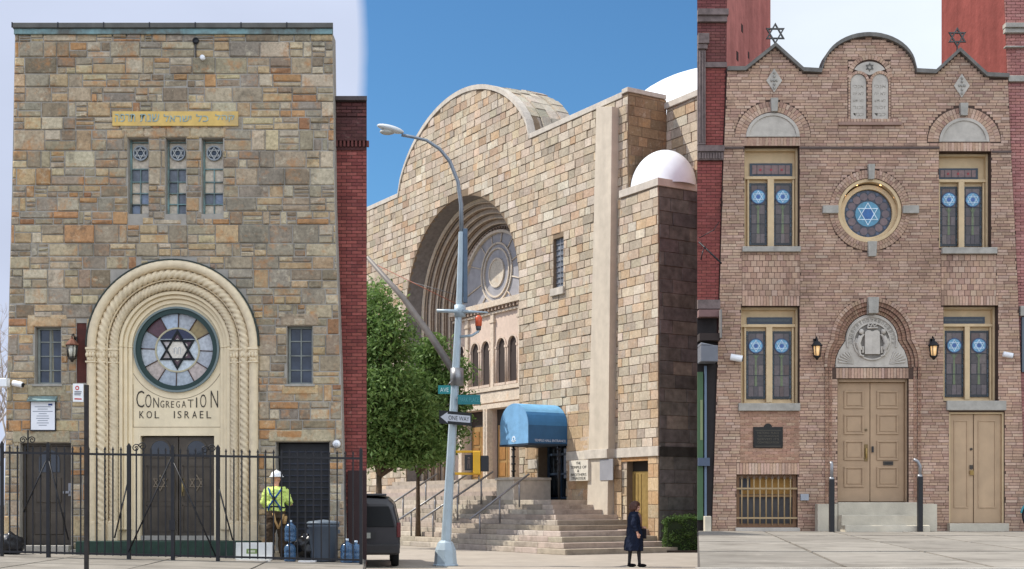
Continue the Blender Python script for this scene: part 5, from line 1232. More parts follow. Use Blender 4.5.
def bay(hole, tr, gl, gr_, sz, sill, nm='window', upper=False):
    x0, x1, z0, z1 = rx(hole[0]), rx(hole[1]), rz(hole[3]), rz(hole[2]); y = RYY+.27
    f = MB(); fa, fb = rx(gl[0]-4), rx(gr_[1]+4)
    f.box(x0, x1, y+.06, y+.16, z0, z1)     # backing
    B = obj(nm, f, 'beige', RB)
    f = MB(); f.box(x0+.0, x0+.05, y-.08, y+.06, z0, z1); f.box(x1-.05, x1, y-.08, y+.06, z0, z1); f.box(x0+.05, x1-.05, y-.05, y+.06, rz(tr[3])-.08, rz(tr[3]) -.01); f.box(x0+.05, x1-.05, y-.06, y+.06, z1-.06, z1)
    f.box(x0+.05, x1-.05, y-.05, y+.06, z0, z0+.05); xm0, xm1 = rx(gl[1]+1.2), rx(gr_[0]-1.2); f.box(xm0-.03, xm1+.03, y-.06, y+.06, z0+.05, rz(tr[3])-.08)
    f.box(rx(gl[0])-.05, rx(gl[0])-.005, y-.02, y+.06, z0+.05, rz(tr[3])-.08); f.box(rx(gr_[1])+.005, rx(gr_[1])+.05, y-.02, y+.06, z0+.05, rz(tr[3])-.08)
    obj('frame', f, 'beige', B, .008)
    g = MB(); r = 7.2*Q
    leaded(g, rx(gl[0]), rx(gl[1]), rz(gl[3]), rz(gl[2]), y+.03, sz, r); leaded(g, rx(gr_[0]), rx(gr_[1]), rz(gr_[3]), rz(gr_[2]), y+.03, sz, r)
    a, bb, c_, d_ = rx(tr[0]), rx(tr[1]), rz(tr[3]), rz(tr[2]); g.box(a, bb, y+.03, y+.05, c_, d_, lin(34, 46, 60)); g.box(a+.06, bb-.06, y+.02, y+.029, c_+.06, d_-.05, lin(120, 92, 88) if upper else lin(58, 66, 70))
    if upper:
        for k in range(3): g.disc(a+(bb-a)*(k+1)/4, (c_+d_)/2, .03, y+.01, y+.019, 10, lin(140, 40, 48))
        for k in range(1, 6): g.box(a+(bb-a)*k/6-.006, a+(bb-a)*k/6+.006, y+.012, y+.0195, c_+.05, d_-.05, lead)
    obj('stained_glass', g, 'stained', B)
    s = MB(); s.box(rx(sill[0]), rx(sill[1]), RYY-.1, RYY+.14, rz(sill[3]), rz(sill[2])); obj('sill', s, 'greystone', B, .01)
bay(uwL, (752, 795, 160, 173.5), (751.3, 769.5, 180, 243), (775.8, 794.5, 180, 243), rz(194), (742, 800, 247, 252.3), upper=True)
bay(uwR, (942, 982.5, 165, 176.5), (943.8, 961.8, 183.5, 244), (967.5, 986.3, 183.5, 244), rz(197), (941, 996, 248, 254.3), upper=True)
bay(lwL, (749.3, 795, 315.5, 322.5), (748.2, 768, 329.5, 398), (774.2, 794, 329.5, 398), rz(344.5), (738, 799.5, 403.5, 411))
bay(lwR, (946, 989.5, 315, 322), (948.3, 968, 329, 396), (973, 993.3, 329, 396), rz(344), (946, 1005, 401, 410.5))
# round window
B = MB(); xr, zr_ = rx(rosec[0]), rz(rosec[1])
B.ring(xr, zr_, 28.6*Q, 32.1*Q, RYY+.0, RYY+.34, n=56); B.ring(rx(870), rz(212), 24*Q, 28.6*Q, RYY+.13, RYY+.34, n=56); RW = obj('round_window', B, 'beige', RB, .01)
g = MB(); X0, Z0 = rx(870), rz(212.3); y = RYY+.2
g.disc(X0, Z0, 24*Q, y, y+.02, 56, lin(40, 50, 66))
for k in range(14):
    a = k*2*PI/14
    g.disc(X0+17.8*Q*math.cos(a), Z0+17.8*Q*math.sin(a), 3.9*Q, y-.008, y-.0005, 12, R.choice([lin(100, 84, 88), lin(88, 74, 78), lin(112, 92, 92)]))
    g.disc(X0+21.7*Q*math.cos(a+PI/14), Z0+21.7*Q*math.sin(a+PI/14), 1.7*Q, y-.008, y-.0005, 8, lin(64, 74, 96))
g.disc(X0, Z0, 12.6*Q, y-.012, y-.0005, 40, lin(76, 132, 158)); g.prism([(X0+6.6*Q*math.cos(PI/6+i*PI/3), Z0+6.6*Q*math.sin(PI/6+i*PI/3)) for i in range(6)], y-.0135, y-.0125, lin(36, 92, 150))
star(g, X0, Z0, 11.8*Q, .018, y-.02, y-.014, lin(196, 214, 224)); obj('stained_glass', g, 'stained', RW)
for i, a in enumerate((2.55, 2.0, 1.15, .5, 3.3, PI*1.5)):
    l = MB(); l.ell((xr+29.6*Q*math.cos(a), RYY+.07, zr_+29.6*Q*math.sin(a)), (.035, .035, .035), 10, 8); obj('bulb', l, mat('warm_bulb', lin(255, 200, 140), .3, emit=(1, .55, .2), estr=5 if i < 3 else .6), RW)
# ---- entrance doors
x0, x1, z0, z1 = rx(837.5), rx(908.5), rz(502), rz(378.5)
for k, (a, bb) in enumerate(((839.5, 872), (872.6, 906.5))):
    d_ = MB(); xa, xb = rx(a), rx(bb); y = RYY+.2; d_.box(xa, xb, y, y+.06, z0+.01, z1-.08); D = obj('door', d_, 'tan', RB, .006)
    p = MB()
    for (pa, pb_) in (((390, 408), (413.5, 434), (440, 460), (466.5, 487))):
        xa2, xb2, za2, zb2 = rx(a+6.5), rx(bb-6), rz(pb_), rz(pa); t = .045
        p.box(xa2, xb2, y-.028, y, za2, za2+t); p.box(xa2, xb2, y-.028, y, zb2-t, zb2); p.box(xa2, xa2+t, y-.028, y, za2+t, zb2-t); p.box(xb2-t, xb2, y-.028, y, za2+t, zb2-t)
        p.box(xa2+t+.03, xb2-t-.03, y-.015, y, za2+t+.03, zb2-t-.03)
    obj('panel', p, 'tan', D, .007)
    h = MB()
    if k == 0: h.box(xb-.13, xb-.05, y-.02, y, rz(461), rz(444), lin(120, 96, 54)); h.tube([(xb-.09, y-.05, rz(458)), (xb-.09, y-.06, rz(448))], .016, 8, lin(170, 140, 80)); h.disc(xb-.09, rz(429.5), .03, y-.02, y, 12, lin(100, 80, 50))
    else: h.box(xa+.03, xa+.075, y-.03, y, rz(452), rz(446), lin(30, 30, 32)); h.box(rx(885.5), rx(895.5), y-.02, y, rz(465), rz(461), lin(60, 52, 44)); h.box(rx(887), rx(894), y-.025, y-.02, rz(463.6), rz(462.2), lin(20, 18, 16))
    obj('handle', h, 'paint', D)
f = MB(); f.box(x0, rx(839.3), RYY+.1, RYY+.3, z0, z1); f.box(rx(906.8), x1, RYY+.1, RYY+.3, z0, z1); f.box(rx(839.4), rx(906.7), RYY+.1, RYY+.3, z1-.075, z1); obj('door_frame', f, 'tan', RB, .006)
# side doors
x0, x1, z0, z1 = rx(949), rx(1004.5), rz(523), rz(412)
for k, (a, bb) in enumerate(((951, 974.5), (975.3, 1002.5))):
    y = RYY+.1; xa, xb = rx(a), rx(bb); d_ = MB(); d_.box(xa, xb, y, y+.05, z0, z1-.05); D = obj('side_door', d_, 'oak', RB, .006)
    p = MB(); t = .03; xa2, xb2, za2, zb2 = xa+.1, xb-.12, rz(508), rz(420); p.box(xa2, xb2, y-.02, y, za2, za2+t); p.box(xa2, xb2, y-.02, y, zb2-t, zb2); p.box(xa2, xa2+t, y-.02, y, za2+t, zb2-t); p.box(xb2-t, xb2, y-.02, y, za2+t, zb2-t); obj('moulding', p, 'oak', D, .006)
    if k == 0:
        h = MB(); h.disc(rx(972.5), rz(449), .03, y-.03, y, 10, lin(60, 50, 40)); h.box(rx(971), rx(974), y-.03, y, rz(469), rz(465), lin(60, 52, 44)); h.box(rx(971), rx(974.5), y-.05, y, rz(475), rz(470.3), lin(150, 120, 60)); obj('lock', h, 'paint', D)
f = MB(); f.box(x0, rx(950.8), RYY+.04, RYY+.2, z0, z1); f.box(rx(1002.7), x1, RYY+.04, RYY+.2, z0, z1); f.box(rx(950.9), rx(1002.6), RYY+.04, RYY+.2, z1-.045, z1); obj('side_door_frame', f, 'beige', RB)
f = MB(); f.box(rx(947), rx(1006), RYY-.2, RYY+.3, RG-.1, rz(523.3)); obj('side_door_step', f, 'concrete', RB, .01)
# basement window behind bars
x0, x1, z0, z1 = rx(736.5), rx(797.5), rz(527.5), rz(474.5); y = RYY+.22
b = MB(); b.box(x0, x1, y, y+.04, z0, z1, lin(78, 76, 76)); b.box(rx(743), rx(794), y-.01, y-.001, rz(494), rz(477), lin(160, 120, 62)); b.box(rx(743), rx(752), y-.014, y-.011, rz(490), rz(478), lin(70, 72, 76)); b.box(x0, x1, y-.06, y-.012, rz(497), rz(494.5), lin(150, 118, 80)); BW = obj('basement_window', b, 'matte', RB)
b = MB(); b.box(x0, x0+.09, y-.1, y-.0605, z0, z1); b.box(x1-.09, x1, y-.1, y-.0605, z0, z1); b.box(x0+.09, x1-.09, y-.1, y-.061, z0, z0+.09); b.box(x0+.09, x1-.09, y-.1, y-.061, z1-.07, z1); obj('frame', b, mat('brown_frame', lin(132, 98, 70), .6, var=.15), BW)
b = MB(); gcol = lin(160, 136, 100)
for k in range(9):
    x = rx(742+k*6.1); b.tube([(x, RYY+.04, rz(525)), (x, RYY+.04, rz(478.5))], .018, 6, gcol); b.prism([(x-.04, rz(479)), (x+.04, rz(479)), (x, rz(475))], RYY+.02, RYY+.05, lin(90, 72, 54))
for z_ in (488.5, 518): b.box(x0-.03, x1+.03, RYY+.015, RYY+.035, rz(z_)-.02, rz(z_)+.02, gcol)
obj('security_bars', b, 'paint', BW)
b = MB(); b.box(rx(735), rx(799), RYY-.12, RYY+.3, RG-.1, rz(527.6)); obj('sill', b, 'limestone', BW, .01)
# entrance steps
SS = thing('entrance_steps', 'three worn concrete steps with side blocks before the beige double doors', 'steps', (rx(873), RYY-.4, RG))
for k, (yd, za, zb, xa, xb) in enumerate(((.28, 514.5, 502.3, 835.3, 914.7), (.58, 524.4, 514.8, 835.3, 916), (.9, 534, 524.6, 835.3, 918))):
    b = MB(); b.box(rx(xa), rx(xb), RYY-yd, RYY+.3 if k == 0 else RYY-yd+.32, RG-.06, rz(za-12.2 if k == 0 else (514.8 if k == 1 else 524.6))); obj('step', b, 'concrete', SS, .018)
for a, bb in ((815, 834.9), (915.6, 933.5)): b = MB(); b.box(rx(a), rx(bb), RYY-.27, RYY+.02, RG-.06, rz(504)); obj('side_block', b, 'concrete', SS, .012)
for lab, px_, top, curl in (('black painted handrail post with silver top left of the beige doors', 831.7, 479, -1), ('black painted handrail post with curved silver top right of the beige doors', 920, 476.5, 1)):
    x = rx(px_)*(RYY-1.0)/RYY; T = thing('handrail', lab, 'handrail', (x, RYY-1.0, RG))
    b = MB(); b.box(x-.055, x+.055, RYY-1.06, RYY-.94, RG-.02, rz(top)-.02); obj('post', b, 'iron', T, .01)
    b = MB(); zt_ = rz(top)+.02; b.tube([(x, RYY-1.0, zt_-.04), (x, RYY-1.0, zt_+.2), (x-(.05 if curl > 0 else 0), RYY-1.0, zt_+.3), (x-(.14 if curl > 0 else .01), RYY-.98, zt_+.36)], .04, 10); obj('rail', b, 'steel', T)
    b = MB(); b.tube([(x, RYY-1.0, rz(top)-.06), (x, RYY-1.0, rz(top)+.02)], .06, 10); obj('collar', b, 'steel', T)
# roof stars
def roofstar(label, cx, cy, r, foot):
    T = thing('roof_star', label, 'star ornament', (rx(cx), RYY+.1, rz(foot)))
    m_ = MB(); star(m_, rx(cx), rz(cy), r*Q, .035, RYY+.07, RYY+.11); obj('star', m_, M['starmetal'], T, .004)
    m_ = MB(); m_.tube([(rx(cx), RYY+.09, rz(foot)), (rx(cx), RYY+.09, rz(cy+r-.6))], .02, 8); obj('rod', m_, M['starmetal'], T)
M['starmetal'] = mat('dark_star_metal', lin(74, 72, 70), .5, metal=.5, var=.2)
roofstar('dark metal six-pointed star on the left gable peak of the brick synagogue', 776, 32.3, 11, 47); roofstar('dark metal six-pointed star on the right gable peak of the brick synagogue', 958.5, 36, 10.3, 52)
lantern('wall_lantern', 'black wall lantern on the brick left of the beige double doors', rx(815), rz(351.5), RYY, 1.0, lin(36, 36, 38), lin(24, 24, 26), None, True)
lantern('wall_lantern', 'black wall lantern on the brick between beige doors and lower right window', rx(931), rz(351.5), RYY, 1.0, lin(36, 36, 38), lin(24, 24, 26), None, True)
wallcam('white security camera left of the lower left window on the brick front', rx(735), rz(359), RYY, 1, s=1.25); wallcam('small white security camera right of the lower right window on the brick front', rx(1005), rz(356), RYY, 1)
T = thing('bronze_plaque', 'black memorial plaque with arched crest and raised lettering under the lower left window', 'plaque', (rx(768), RYY, rz(448)))
b = MB(); b.box(rx(753), rx(782.5), RYY-.05, RYY-.012, rz(448), rz(427)); b.disc(rx(767.7), rz(427.5), 4*Q, RYY-.048, RYY-.014); P = obj('plate', b, mat('black_bronze', lin(34, 32, 30), .4, metal=.4, var=.2), T, .006)
b = MB(); lc = lin(92, 86, 74)
for k, s_ in enumerate(('HISTORIC PLACE', 'THIS SYNAGOGUE', 'SERVED ITS', 'CONGREGATION')): text(b, s_, rx(757), rx(778.5), rz(434+k*3.2), .05, RYY-.05, .005, lc)
b.box(rx(755), rx(780.5), RYY-.054, RYY-.0505, rz(430.6), rz(430.2), lc); b.box(rx(755), rx(780.5), RYY-.054, RYY-.0505, rz(446.5), rz(446), lc); obj('lettering', b, 'matte', P)
b = MB(); b.box(rx(799.8), rx(808), RYY-.1, RYY-.005, rz(500.5), rz(494)); o = obj('utility_box', b, mat('grey_box', lin(150, 154, 160), .5, var=.1), bevel=.01); tag(o, 'small grey utility box on the brick right of the barred basement window', 'box')

# ---- neighbours of the right building
NL = thing('dark_brick_building', 'sliver of dark red brick building with carved cornices left of the tan synagogue', 'building', (rx(705), RYY+1.5, RG))
x0 = rx(697.5); y = RYY+.06
b = MB(); b.wall([(x0, bz_), (rx(711.4), bz_), (rx(718.8), rz(310)), (rx(722.8), rz(170)), (rx(726.8), rz(71)), (rx(727.5), rz(-60)), (x0, rz(-60))], [], y, y+2)
for v in b.v:
    if v.y > y+.5: v.x += .32
obj('wall', b, 'mortar_red', NL)
b = MB(); courses(b, [[(x0, rz(300)), (rx(719), rz(300)), (rx(722.8), rz(160)), (x0, rz(160))]], y, pal_red, .072, .22, .01, (.002, .008), .003); obj('brickwork', b, 'brick', NL); b = MB(); courses(b, [[(x0, rz(145)), (rx(723.5), rz(145)), (rx(726.5), rz(67)), (x0, rz(67))]], y, pal_red, .072, .22, .01, (.002, .008), .003); obj('brickwork', b, 'brick', NL); b = MB()
courses(b, [rect(x0, rx(726.8), rz(61), rz(22)), rect(x0, rx(727), rz(9), rz(-60))][0:1], y, [(3, lin(116, 72, 68)), (2, lin(100, 62, 60)), (1, lin(126, 80, 74))], .072, .22, .01, (.002, .008), .003); obj('brickwork', b, 'brick', NL); b = MB(); courses(b, [rect(x0, rx(727), rz(9), rz(-60))], y, [(3, lin(130, 78, 76)), (2, lin(112, 66, 64))], .072, .22, .01, (.002, .008), .003)
obj('brickwork', b, 'brick', NL)
b = MB(); ck = M['corn'] = mat('brownstone', lin(112, 98, 94), .85, var=.25, vscale=8, bump=.6, bscale=14, streak=.2)
b.box(x0, rx(728), y-.16, y, rz(16), rz(10)); b.box(x0, rx(727), y-.1, y, rz(22), rz(16.1)); obj('cornice', b, ck, NL); b = MB(); b.box(x0, rx(727), y-.06, y, rz(67), rz(62)); obj('string_course', b, ck, NL); b = MB(); b.box(x0, rx(720), y-.12, y, rz(309), rz(300)); obj('string_course', b, ck, NL); b = MB(); b.box(x0, rx(724), y-.14, y, rz(152), rz(146)); b.box(x0, rx(723.5), y-.08, y, rz(160), rz(152.1))
for k in range(9): b.box(x0+.03+k*.066, x0+.07+k*.066, y-.11, y-.08, rz(159), rz(153), None)
obj('cornice', b, ck, NL)
b = MB(); b.box(x0, rx(705.5), y-.1, y, rz(145), rz(50)); b.box(x0, rx(708.5), y-.2, y, rz(45), rz(35)); b.box(x0, rx(707), y-.16, y, rz(50), rz(45.1))
for k in range(3): b.tube([(x0+.05+k*.06, y-.11, rz(143)), (x0+.05+k*.06, y-.11, rz(52))], .018, 6)
obj('carved_pilaster', b, M['corn'], NL, .01)
b = MB(); b.box(x0, rx(717), y-.02, y+.0, RG-.1, rz(309.5), lin(38, 33, 32)); b.box(x0, rx(719), y-.3, y-.02, rz(318), rz(311), lin(120, 92, 88)); b.box(rx(717.5), rx(719), y-.5, y-.302, rz(340), rz(312), lin(120, 116, 112)); b.box(x0, rx(718), y-.4, y-.022, rz(342), rz(335), lin(52, 42, 38)); obj('shopfront', b, 'matte', NL)
b = MB(); b.box(x0, rx(714.5), y-.6, y-.06, rz(364), rz(348), lin(104, 106, 112)); b.prism([(x0, rz(348)), (rx(712), rz(348)), (x0, rz(345))], y-.6, y-.06, lin(110, 112, 118)); o = obj('shutter_housing', b, 'paint', NL, .02)
b = MB(); b.box(x0, rx(703), y-.08, y-.03, rz(520), rz(372), lin(62, 92, 58)); b.box(rx(704.3), rx(706.5), y-.1, y-.03, rz(530), rz(366), lin(96, 112, 130)); b.box(rx(700), rx(702.5), y-.09, y-.081, rz(440), rz(400), lin(120, 130, 90)); b.box(x0, rx(709), y-.2, y-.03, rz(466), rz(458), lin(70, 82, 100)); obj('shop_window', b, 'paint', NL)
b = MB(); b.box(rx(703), rx(709.5), RYY-.3, RYY-.05, RG-.05, rz(516)); o = obj('stone_block', b, 'concrete', bevel=.015); tag(o, 'low stone block at the foot of the dark shopfront beside the tan brick wall', 'block')
b = MB(); bx0, bz0_ = rx(699), rz(238)
b.tube([(rx(699), RYY-.0, rz(242)), (rx(719), RYY-.35, rz(266))], .022, 6); b.tube([(rx(704), RYY-.1, rz(248)), (rx(700), RYY-.4, rz(256)), (rx(699), RYY-.3, rz(262))], .014, 6); b.tube([(rx(699), RYY, rz(238)), (rx(713), RYY-.1, rz(231)), (rx(719), RYY-.02, rz(222))], .01, 6); o = obj('wall_bracket', b, 'iron'); tag(o, 'thin black iron bracket sticking out of the dark red brick building', 'bracket')
# towering neighbours behind
def oblique(name, label, p0, p1, d0, d1, top, m, back):
    T = thing(name, label, 'building', ((p0-512)/1300*d0, d0, RG)); xa, xb = (p0-512)/1300*d0, (p1-512)/1300*d1
    b = MB(); vs = [(xa, d0, 6), (xb, d1, 6), (xb+back, d1+4, 6), (xa+back, d0+4.5, 6)]; vs += [(x, y_, top) for x, y_, _ in vs]
    b.add(vs, [(0, 3, 2, 1), (4, 5, 6, 7), (0, 1, 5, 4), (1, 2, 6, 5), (2, 3, 7, 6), (3, 0, 4, 7)]); obj('wall', b, m, T); return T, xa, xb
T, xa, xb = oblique('pink_stucco_building', 'tall pink stucco wall rising behind the left gable of the tan synagogue', 722, 770.5, 33.2, 37.5, 20, 'pink', .72)
b = MB()
for px_, py_, w_, h_ in ((739.5, 27, 4.6, 8), (735, 55, 4.4, 9), (746, 54, 4, 7)):
    t = (px_-722)/48.5; d_ = 33.2+4.3*t; x = (px_-512)/1300*d_; z = 1.6+(504-py_)/1300*d_; s_ = d_/1300
    cd = Vector((xb-xa, 4.3, 0)).normalized()
    vs = []
    for yo in (-.05, .1):
        for u, v in ((-.5, -.5), (.5, -.5), (.5, .5), (-.5, .5)): vs.append((x+cd.x*u*w_*s_*1.3+yo*cd.y, d_+cd.y*u*w_*s_*1.3-0+yo*1, z+v*h_*s_))
    b.add(vs, [(0, 1, 2, 3), (4, 7, 6, 5), (0, 4, 5, 1), (1, 5, 6, 2), (2, 6, 7, 3), (3, 7, 4, 0)], lin(52, 34, 32))
obj('patched_opening', b, 'matte', T)
oblique('maroon_stucco_building', 'tall dull red stucco wall rising behind the right gable of the tan synagogue', 1013, 941.5, 33.2, 37.8, 20, 'maroon', 1.85)
NR = thing('pink_brick_building', 'pale pink brick building with grey stone cornice at the right edge', 'building', (rx(1030), RYY+1.5, RG))
pal_p = [(4, lin(176, 122, 114)), (3, lin(162, 110, 104)), (2, lin(190, 142, 132)), (1, lin(148, 98, 94))]
pol = [(rx(1031), rz(545)), (rx(1064), rz(545)), (rx(1064), rz(-60)), (rx(1003), rz(-60)), (rx(1008.5), rz(78)), (rx(1011.3), rz(150)), (rx(1018.5), rz(290)), (rx(1024), rz(450))]
b = MB(); b.wall(pol, [], RYY+.08, RYY+2)
for v in b.v:
    if v.y > RYY+1: v.x += .9
obj('wall', b, 'mortar_brick', NR)
b = MB(); courses(b, [pol], RYY+.07, pal_p, .072, .22, .01, (.002, .008), .003); obj('brickwork', b, 'brick', NR)
b = MB(); b.box(rx(1004), rx(1064), RYY-.1, RYY+.1, rz(28.5), rz(24)); b.box(rx(1004.5), rx(1064), RYY-.04, RYY+.1, rz(33), rz(28.6)); obj('cornice', b, 'greystone', NR, .01)
for q_ in ((1005, 1064, .03, 47.5, 46), (1008.4, 1064, .02, 81.5, 75.5)): b = MB(); b.box(rx(q_[0]), rx(q_[1]), RYY-q_[2], RYY+.1, rz(q_[3]), rz(q_[4])); obj('string_course', b, 'greystone', NR, .01)
b = MB(); b.box(rx(1020), rx(1060), RYY-.05, RYY+.1, rz(316), rz(306)); obj('window_lintel', b, 'greystone', NR, .01)
b = MB(); b.box(rx(1022), rx(1050), RYY-.01, RYY+.06, rz(372), rz(317), lin(88, 96, 104)); obj('window', b, 'paint', NR)
# ================================================================== ground
def sheet(name, vs, m, col=None):
    b = MB(); b.add(vs, [tuple(range(len(vs)))], col); return struct(name, b, m)
M['paving'] = mat('pavement', lin(176, 166, 152), .9, var=.1, vscale=2, bump=.25, bscale=30, big=.14, stain=(.9, lin(140, 132, 120), .52, .7))
M['ground'] = mat('ground', (.09, .088, .085), .95, var=.2, vscale=2, bump=.2)
b = MB(); b.add([(-900, -200, -.01), (900, -200, -.01), (900, 1500, -.01), (-900, 1500, -.01)], [(0, 1, 2, 3)]); struct('ground', b, 'ground')
# temple forecourt, drawn as large slabs with joints
b = MB()
for i in range(-3, 6):
    for j in range(0, 12):
        x0, y0 = -8+i*2.1+j*.9, 20+j*2.6; b.add([(x0+.01, y0+.01, .0), (x0+2.09, y0+.01-.25, .0), (x0+3.0-.01, y0+2.59-.25, .0), (x0+.91, y0+2.59, .0)], [(0, 1, 2, 3)])
b = MB(); b.add([(-14, 22, 0), (8, 22, 0), (14, 70, 0), (-30, 70, 0)], [(0, 1, 2, 3)]); struct('forecourt', b, mat('forecourt_paving', lin(160, 151, 139), .9, var=.08, vscale=2, bump=.2, bscale=30, big=.14))
# left pavement
def gl(x): return gz(x)
b = MB(); xs = [-16, -3.23]; 
def slabs(name, corners, zf, nx, ny, th, m, gap=.012, cols=None):
    """pavement laid as separate slabs between four corners"""
    b = MB(); A_, B_, C_, D_ = [Vector(c) for c in corners]
    P = lambda u, v: (A_.lerp(B_, u)).lerp(D_.lerp(C_, u), v)
    for i in range(nx):
        for j in range(ny):
            g = gap
            q_ = [P((i+g)/nx, (j+g)/ny), P((i+1-g)/nx, (j+g)/ny), P((i+1-g)/nx, (j+1-g)/ny), P((i+g)/nx, (j+1-g)/ny)]
            dz = R.uniform(-.003, .003); k = R.uniform(.9, 1.08)
            vs = [(p.x, p.y, zf(p.x)+dz) for p in q_]+[(p.x, p.y, zf(p.x)-th) for p in q_]
            b.add(vs, [(0, 1, 2, 3), (0, 4, 5, 1), (1, 5, 6, 2), (2, 6, 7, 3), (3, 7, 4, 0)], tuple(c*k for c in lin(136, 130, 121)))
    o = obj(name, b, m); o['kind'] = 'structure'; return o
M['slab'] = mat('pavement_slab', attr=True, rough=.92, var=.1, vscale=1.8, bump=.25, bscale=28, big=.16, spec=.2, stain=(.8, lin(104, 98, 90), .5, .72), veins=[(5, lin(92, 86, 80), .62, .68, .5), (1.7, lin(168, 160, 150), .55, .7, .5)])
slabs('pavement_left', [(-17, 15), (-1.75, 15), (-3.21, 28.45), (-17, 28.45)], lambda x: gz(x), 7, 6, .12, 'slab', .012)
b = MB(); b.add([(-17, 15, gz(-17)-.02), (-1.75, 15, gz(-1.75)-.02), (-3.21, 28.6, gz(-3.21)-.02), (-17, 28.6, gz(-17)-.02), (-17, 15, -.3), (-1.75, 15, -.3), (-3.21, 28.6, -.3), (-17, 28.6, -.3)],
      [(0, 1, 2, 3), (0, 4, 5, 1), (1, 5, 6, 2), (2, 6, 7, 3), (3, 7, 4, 0)]); struct('pavement_bed', b, mat('dark_joint_fill', lin(84, 78, 72), .95, var=.2))
# right pavement, raised, with kerb and road
re_ = lambda y: (697.5-512)/1300*y
slabs('pavement_right', [(re_(13.2), 13.2), (14, 13.2), (17, RYY+.04), (re_(RYY), RYY+.04)], lambda x: RG, 8, 4, .12, 'slab', .018)
b = MB(); ya, yb = 13.2, RYY+.4
b.add([(re_(ya), ya, RG-.02), (14, ya, RG-.02), (18, yb, RG-.02), (re_(yb), yb, RG-.02), (re_(ya), ya, -.3), (14, ya, -.3), (18, yb, -.3), (re_(yb), yb, -.3)], [(0, 1, 2, 3), (0, 4, 5, 1), (1, 5, 6, 2), (2, 6, 7, 3), (3, 7, 4, 0)]); struct('pavement_bed', b, mat('dark_joint_fill', lin(84, 78, 72), .95, var=.2))
b = MB(); b.box(re_(13.0), 14, 12.95, 13.19, -.3, RG-.0); struct('kerb', b, 'greystone')
b = MB(); b.add([(1.0, 4, RG-.14), (14, 4, RG-.14), (14, 12.94, RG-.14), (1.4, 12.94, RG-.14)], [(0, 1, 2, 3)]); b.add([(1.0, 4, RG-.14), (1.4, 12.94, RG-.14), (1.4, 12.94, -.3), (1.0, 4, -.3)], [(0, 1, 2, 3)]); struct('road', b, 'asphalt')

# ================================================================== street lamp with arm and signs
LD = 33.6
def mx(px, d=LD): return (px-512)/1300*d
def mz(py, d=LD): return 1.6-(py-504)/1300*d
SLT = thing('street_lamp', 'tall pale grey street lamp with octagonal base, curved arm and cobra head', 'street lamp', (mx(445.5), LD, 0))
b = MB(); b.lathe([(.33, 0), (.33, .04), (.30, .05), (.27, .42), (.2, .6), (.13, .66)], (mx(445.5), LD, 0), 8, None, False); obj('base', b, 'galv', SLT, .01)
b = MB(); b.tube([(mx(446), LD, .6), (mx(449.5), LD, mz(480)), (mx(454.5), LD, mz(395)), (mx(459.5), LD, mz(300)), (mx(461.5), LD, mz(232))], [.13, .115, .105, .085, .075], 8, None, True, False); obj('pole', b, 'galv', SLT)
arm = [(461.5, 236), (461.2, 205), (458, 182), (450, 162), (440, 150), (427, 141.5), (414, 138.5), (402, 136.5)]
b = MB(); b.tube([(mx(a), LD-.02*i, mz(c)) for i, (a, c) in enumerate(arm)], [.06, .055, .05, .05, .045, .04, .04, .04], 10); obj('arm', b, mat('grey_arm_paint', lin(132, 140, 148), .45, metal=.2, var=.1), SLT)
b = MB(); b.ell((0, 0, 0), (.36, .15, .09), 20, 12); ca_, sa_ = math.cos(.26), math.sin(.26)
b.v = [Vector((mx(391)+v.x*ca_+v.z*sa_, LD-.15+v.y, mz(130.5)-v.x*sa_+v.z*ca_)) for v in b.v]; obj('lamp_head', b, mat('lamp_head_paint', lin(200, 204, 204), .4, var=.05), SLT)
b = MB(); b.ell((mx(388), LD-.15, mz(133.5)), (.2, .11, .08), 16, 8, lin(176, 176, 168)); obj('lens', b, 'paint', SLT)
dkp = mat('blue_grey_box_paint', lin(84, 104, 124), .45, var=.12, streak=.15)
b = MB(); b.box(mx(463.2), mx(467.6), LD-.08, LD+.08, mz(303), mz(229)); obj('conduit_box', b, dkp, SLT, .015)
b = MB(); b.tube([(mx(437), LD-.1, mz(311.3)), (mx(462), LD-.1, mz(312))], .045, 8); b.tube([(mx(462), LD-.1, mz(312)), (mx(488), LD-.1, mz(313))], [.05, .02], 8); b.lathe([(.15, -.15), (.15, .15)], (mx(460), LD, mz(311)), 12); obj('bracket', b, 'galv', SLT)
b = MB(); b.tube([(mx(460), LD-.05, mz(337)), (mx(472), LD-.08, mz(336)), (mx(478.5), LD-.1, mz(332)), (mx(478.8), LD-.1, mz(327))], .035, 8); obj('light_bracket', b, 'galv', SLT)
T = thing('alarm_lamp', 'small orange beacon light on a curved bracket of the street lamp', 'beacon', (mx(478.6), LD-.1, mz(327)))
b = MB(); b.lathe([(.06, 0), (.085, .02), (.095, .22), (.06, .28), (.0, .3)], (mx(478.6), LD-.1, mz(327)), 14); obj('globe', b, mat('orange_plastic', lin(206, 92, 58), .35, var=.1), T)
b = MB(); b.lathe([(.06, -.1), (.075, -.0)], (mx(478.6), LD-.1, mz(327)), 10, lin(70, 70, 74)); obj('socket', b, 'paint', T)
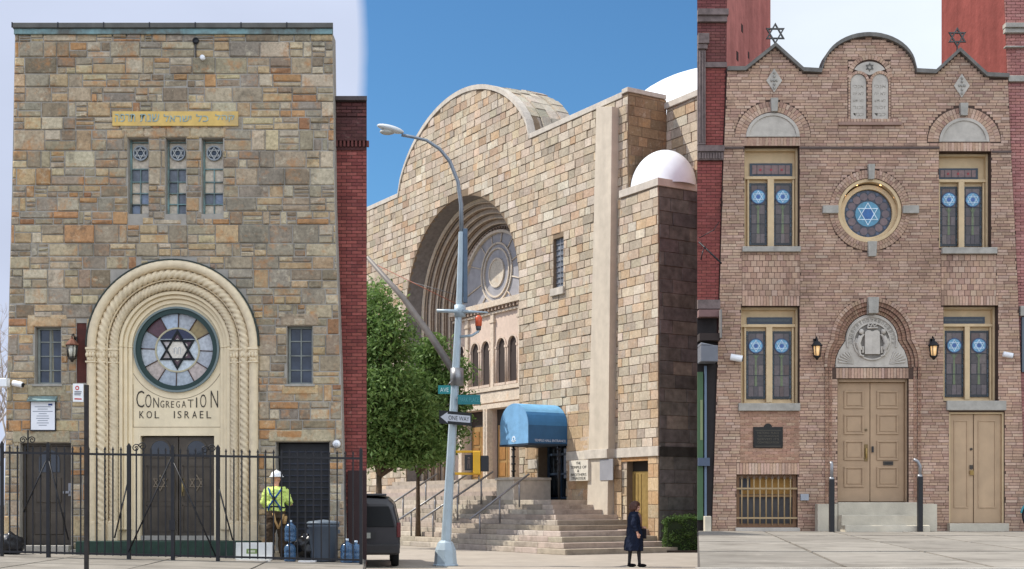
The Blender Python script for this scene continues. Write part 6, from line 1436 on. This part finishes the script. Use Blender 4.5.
# second, slanting arm reaching up to the left
T = thing('mast_arm', 'thick grey mast arm slanting up left from the street lamp with guy wires', 'mast arm', (mx(457), LD+.15, mz(375)))
b = MB(); b.tube([(mx(457.5), LD+.12, mz(377)), (mx(430), LD+.5, mz(334)), (mx(400), LD+.9, mz(292)), (mx(362), LD+1.3, mz(248))], [.1, .09, .075, .055], 10); obj('arm', b, mat('brown_grey_paint', lin(118, 112, 108), .55, var=.12), T)
b = MB(); b.lathe([(.17, -.25), (.17, .2)], (mx(457), LD, mz(376)), 12); obj('clamp', b, 'steel', T)
b = MB(); b.tube([(mx(462), LD+.1, mz(306)), (mx(372), LD+1.3, mz(256))], .011, 5, lin(150, 84, 60)); b.tube([(mx(463), LD+.1, mz(296)), (mx(405), LD+.9, mz(275))], .009, 5, lin(90, 90, 92)); obj('guy_wire', b, 'paint', T)
teal = lin(34, 138, 140)
def sgn(name, label, cat, a, bb, c, e, y, col, yaw=0):
    T = thing(name, label, cat, (mx(a), y, mz(e))); return T
def plate(T, a, bb, c, e, y, col, th=.02, skew=0):
    b = MB(); x0, x1 = mx(a), mx(bb); zs_ = mz(e); ze = mz(c)
    b.add([(x0, y, zs_), (x1, y+skew, zs_-skew*.02), (x1, y+skew, ze), (x0, y, ze), (x0, y+th, zs_), (x1, y+skew+th, zs_), (x1, y+skew+th, ze), (x0, y+th, ze)], [(0, 1, 2, 3), (7, 6, 5, 4), (0, 4, 5, 1), (1, 5, 6, 2), (2, 6, 7, 3), (3, 7, 4, 0)], col)
    return obj('sign_plate', b, 'paint', T)
T = sgn('street_name_sign', 'small teal street name sign left of the lamp post', 'street sign', 438.5, 451, 386, 394.5, LD-.2, teal); P = plate(T, 438.5, 451, 386, 394.5, LD-.2, teal)
b = MB(); text(b, 'AVE', mx(440.5), mx(449), mz(392.6), .11, LD-.201, .006, lin(214, 232, 232)); obj('lettering', b, 'matte', P)
b = MB(); b.tube([(mx(448), LD-.19, mz(386)), (mx(452.5), LD-.17, mz(381))], .014, 6); obj('bracket', b, 'steel', T)
T = sgn('street_name_sign', 'long teal street name sign right of the lamp post above the one way sign', 'street sign', 458, 480, 396, 405, LD-.2, teal); P = plate(T, 458, 480.5, 395.5, 405, LD-.2, lin(30, 118, 124))
b = MB(); text(b, 'PARK PLACE', mx(460), mx(479), mz(402.4), .11, LD-.201, .006, lin(90, 160, 164)); obj('lettering', b, 'matte', P)
b = MB(); b.tube([(mx(457), LD-.1, mz(399)), (mx(458.5), LD-.18, mz(399))], .02, 6); obj('bracket', b, 'steel', T)
T = sgn('one_way_sign', 'black and white ONE WAY arrow sign on the lamp post', 'road sign', 439.5, 472, 411, 425, LD-.22, (0, 0, 0)); blk = lin(24, 26, 28); wt = lin(196, 200, 208)
TA = lambda u, v, w: (u, v, w-(u-mx(440))*.085)
b = MB(T=TA); b.box(mx(439.6), mx(472), LD-.22, LD-.2, mz(423.8), mz(410.8)); 
for i in range(len(b.c)): b.c[i] = blk
P = obj('sign_plate', b, 'paint', T)
b = MB(T=TA, col=wt); zc_ = mz(417.3); b.prism([(mx(441), zc_), (mx(448), zc_+.14), (mx(448), zc_+.09), (mx(470.5), zc_+.09), (mx(470.5), zc_-.09), (mx(448), zc_-.09), (mx(448), zc_-.14)], LD-.224, LD-.2205); obj('arrow', b, 'paint', P)
b = MB(T=TA, col=blk); text(b, 'ONE WAY', mx(449), mx(469.5), zc_-.055, .11, LD-.2245, .004, blk); obj('lettering', b, 'paint', P)
# pedestrian signal
T = thing('pedestrian_signal', 'yellow pedestrian signal housing bolted to the right of the lamp post', 'pedestrian signal', (mx(470), LD, mz(475)))
ye = lin(222, 170, 40)
b = MB(col=ye); b.box(mx(456), mx(481), LD-.1, LD-.02, mz(453), mz(450.6)); b.box(mx(455), mx(481), LD-.1, LD-.02, mz(475), mz(472.4)); obj('bracket', b, 'paint', T, .012)
b = MB(col=ye); b.box(mx(473.3), mx(480.5), LD-.24, LD+.16, mz(474.3), mz(451.6)); obj('housing', b, 'paint', T, .02)
b = MB(col=lin(34, 36, 40)); b.box(mx(480.6), mx(488.8), LD-.2, LD+.14, mz(471.5), mz(455.8)); obj('rear_housing', b, 'paint', T, .02)
b = MB(col=lin(44, 42, 42)); b.box(mx(464.8), mx(473.2), LD-.18, LD-.0, mz(470.5), mz(455)); Fc = obj('signal_face', b, 'paint', T, .01)
b = MB(col=lin(96, 84, 78)); xm = mx(469); b.ell((xm, LD-.183, mz(458.6)), (.035, .008, .035), 10, 6); b.box(xm-.035, xm+.035, LD-.187, LD-.181, mz(464), mz(460.2)); b.box(xm-.04, xm-.01, LD-.187, LD-.181, mz(468.8), mz(464.1)); b.box(xm+.01, xm+.04, LD-.187, LD-.181, mz(468.8), mz(464.1)); obj('walking_symbol', b, 'matte', Fc)
b = MB(); b.tube([(mx(479), LD, mz(475)), (mx(479), LD, mz(481))], .02, 6); obj('conduit', b, 'steel', T)

# ================================================================== trees, hedge
def leaf_cards(mb, pts, size, rnd):
    for p in pts:
        n_ = Vector((rnd.gauss(0, 1), rnd.gauss(0, 1), rnd.gauss(0, 1)+.5)).normalized(); t = n_.orthogonal().normalized()
        t = Matrix.Rotation(rnd.uniform(0, 2*PI), 3, n_) @ t; b_ = n_.cross(t); s_ = size*rnd.uniform(.6, 1.3); k = len(mb.v)
        mb.v += [p-t*s_, p-b_*s_*.38+n_*s_*.08, p+t*s_, p+b_*s_*.38+n_*s_*.08]; mb.f.append((k, k+1, k+2, k+3)); mb.c.append((.5, .5, .5)); mb.sm.append(False)
def tree(name, label, base, trunk_h, lobes, nleaf, size, m, seed, rt=.14, lean=0):
    rnd = random.Random(seed); T = thing(name, label, 'tree', base); bp = Vector(base)
    tr = MB(); top = bp+Vector((lean, 0, trunk_h)); tr.tube([bp-Vector((0, 0, .1)), bp+Vector((lean*.3, .02, trunk_h*.35)), bp+Vector((lean*.7, -.03, trunk_h*.7)), top], [rt*1.25, rt, rt*.85, rt*.75], 10)
    cr = MB(); tips = []
    for c, r, wgt in lobes:
        c = Vector(c); mid = top.lerp(c, .5)+Vector((rnd.uniform(-.2, .2), rnd.uniform(-.2, .2), -.1)); tr.tube([top-Vector((0, 0, .15)), mid, c], [rt*.55, rt*.34, rt*.12], 7)
        for k in range(5):
            d = Vector((rnd.gauss(0, 1), rnd.gauss(0, 1), rnd.gauss(.2, .8))).normalized(); e = c+Vector((d.x*r[0], d.y*r[1], d.z*r[2]))*.8; tr.tube([mid.lerp(c, .6), c.lerp(e, .5)+Vector((0, 0, .05)), e], [rt*.16, rt*.1, rt*.03], 5)
        n = int(nleaf*wgt); cl = max(8, n//26)
        for k in range(cl):
            d = Vector((rnd.gauss(0, 1), rnd.gauss(0, 1), rnd.gauss(0, 1))).normalized(); rr_ = rnd.uniform(.45, 1.05)
            cc = c+Vector((d.x*r[0], d.y*r[1], d.z*r[2]))*rr_; sg = rnd.uniform(.12, .3)*min(r)+.09
            leaf_cards(cr, [cc+Vector((rnd.gauss(0, sg), rnd.gauss(0, sg), rnd.gauss(0, sg*.7))) for _ in range(26)], size, rnd)
    obj('trunk', tr, 'bark', T); obj('crown', cr, m, T); return T
d = 47.0
def tp(px, py, dd=d): return ((px-512)/1300*dd, dd, 1.6+(504-py)/1300*dd)
lob = [(tp(374, 310), (.85, .9, 1.0), .11), (tp(385, 335, 46.5), (.95, 1, .95), .16), (tp(366, 350), (1.0, 1, 1.2), .15), (tp(378, 385, 46.6), (1.3, 1.2, 1.0), .2), (tp(384, 420, 46.8), (1.35, 1.2, .9), .2), (tp(405, 436, 47), (1.0, 1, .55), .1), (tp(368, 440), (.9, .9, .6), .08), (tp(398, 350, 47.2), (.35, .5, .5), .03), (tp(372, 400, 46), (1.1, 1, 1.3), .16), (tp(398, 400, 47), (1.1, 1, .9), .14), (tp(392, 446, 47), (1.2, .9, .6), .12), (tp(374, 455, 46.6), (1.2, .9, .5), .1), (tp(400, 458, 47), (1.1, .9, .35), .07), (tp(410, 415, 47.2), (.9, .9, .8), .1), (tp(424, 448, 47.5), (.8, .8, .5), .08)]
tree('street_tree', 'dense green street tree with dark trunk overhanging the parked minivan', tp(379, 545), 2.6, lob, 17000, .1, 'leaf', 3, .13)
d2 = 50.0
lob = [(tp(428, 355, d2), (.6, .6, .6), .14), (tp(418, 385, d2), (1.15, .9, .75), .3), (tp(440, 385, d2), (.7, .7, .6), .14), (tp(422, 425, d2), (1.3, .9, .9), .28), (tp(440, 410, d2), (.9, .9, .8), .12), (tp(432, 448, d2), (1.1, .8, .6), .1), (tp(416, 450, d2), (1.0, .8, .5), .08), (tp(447, 425, d2), (.8, .8, .7), .08), (tp(437, 350, d2), (.5, .5, .5), .05), (tp(456, 372, d2), (.5, .6, .5), .08), (tp(463, 400, d2), (.55, .6, .45), .06)]
tree('young_tree', 'bright green smaller tree behind the street lamp in front of the portal', tp(418, 535, d2), 2.4, lob, 12500, .098, 'leaf', 9, .09)
# box hedge
hb = MB(); rnd = random.Random(4); hc = Vector(((684-512)/1300*43.3, 43.3, 0)); pts = []
for k in range(5200):
    f = rnd.choice('fttlf'); x, y, z = rnd.uniform(-.62, .8), rnd.uniform(-.4, .4), rnd.uniform(.1, 1.12)
    if f == 'f': y = -.4+rnd.gauss(0, .03)
    elif f == 't': z = 1.12+rnd.gauss(0, .05)
    else: x = -.62+rnd.gauss(0, .03)
    v = Vector((x, y, z)); 
    if z > 1.05 and abs(x-.1) > .6 and rnd.random() < .4: v.z -= .08
    v += Vector((1, 1, 1))*noise.noise(v*3)*.16; pts.append(hc+v)
leaf_cards(hb, pts, .04, rnd)
HT = thing('box_hedge', 'clipped green box hedge at the foot of the dark stone side wall', 'hedge', tuple(hc)); obj('foliage', hb, 'hedgeleaf', HT)
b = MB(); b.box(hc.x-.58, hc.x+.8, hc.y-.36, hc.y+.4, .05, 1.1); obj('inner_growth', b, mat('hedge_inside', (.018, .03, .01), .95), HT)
b = MB(); b.box(hc.x-.95, hc.x+1.3, hc.y-.6, hc.y+.7, 0, .07); o = obj('planting_bed', b, mat('soil', lin(60, 50, 42), .95, var=.3, bump=.6)); o['kind'] = 'structure'
# bare tree at far left
T = thing('bare_tree', 'leafless pale-branched tree at the far left behind the stone building', 'tree', (-15.6, 41, 0))
b = MB(); b.tube([(-16.8, 41, -.1), (-16.7, 41, 2.6), (-16.5, 41, 4.4)], [.16, .12, .08], 8); obj('trunk', b, 'bark', T)
b = MB(); rnd = random.Random(12)
def br(p, dr, L_, r, dep):
    e = p+dr*L_; b.tube([tuple(p), tuple((p+e)/2+Vector((rnd.gauss(0, .04), 0, rnd.gauss(0, .04)))), tuple(e)], [r, r*.8, r*.55], 5)
    if dep:
        for _ in range(3): br(e, (dr+Vector((rnd.gauss(0, .55), rnd.gauss(0, .4), rnd.gauss(.1, .3)))).normalized(), L_*rnd.uniform(.6, .85), r*.55, dep-1)
for k in range(7): br(Vector((-16.6+rnd.uniform(-.1, .1), 41, 2+k*.4)), Vector((rnd.uniform(.0, .7), rnd.uniform(-.3, .3), 1)).normalized(), 1.15, .045, 4)
obj('crown', b, mat('pale_twigs', lin(176, 166, 158), .9), T)

# ================================================================== minivan seen from behind
VX, VY = -3.99, 32.6
VN = thing('parked_minivan', 'dark grey minivan parked with its rear to us beside the street lamp', 'van', (VX, VY+2.3, 0))
vc = mat('van_paint', lin(48, 46, 50), .35, metal=.2, coat=.3, var=.04)
b = MB()
def sect(y, w_, zt_, wt_):    # half-section outline mirrored
    h = [(w_*.93, .32), (w_, .5), (w_, .95), (wt_+.04, zt_-.16), (wt_-.1, zt_-.03), (0, zt_)]
    return [(x, z) for x, z in h]+[(-x, z) for x, z in h[-2::-1]]
secs = [(0, .9, 1.62, .70), (.06, .94, 1.76, .74), (.5, .95, 1.82, .77), (2.4, .95, 1.84, .78), (3.2, .95, 1.72, .74), (3.9, .94, 1.12, .8), (4.65, .9, 1.0, .78), (4.8, .85, .8, .72)]
vs = []; k = 11
for y, w_, zt_, wt_ in secs:
    s_ = sect(y, w_, zt_, wt_); vs += [(VX+x, VY+y, z) for x, z in s_]
k = len(s_); fs = [(i*k+j, i*k+j+1, (i+1)*k+j+1, (i+1)*k+j) for i in range(len(secs)-1) for j in range(k-1)]+[(i*k+k-1, i*k, (i+1)*k, (i+1)*k+k-1) for i in range(len(secs)-1)]
fs += [tuple(range(k))[::-1], tuple((len(secs)-1)*k+j for j in range(k))]; b.add(vs, fs, None, False)
o = obj('body', b, vc, VN, .03)
dg_ = mat('dark_car_glass', lin(14, 15, 18), .25, var=0, spec=.2)
b = MB(); b.add([(VX-.8, VY-.025, 1.02), (VX+.8, VY-.025, 1.02), (VX+.66, VY+.0, 1.55), (VX-.66, VY+.0, 1.55), (VX-.8, VY+.05, 1.02), (VX+.8, VY+.05, 1.02), (VX+.66, VY+.07, 1.55), (VX-.66, VY+.07, 1.55)], [(0, 1, 2, 3), (0, 4, 5, 1), (1, 5, 6, 2), (2, 6, 7, 3), (3, 7, 4, 0)]); obj('rear_window', b, dg_, VN, .01)
b = MB(); b.add([(VX+.905, VY+.5, 1.02), (VX+.905, VY+3.1, 1.02), (VX+.80, VY+2.9, 1.58), (VX+.80, VY+.55, 1.6), (VX+.97, VY+.5, 1.0), (VX+.97, VY+3.1, 1.0), (VX+.83, VY+2.9, 1.6), (VX+.83, VY+.55, 1.62)], [(4, 5, 6, 7), (0, 1, 5, 4), (1, 2, 6, 5), (2, 3, 7, 6), (3, 0, 4, 7)]); obj('side_window', b, dg_, VN)
for sg in (-1, 1):
    b = MB(col=lin(150, 24, 26)); b.box(VX+sg*.85, VX+sg*.955, VY-.02, VY+.12, .76, 1.14); obj('tail_light', b, mat('red_lens', lin(92, 24, 26), .2, var=.1), VN, .02)
    for yy in (.85, 3.95):
        W_ = MB(); W_.lathe([(.2, -.1), (.32, -.1), (.34, -.07), (.34, .07), (.32, .1), (.2, .1)], (0, 0, 0), 28); W_.v = [Vector((VX+sg*.82+v.z, VY+yy+v.x, .34+v.y)) for v in W_.v]; WH = obj('wheel', W_, mat('tyre', lin(22, 22, 23), .9, var=.1), VN)
        r_ = MB(); r_.lathe([(.0, .06), (.18, .075), (.2, .105)], (0, 0, 0), 20); r_.v = [Vector((VX+sg*(.82+v.z), VY+yy+v.x, .34+v.y)) for v in r_.v]; obj('rim', r_, 'steel', WH)
b = MB(); b.box(VX-.93, VX+.93, VY-.12, VY+.1, .34, .6); obj('bumper', b, mat('bumper_plastic', lin(44, 42, 44), .5, var=.1), VN, .04)
b = MB(); b.box(VX-.3, VX+.34, VY-.04, VY+.0, .72, .9, lin(40, 40, 42)); b.box(VX-.1, VX+.2, VY-.046, VY-.041, .74, .88, lin(150, 152, 146)); obj('number_plate', b, 'paint', VN)
b = MB(); b.box(VX-.6, VX+.6, VY+.05, VY+.5, 1.8, 1.86); obj('roof_spoiler', b, vc, VN, .02)

VN.rotation_euler.z = math.radians(6)
# ================================================================== woman in a dark coat
def woman():
    dY = 33.0; X = (634.5-512)/1300*dY; G = 0.0; s = 1.0
    T = thing('person', 'woman in long dark navy coat with brown bobbed hair walking past the temple', 'person', (X, dY, G))
    P = lambda x, y, z: (X+x, dY+y, G+z*.98)
    sk = lin(206, 156, 132); nv = lin(30, 36, 52); st_ = lin(28, 26, 30)
    b = MB()   # faces right and a little toward us
    b.tube([P(-.07, .02, .9), P(-.1, .03, .5), P(-.13, .04, .09)], [.085, .058, .038], 12, st_); b.tube([P(.05, -.02, .9), P(.1, -.04, .5), P(.12, -.06, .09)], [.085, .058, .038], 12, st_)
    b.tube([P(0, 0, .88), P(0, 0, 1.1), P(0, 0, 1.3), P(.01, 0, 1.4)], [.13, .115, .14, .08], 14, sk); b.tube([P(.01, 0, 1.36), P(.03, 0, 1.5)], [.05, .045], 10, sk)
    headmesh(b, Vector(P(.045, -.01, 1.545)), math.radians(62), .2, .98, sk, lin(150, 80, 76), lin(50, 40, 36))
    b.tube([P(-.02, -.17, 1.32), P(-.03, -.2, 1.08), P(.06, -.22, .88)], [.045, .038, .028], 10, sk); hand(b, P(.06, -.22, .88), (.25, -.05, -1), (0, -1, 0), .95, sk, .5)
    b.tube([P(.0, .17, 1.32), P(.04, .17, 1.08), P(.2, .06, 1.02)], [.045, .038, .028], 10, sk); hand(b, P(.2, .05, 1.02), (.9, -.3, .1), (0, 0, 1), .95, sk, .8, -1)
    obj('body', remesh(b, .010, 2), 'body', T)
    c = MB(); c.tube([P(-.02, 0, .42), P(-.02, 0, .55), P(0, 0, .8), P(0, 0, 1.02), P(0, 0, 1.28), P(.01, 0, 1.39), P(.02, 0, 1.44)], [.235, .235, .21, .18, .18, .14, .075], 22, nv)
    c.tube([P(-.01, -.13, 1.34), P(-.03, -.2, 1.1), P(.045, -.225, .93)], [.085, .072, .056], 12, nv); c.tube([P(.0, .13, 1.34), P(.04, .18, 1.1), P(.16, .09, 1.02)], [.085, .072, .056], 12, nv)
    cc = remesh(c, .014, 3)
    for v in cc.v:
        if v.z < .95: a = math.atan2(v.y-dY, v.x-X); v += Vector((math.cos(a), math.sin(a), 0))*.016*math.sin(a*9)*(.95-v.z)/.5
    obj('coat', crease(crease(cc, .025, 7), .012, 18), 'cloth', T)
    h = MB(); hc_ = lin(84, 52, 40); h.ell(P(.02, .005, 1.61), (.125, .115, .105), 20, 14, hc_); h.tube([P(-.035, -.0, 1.62), P(-.05, .0, 1.5), P(-.04, 0, 1.41)], [.1, .1, .055], 14, hc_); h.tube([P(.03, -.075, 1.6), P(.02, -.085, 1.48)], [.05, .035], 10, hc_); h.tube([P(.03, .075, 1.6), P(.02, .085, 1.48)], [.05, .035], 10, hc_)
    obj('hair', remesh(h, .012, 2), mat('brown_hair', lin(80, 50, 38), .6, var=.25, vscale=30), T)
    f = MB(); f.tube([P(.1, -.13, 1.4), P(.15, -.12, 1.25), P(.16, -.12, 1.05)], [.03, .028, .02], 8, lin(120, 92, 80)); obj('scarf', f, 'cloth', T)
    for x, y in ((-.13, .04), (.12, -.06)):
        f = MB(); f.ell(P(x+.06, y-.02, .045), (.12, .045, .045), 14, 8, lin(20, 20, 22)); f.tube([P(x, y, .03), P(x, y, .11)], [.042, .04], 10, lin(20, 20, 22)); obj('shoe', f, 'cloth', T)
    h = MB(); h.tube([P(.17, .02, 1.0), P(.13, -.1, 1.25), P(.05, -.06, 1.42)], .012, 6, lin(40, 34, 34)); h.box(*[q for q in (P(.1, .05, .6)[0], P(.3, .05, .6)[0])], dY-.02, dY+.08, .72, .97, lin(34, 32, 38)); o = obj('handbag', h, 'cloth'); tag(o, 'dark handbag hanging from the arm of the woman in the navy coat', 'handbag')
woman()

# ================================================================== bicycle at right edge
BD = 30.2; bx_, bzg = (1037.5-512)/1300*BD, RG
T = thing('bicycle', 'teal bicycle standing on the pavement at the far right edge', 'bicycle', (bx_, BD, bzg))
def wheel(cx):
    w_ = MB(col=lin(24, 24, 26)); pts = [(cx+.34*math.cos(t*2*PI/40), BD, bzg+.37+.34*math.sin(t*2*PI/40)) for t in range(41)]; w_.tube(pts, .026, 8); W = obj('wheel', w_, 'matte', T)
    s_ = MB(col=lin(170, 172, 176))
    for t in range(14): s_.tube([(cx, BD, bzg+.37), (cx+.32*math.cos(t*2*PI/14), BD, bzg+.37+.32*math.sin(t*2*PI/14))], .003, 4)
    obj('spokes', s_, 'paint', W)
    g = MB(col=lin(60, 140, 150)); g.tube([(cx+.385*math.cos(a), BD, bzg+.37+.385*math.sin(a)) for a in [PI*.45+PI*.5*i/12 for i in range(13)]], .022, 6); obj('mudguard', g, 'paint', T)
wheel(bx_); wheel(bx_+1.05)
b = MB(col=lin(50, 128, 140)); z = bzg+.37
for p in (((0, 0), (.13, .58)), ((.13, .5), (.5, -.05)), ((.5, -.05), (.38, .55)), ((.14, .56), (.4, .5)), ((.5, -.05), (1.05, 0)), ((1.05, 0), (.39, .5))): b.tube([(bx_+p[0][0], BD, z+p[0][1]), (bx_+p[1][0], BD, z+p[1][1])], .018, 8)
obj('frame', b, 'paint', T)
b = MB(col=lin(28, 28, 30)); b.tube([(bx_+.13, BD, z+.58), (bx_+.15, BD, z+.68)], .014, 6); b.tube([(bx_+.12, BD-.26, z+.7), (bx_+.15, BD, z+.68), (bx_+.12, BD+.26, z+.7)], .014, 6); obj('handlebar', b, 'paint', T)
b = MB(col=lin(28, 28, 30)); b.ell((bx_+.36, BD, z+.62), (.13, .07, .035), 12, 8); b.tube([(bx_+.38, BD, z+.55), (bx_+.37, BD, z+.6)], .014, 6); obj('saddle', b, 'paint', T)

# ================================================================== camera, sun, sky
cam = bpy.data.cameras.new('camera'); co_ = bpy.data.objects.new('camera', cam); C.objects.link(co_)
co_.location = (0, 0, 1.6); co_.rotation_euler = (PI/2, 0, 0)
cam.sensor_width = 36; cam.lens = 1300/1024*36; cam.shift_y = (504-284.5)/1024; cam.clip_end = 4000; cam.clip_start = .1
S.camera = co_
AL, EL = math.radians(8), math.radians(50)
sd = Vector((-math.cos(AL)*math.cos(EL), math.sin(AL)*math.cos(EL), math.sin(EL)))   # towards the sun
sl = bpy.data.lights.new('sun', 'SUN'); sl.energy = 4.6; sl.angle = math.radians(.5); sl.color = (1, .95, .87)
so_ = bpy.data.objects.new('sun', sl); C.objects.link(so_); so_.rotation_euler = sd.to_track_quat('Z', 'Y').to_euler(); so_.location = (-30, 5, 40)
wd = bpy.data.worlds.new('World'); S.world = wd; wd.use_nodes = True; nt = wd.node_tree; N = nt.nodes; L = nt.links
bg = N['Background']; bg.inputs[1].default_value = .12
sky = N.new('ShaderNodeTexSky'); sky.sky_type = 'NISHITA'; sky.sun_disc = False; sky.sun_elevation = EL; sky.sun_rotation = math.atan2(sd.x, sd.y); sky.air_density = 1.0; sky.dust_density = .3; sky.ozone_density = 3
tc = N.new('ShaderNodeTexCoord'); sx = N.new('ShaderNodeSeparateXYZ'); L.new(tc.outputs['Generated'], sx.inputs[0])
def mth(op, a, b=None, clamp=False):
    m_ = N.new('ShaderNodeMath'); m_.operation = op; m_.use_clamp = clamp
    for i, q_ in enumerate((a, b)):
        if q_ is None: continue
        if isinstance(q_, (int, float)): m_.inputs[i].default_value = q_
        else: L.new(q_, m_.inputs[i])
    return m_.outputs[0]
ymax = mth('MAXIMUM', sx.outputs[1], .001); ratio = mth('DIVIDE', sx.outputs[0], ymax)
nz = N.new('ShaderNodeTexNoise'); nz.inputs['Scale'].default_value = 3.2; nz.inputs['Detail'].default_value = 6; mp = N.new('ShaderNodeMapping'); mp.inputs['Scale'].default_value = (1, 1, 2.2); L.new(tc.outputs['Generated'], mp.inputs[0]); L.new(mp.outputs[0], nz.inputs[0])
wob = mth('MULTIPLY', mth('SUBTRACT', nz.outputs[0], .5), .02)
e1 = mth('MULTIPLY', mth('ADD', mth('ADD', ratio, wob), .1185), 110, True); e2 = mth('MULTIPLY', mth('SUBTRACT', .175, ratio), 60, True); fr_ = mth('GREATER_THAN', sx.outputs[1], 0)
gap = mth('MULTIPLY', mth('MULTIPLY', e1, e2), fr_)       # the clear blue break between two cloud banks
tint = N.new('ShaderNodeMix'); tint.data_type = 'RGBA'; tint.blend_type = 'MULTIPLY'; tint.inputs['Factor'].default_value = 1; L.new(sky.outputs[0], tint.inputs['A']); tint.inputs['B'].default_value = (.5, .80, .95, 1)
# cloud colour: lavender grey to the left, pale to the right, brighter behind us
cr = N.new('ShaderNodeMix'); cr.data_type = 'RGBA'; L.new(mth('MULTIPLY', mth('ADD', ratio, .1), 3, True), cr.inputs['Factor']); cr.inputs['A'].default_value = (4.4, 4.9, 6.2, 1); cr.inputs['B'].default_value = (6.3, 6.9, 7.6, 1)
mr = N.new('ShaderNodeMapRange'); L.new(nz.outputs[0], mr.inputs[0]); mr.inputs[1].default_value = .3; mr.inputs[2].default_value = .7; mr.inputs[3].default_value = .9; mr.inputs[4].default_value = 1.08
back = mth('MULTIPLY', mth('SUBTRACT', 0, sx.outputs[1]), 1.6, True); bri = mth('MULTIPLY', mr.outputs[0], mth('ADD', mth('MULTIPLY', back, .9), 1))  # unseen clouds behind the camera brightened, added as fill for the facades
sc_ = N.new('ShaderNodeVectorMath'); sc_.operation = 'SCALE'; L.new(cr.outputs['Result'], sc_.inputs[0]); L.new(bri, sc_.inputs['Scale'])
fin = N.new('ShaderNodeMix'); fin.data_type = 'RGBA'; L.new(gap, fin.inputs['Factor']); L.new(sc_.outputs[0], fin.inputs['A']); L.new(tint.outputs['Result'], fin.inputs['B']); L.new(fin.outputs['Result'], bg.inputs[0])
S.render.engine = 'CYCLES'; S.view_settings.view_transform = 'Standard'; S.view_settings.look = 'None'; S.view_settings.exposure = .25; S.view_settings.gamma = 1
S.cycles.max_bounces = 6; S.cycles.use_denoising = True
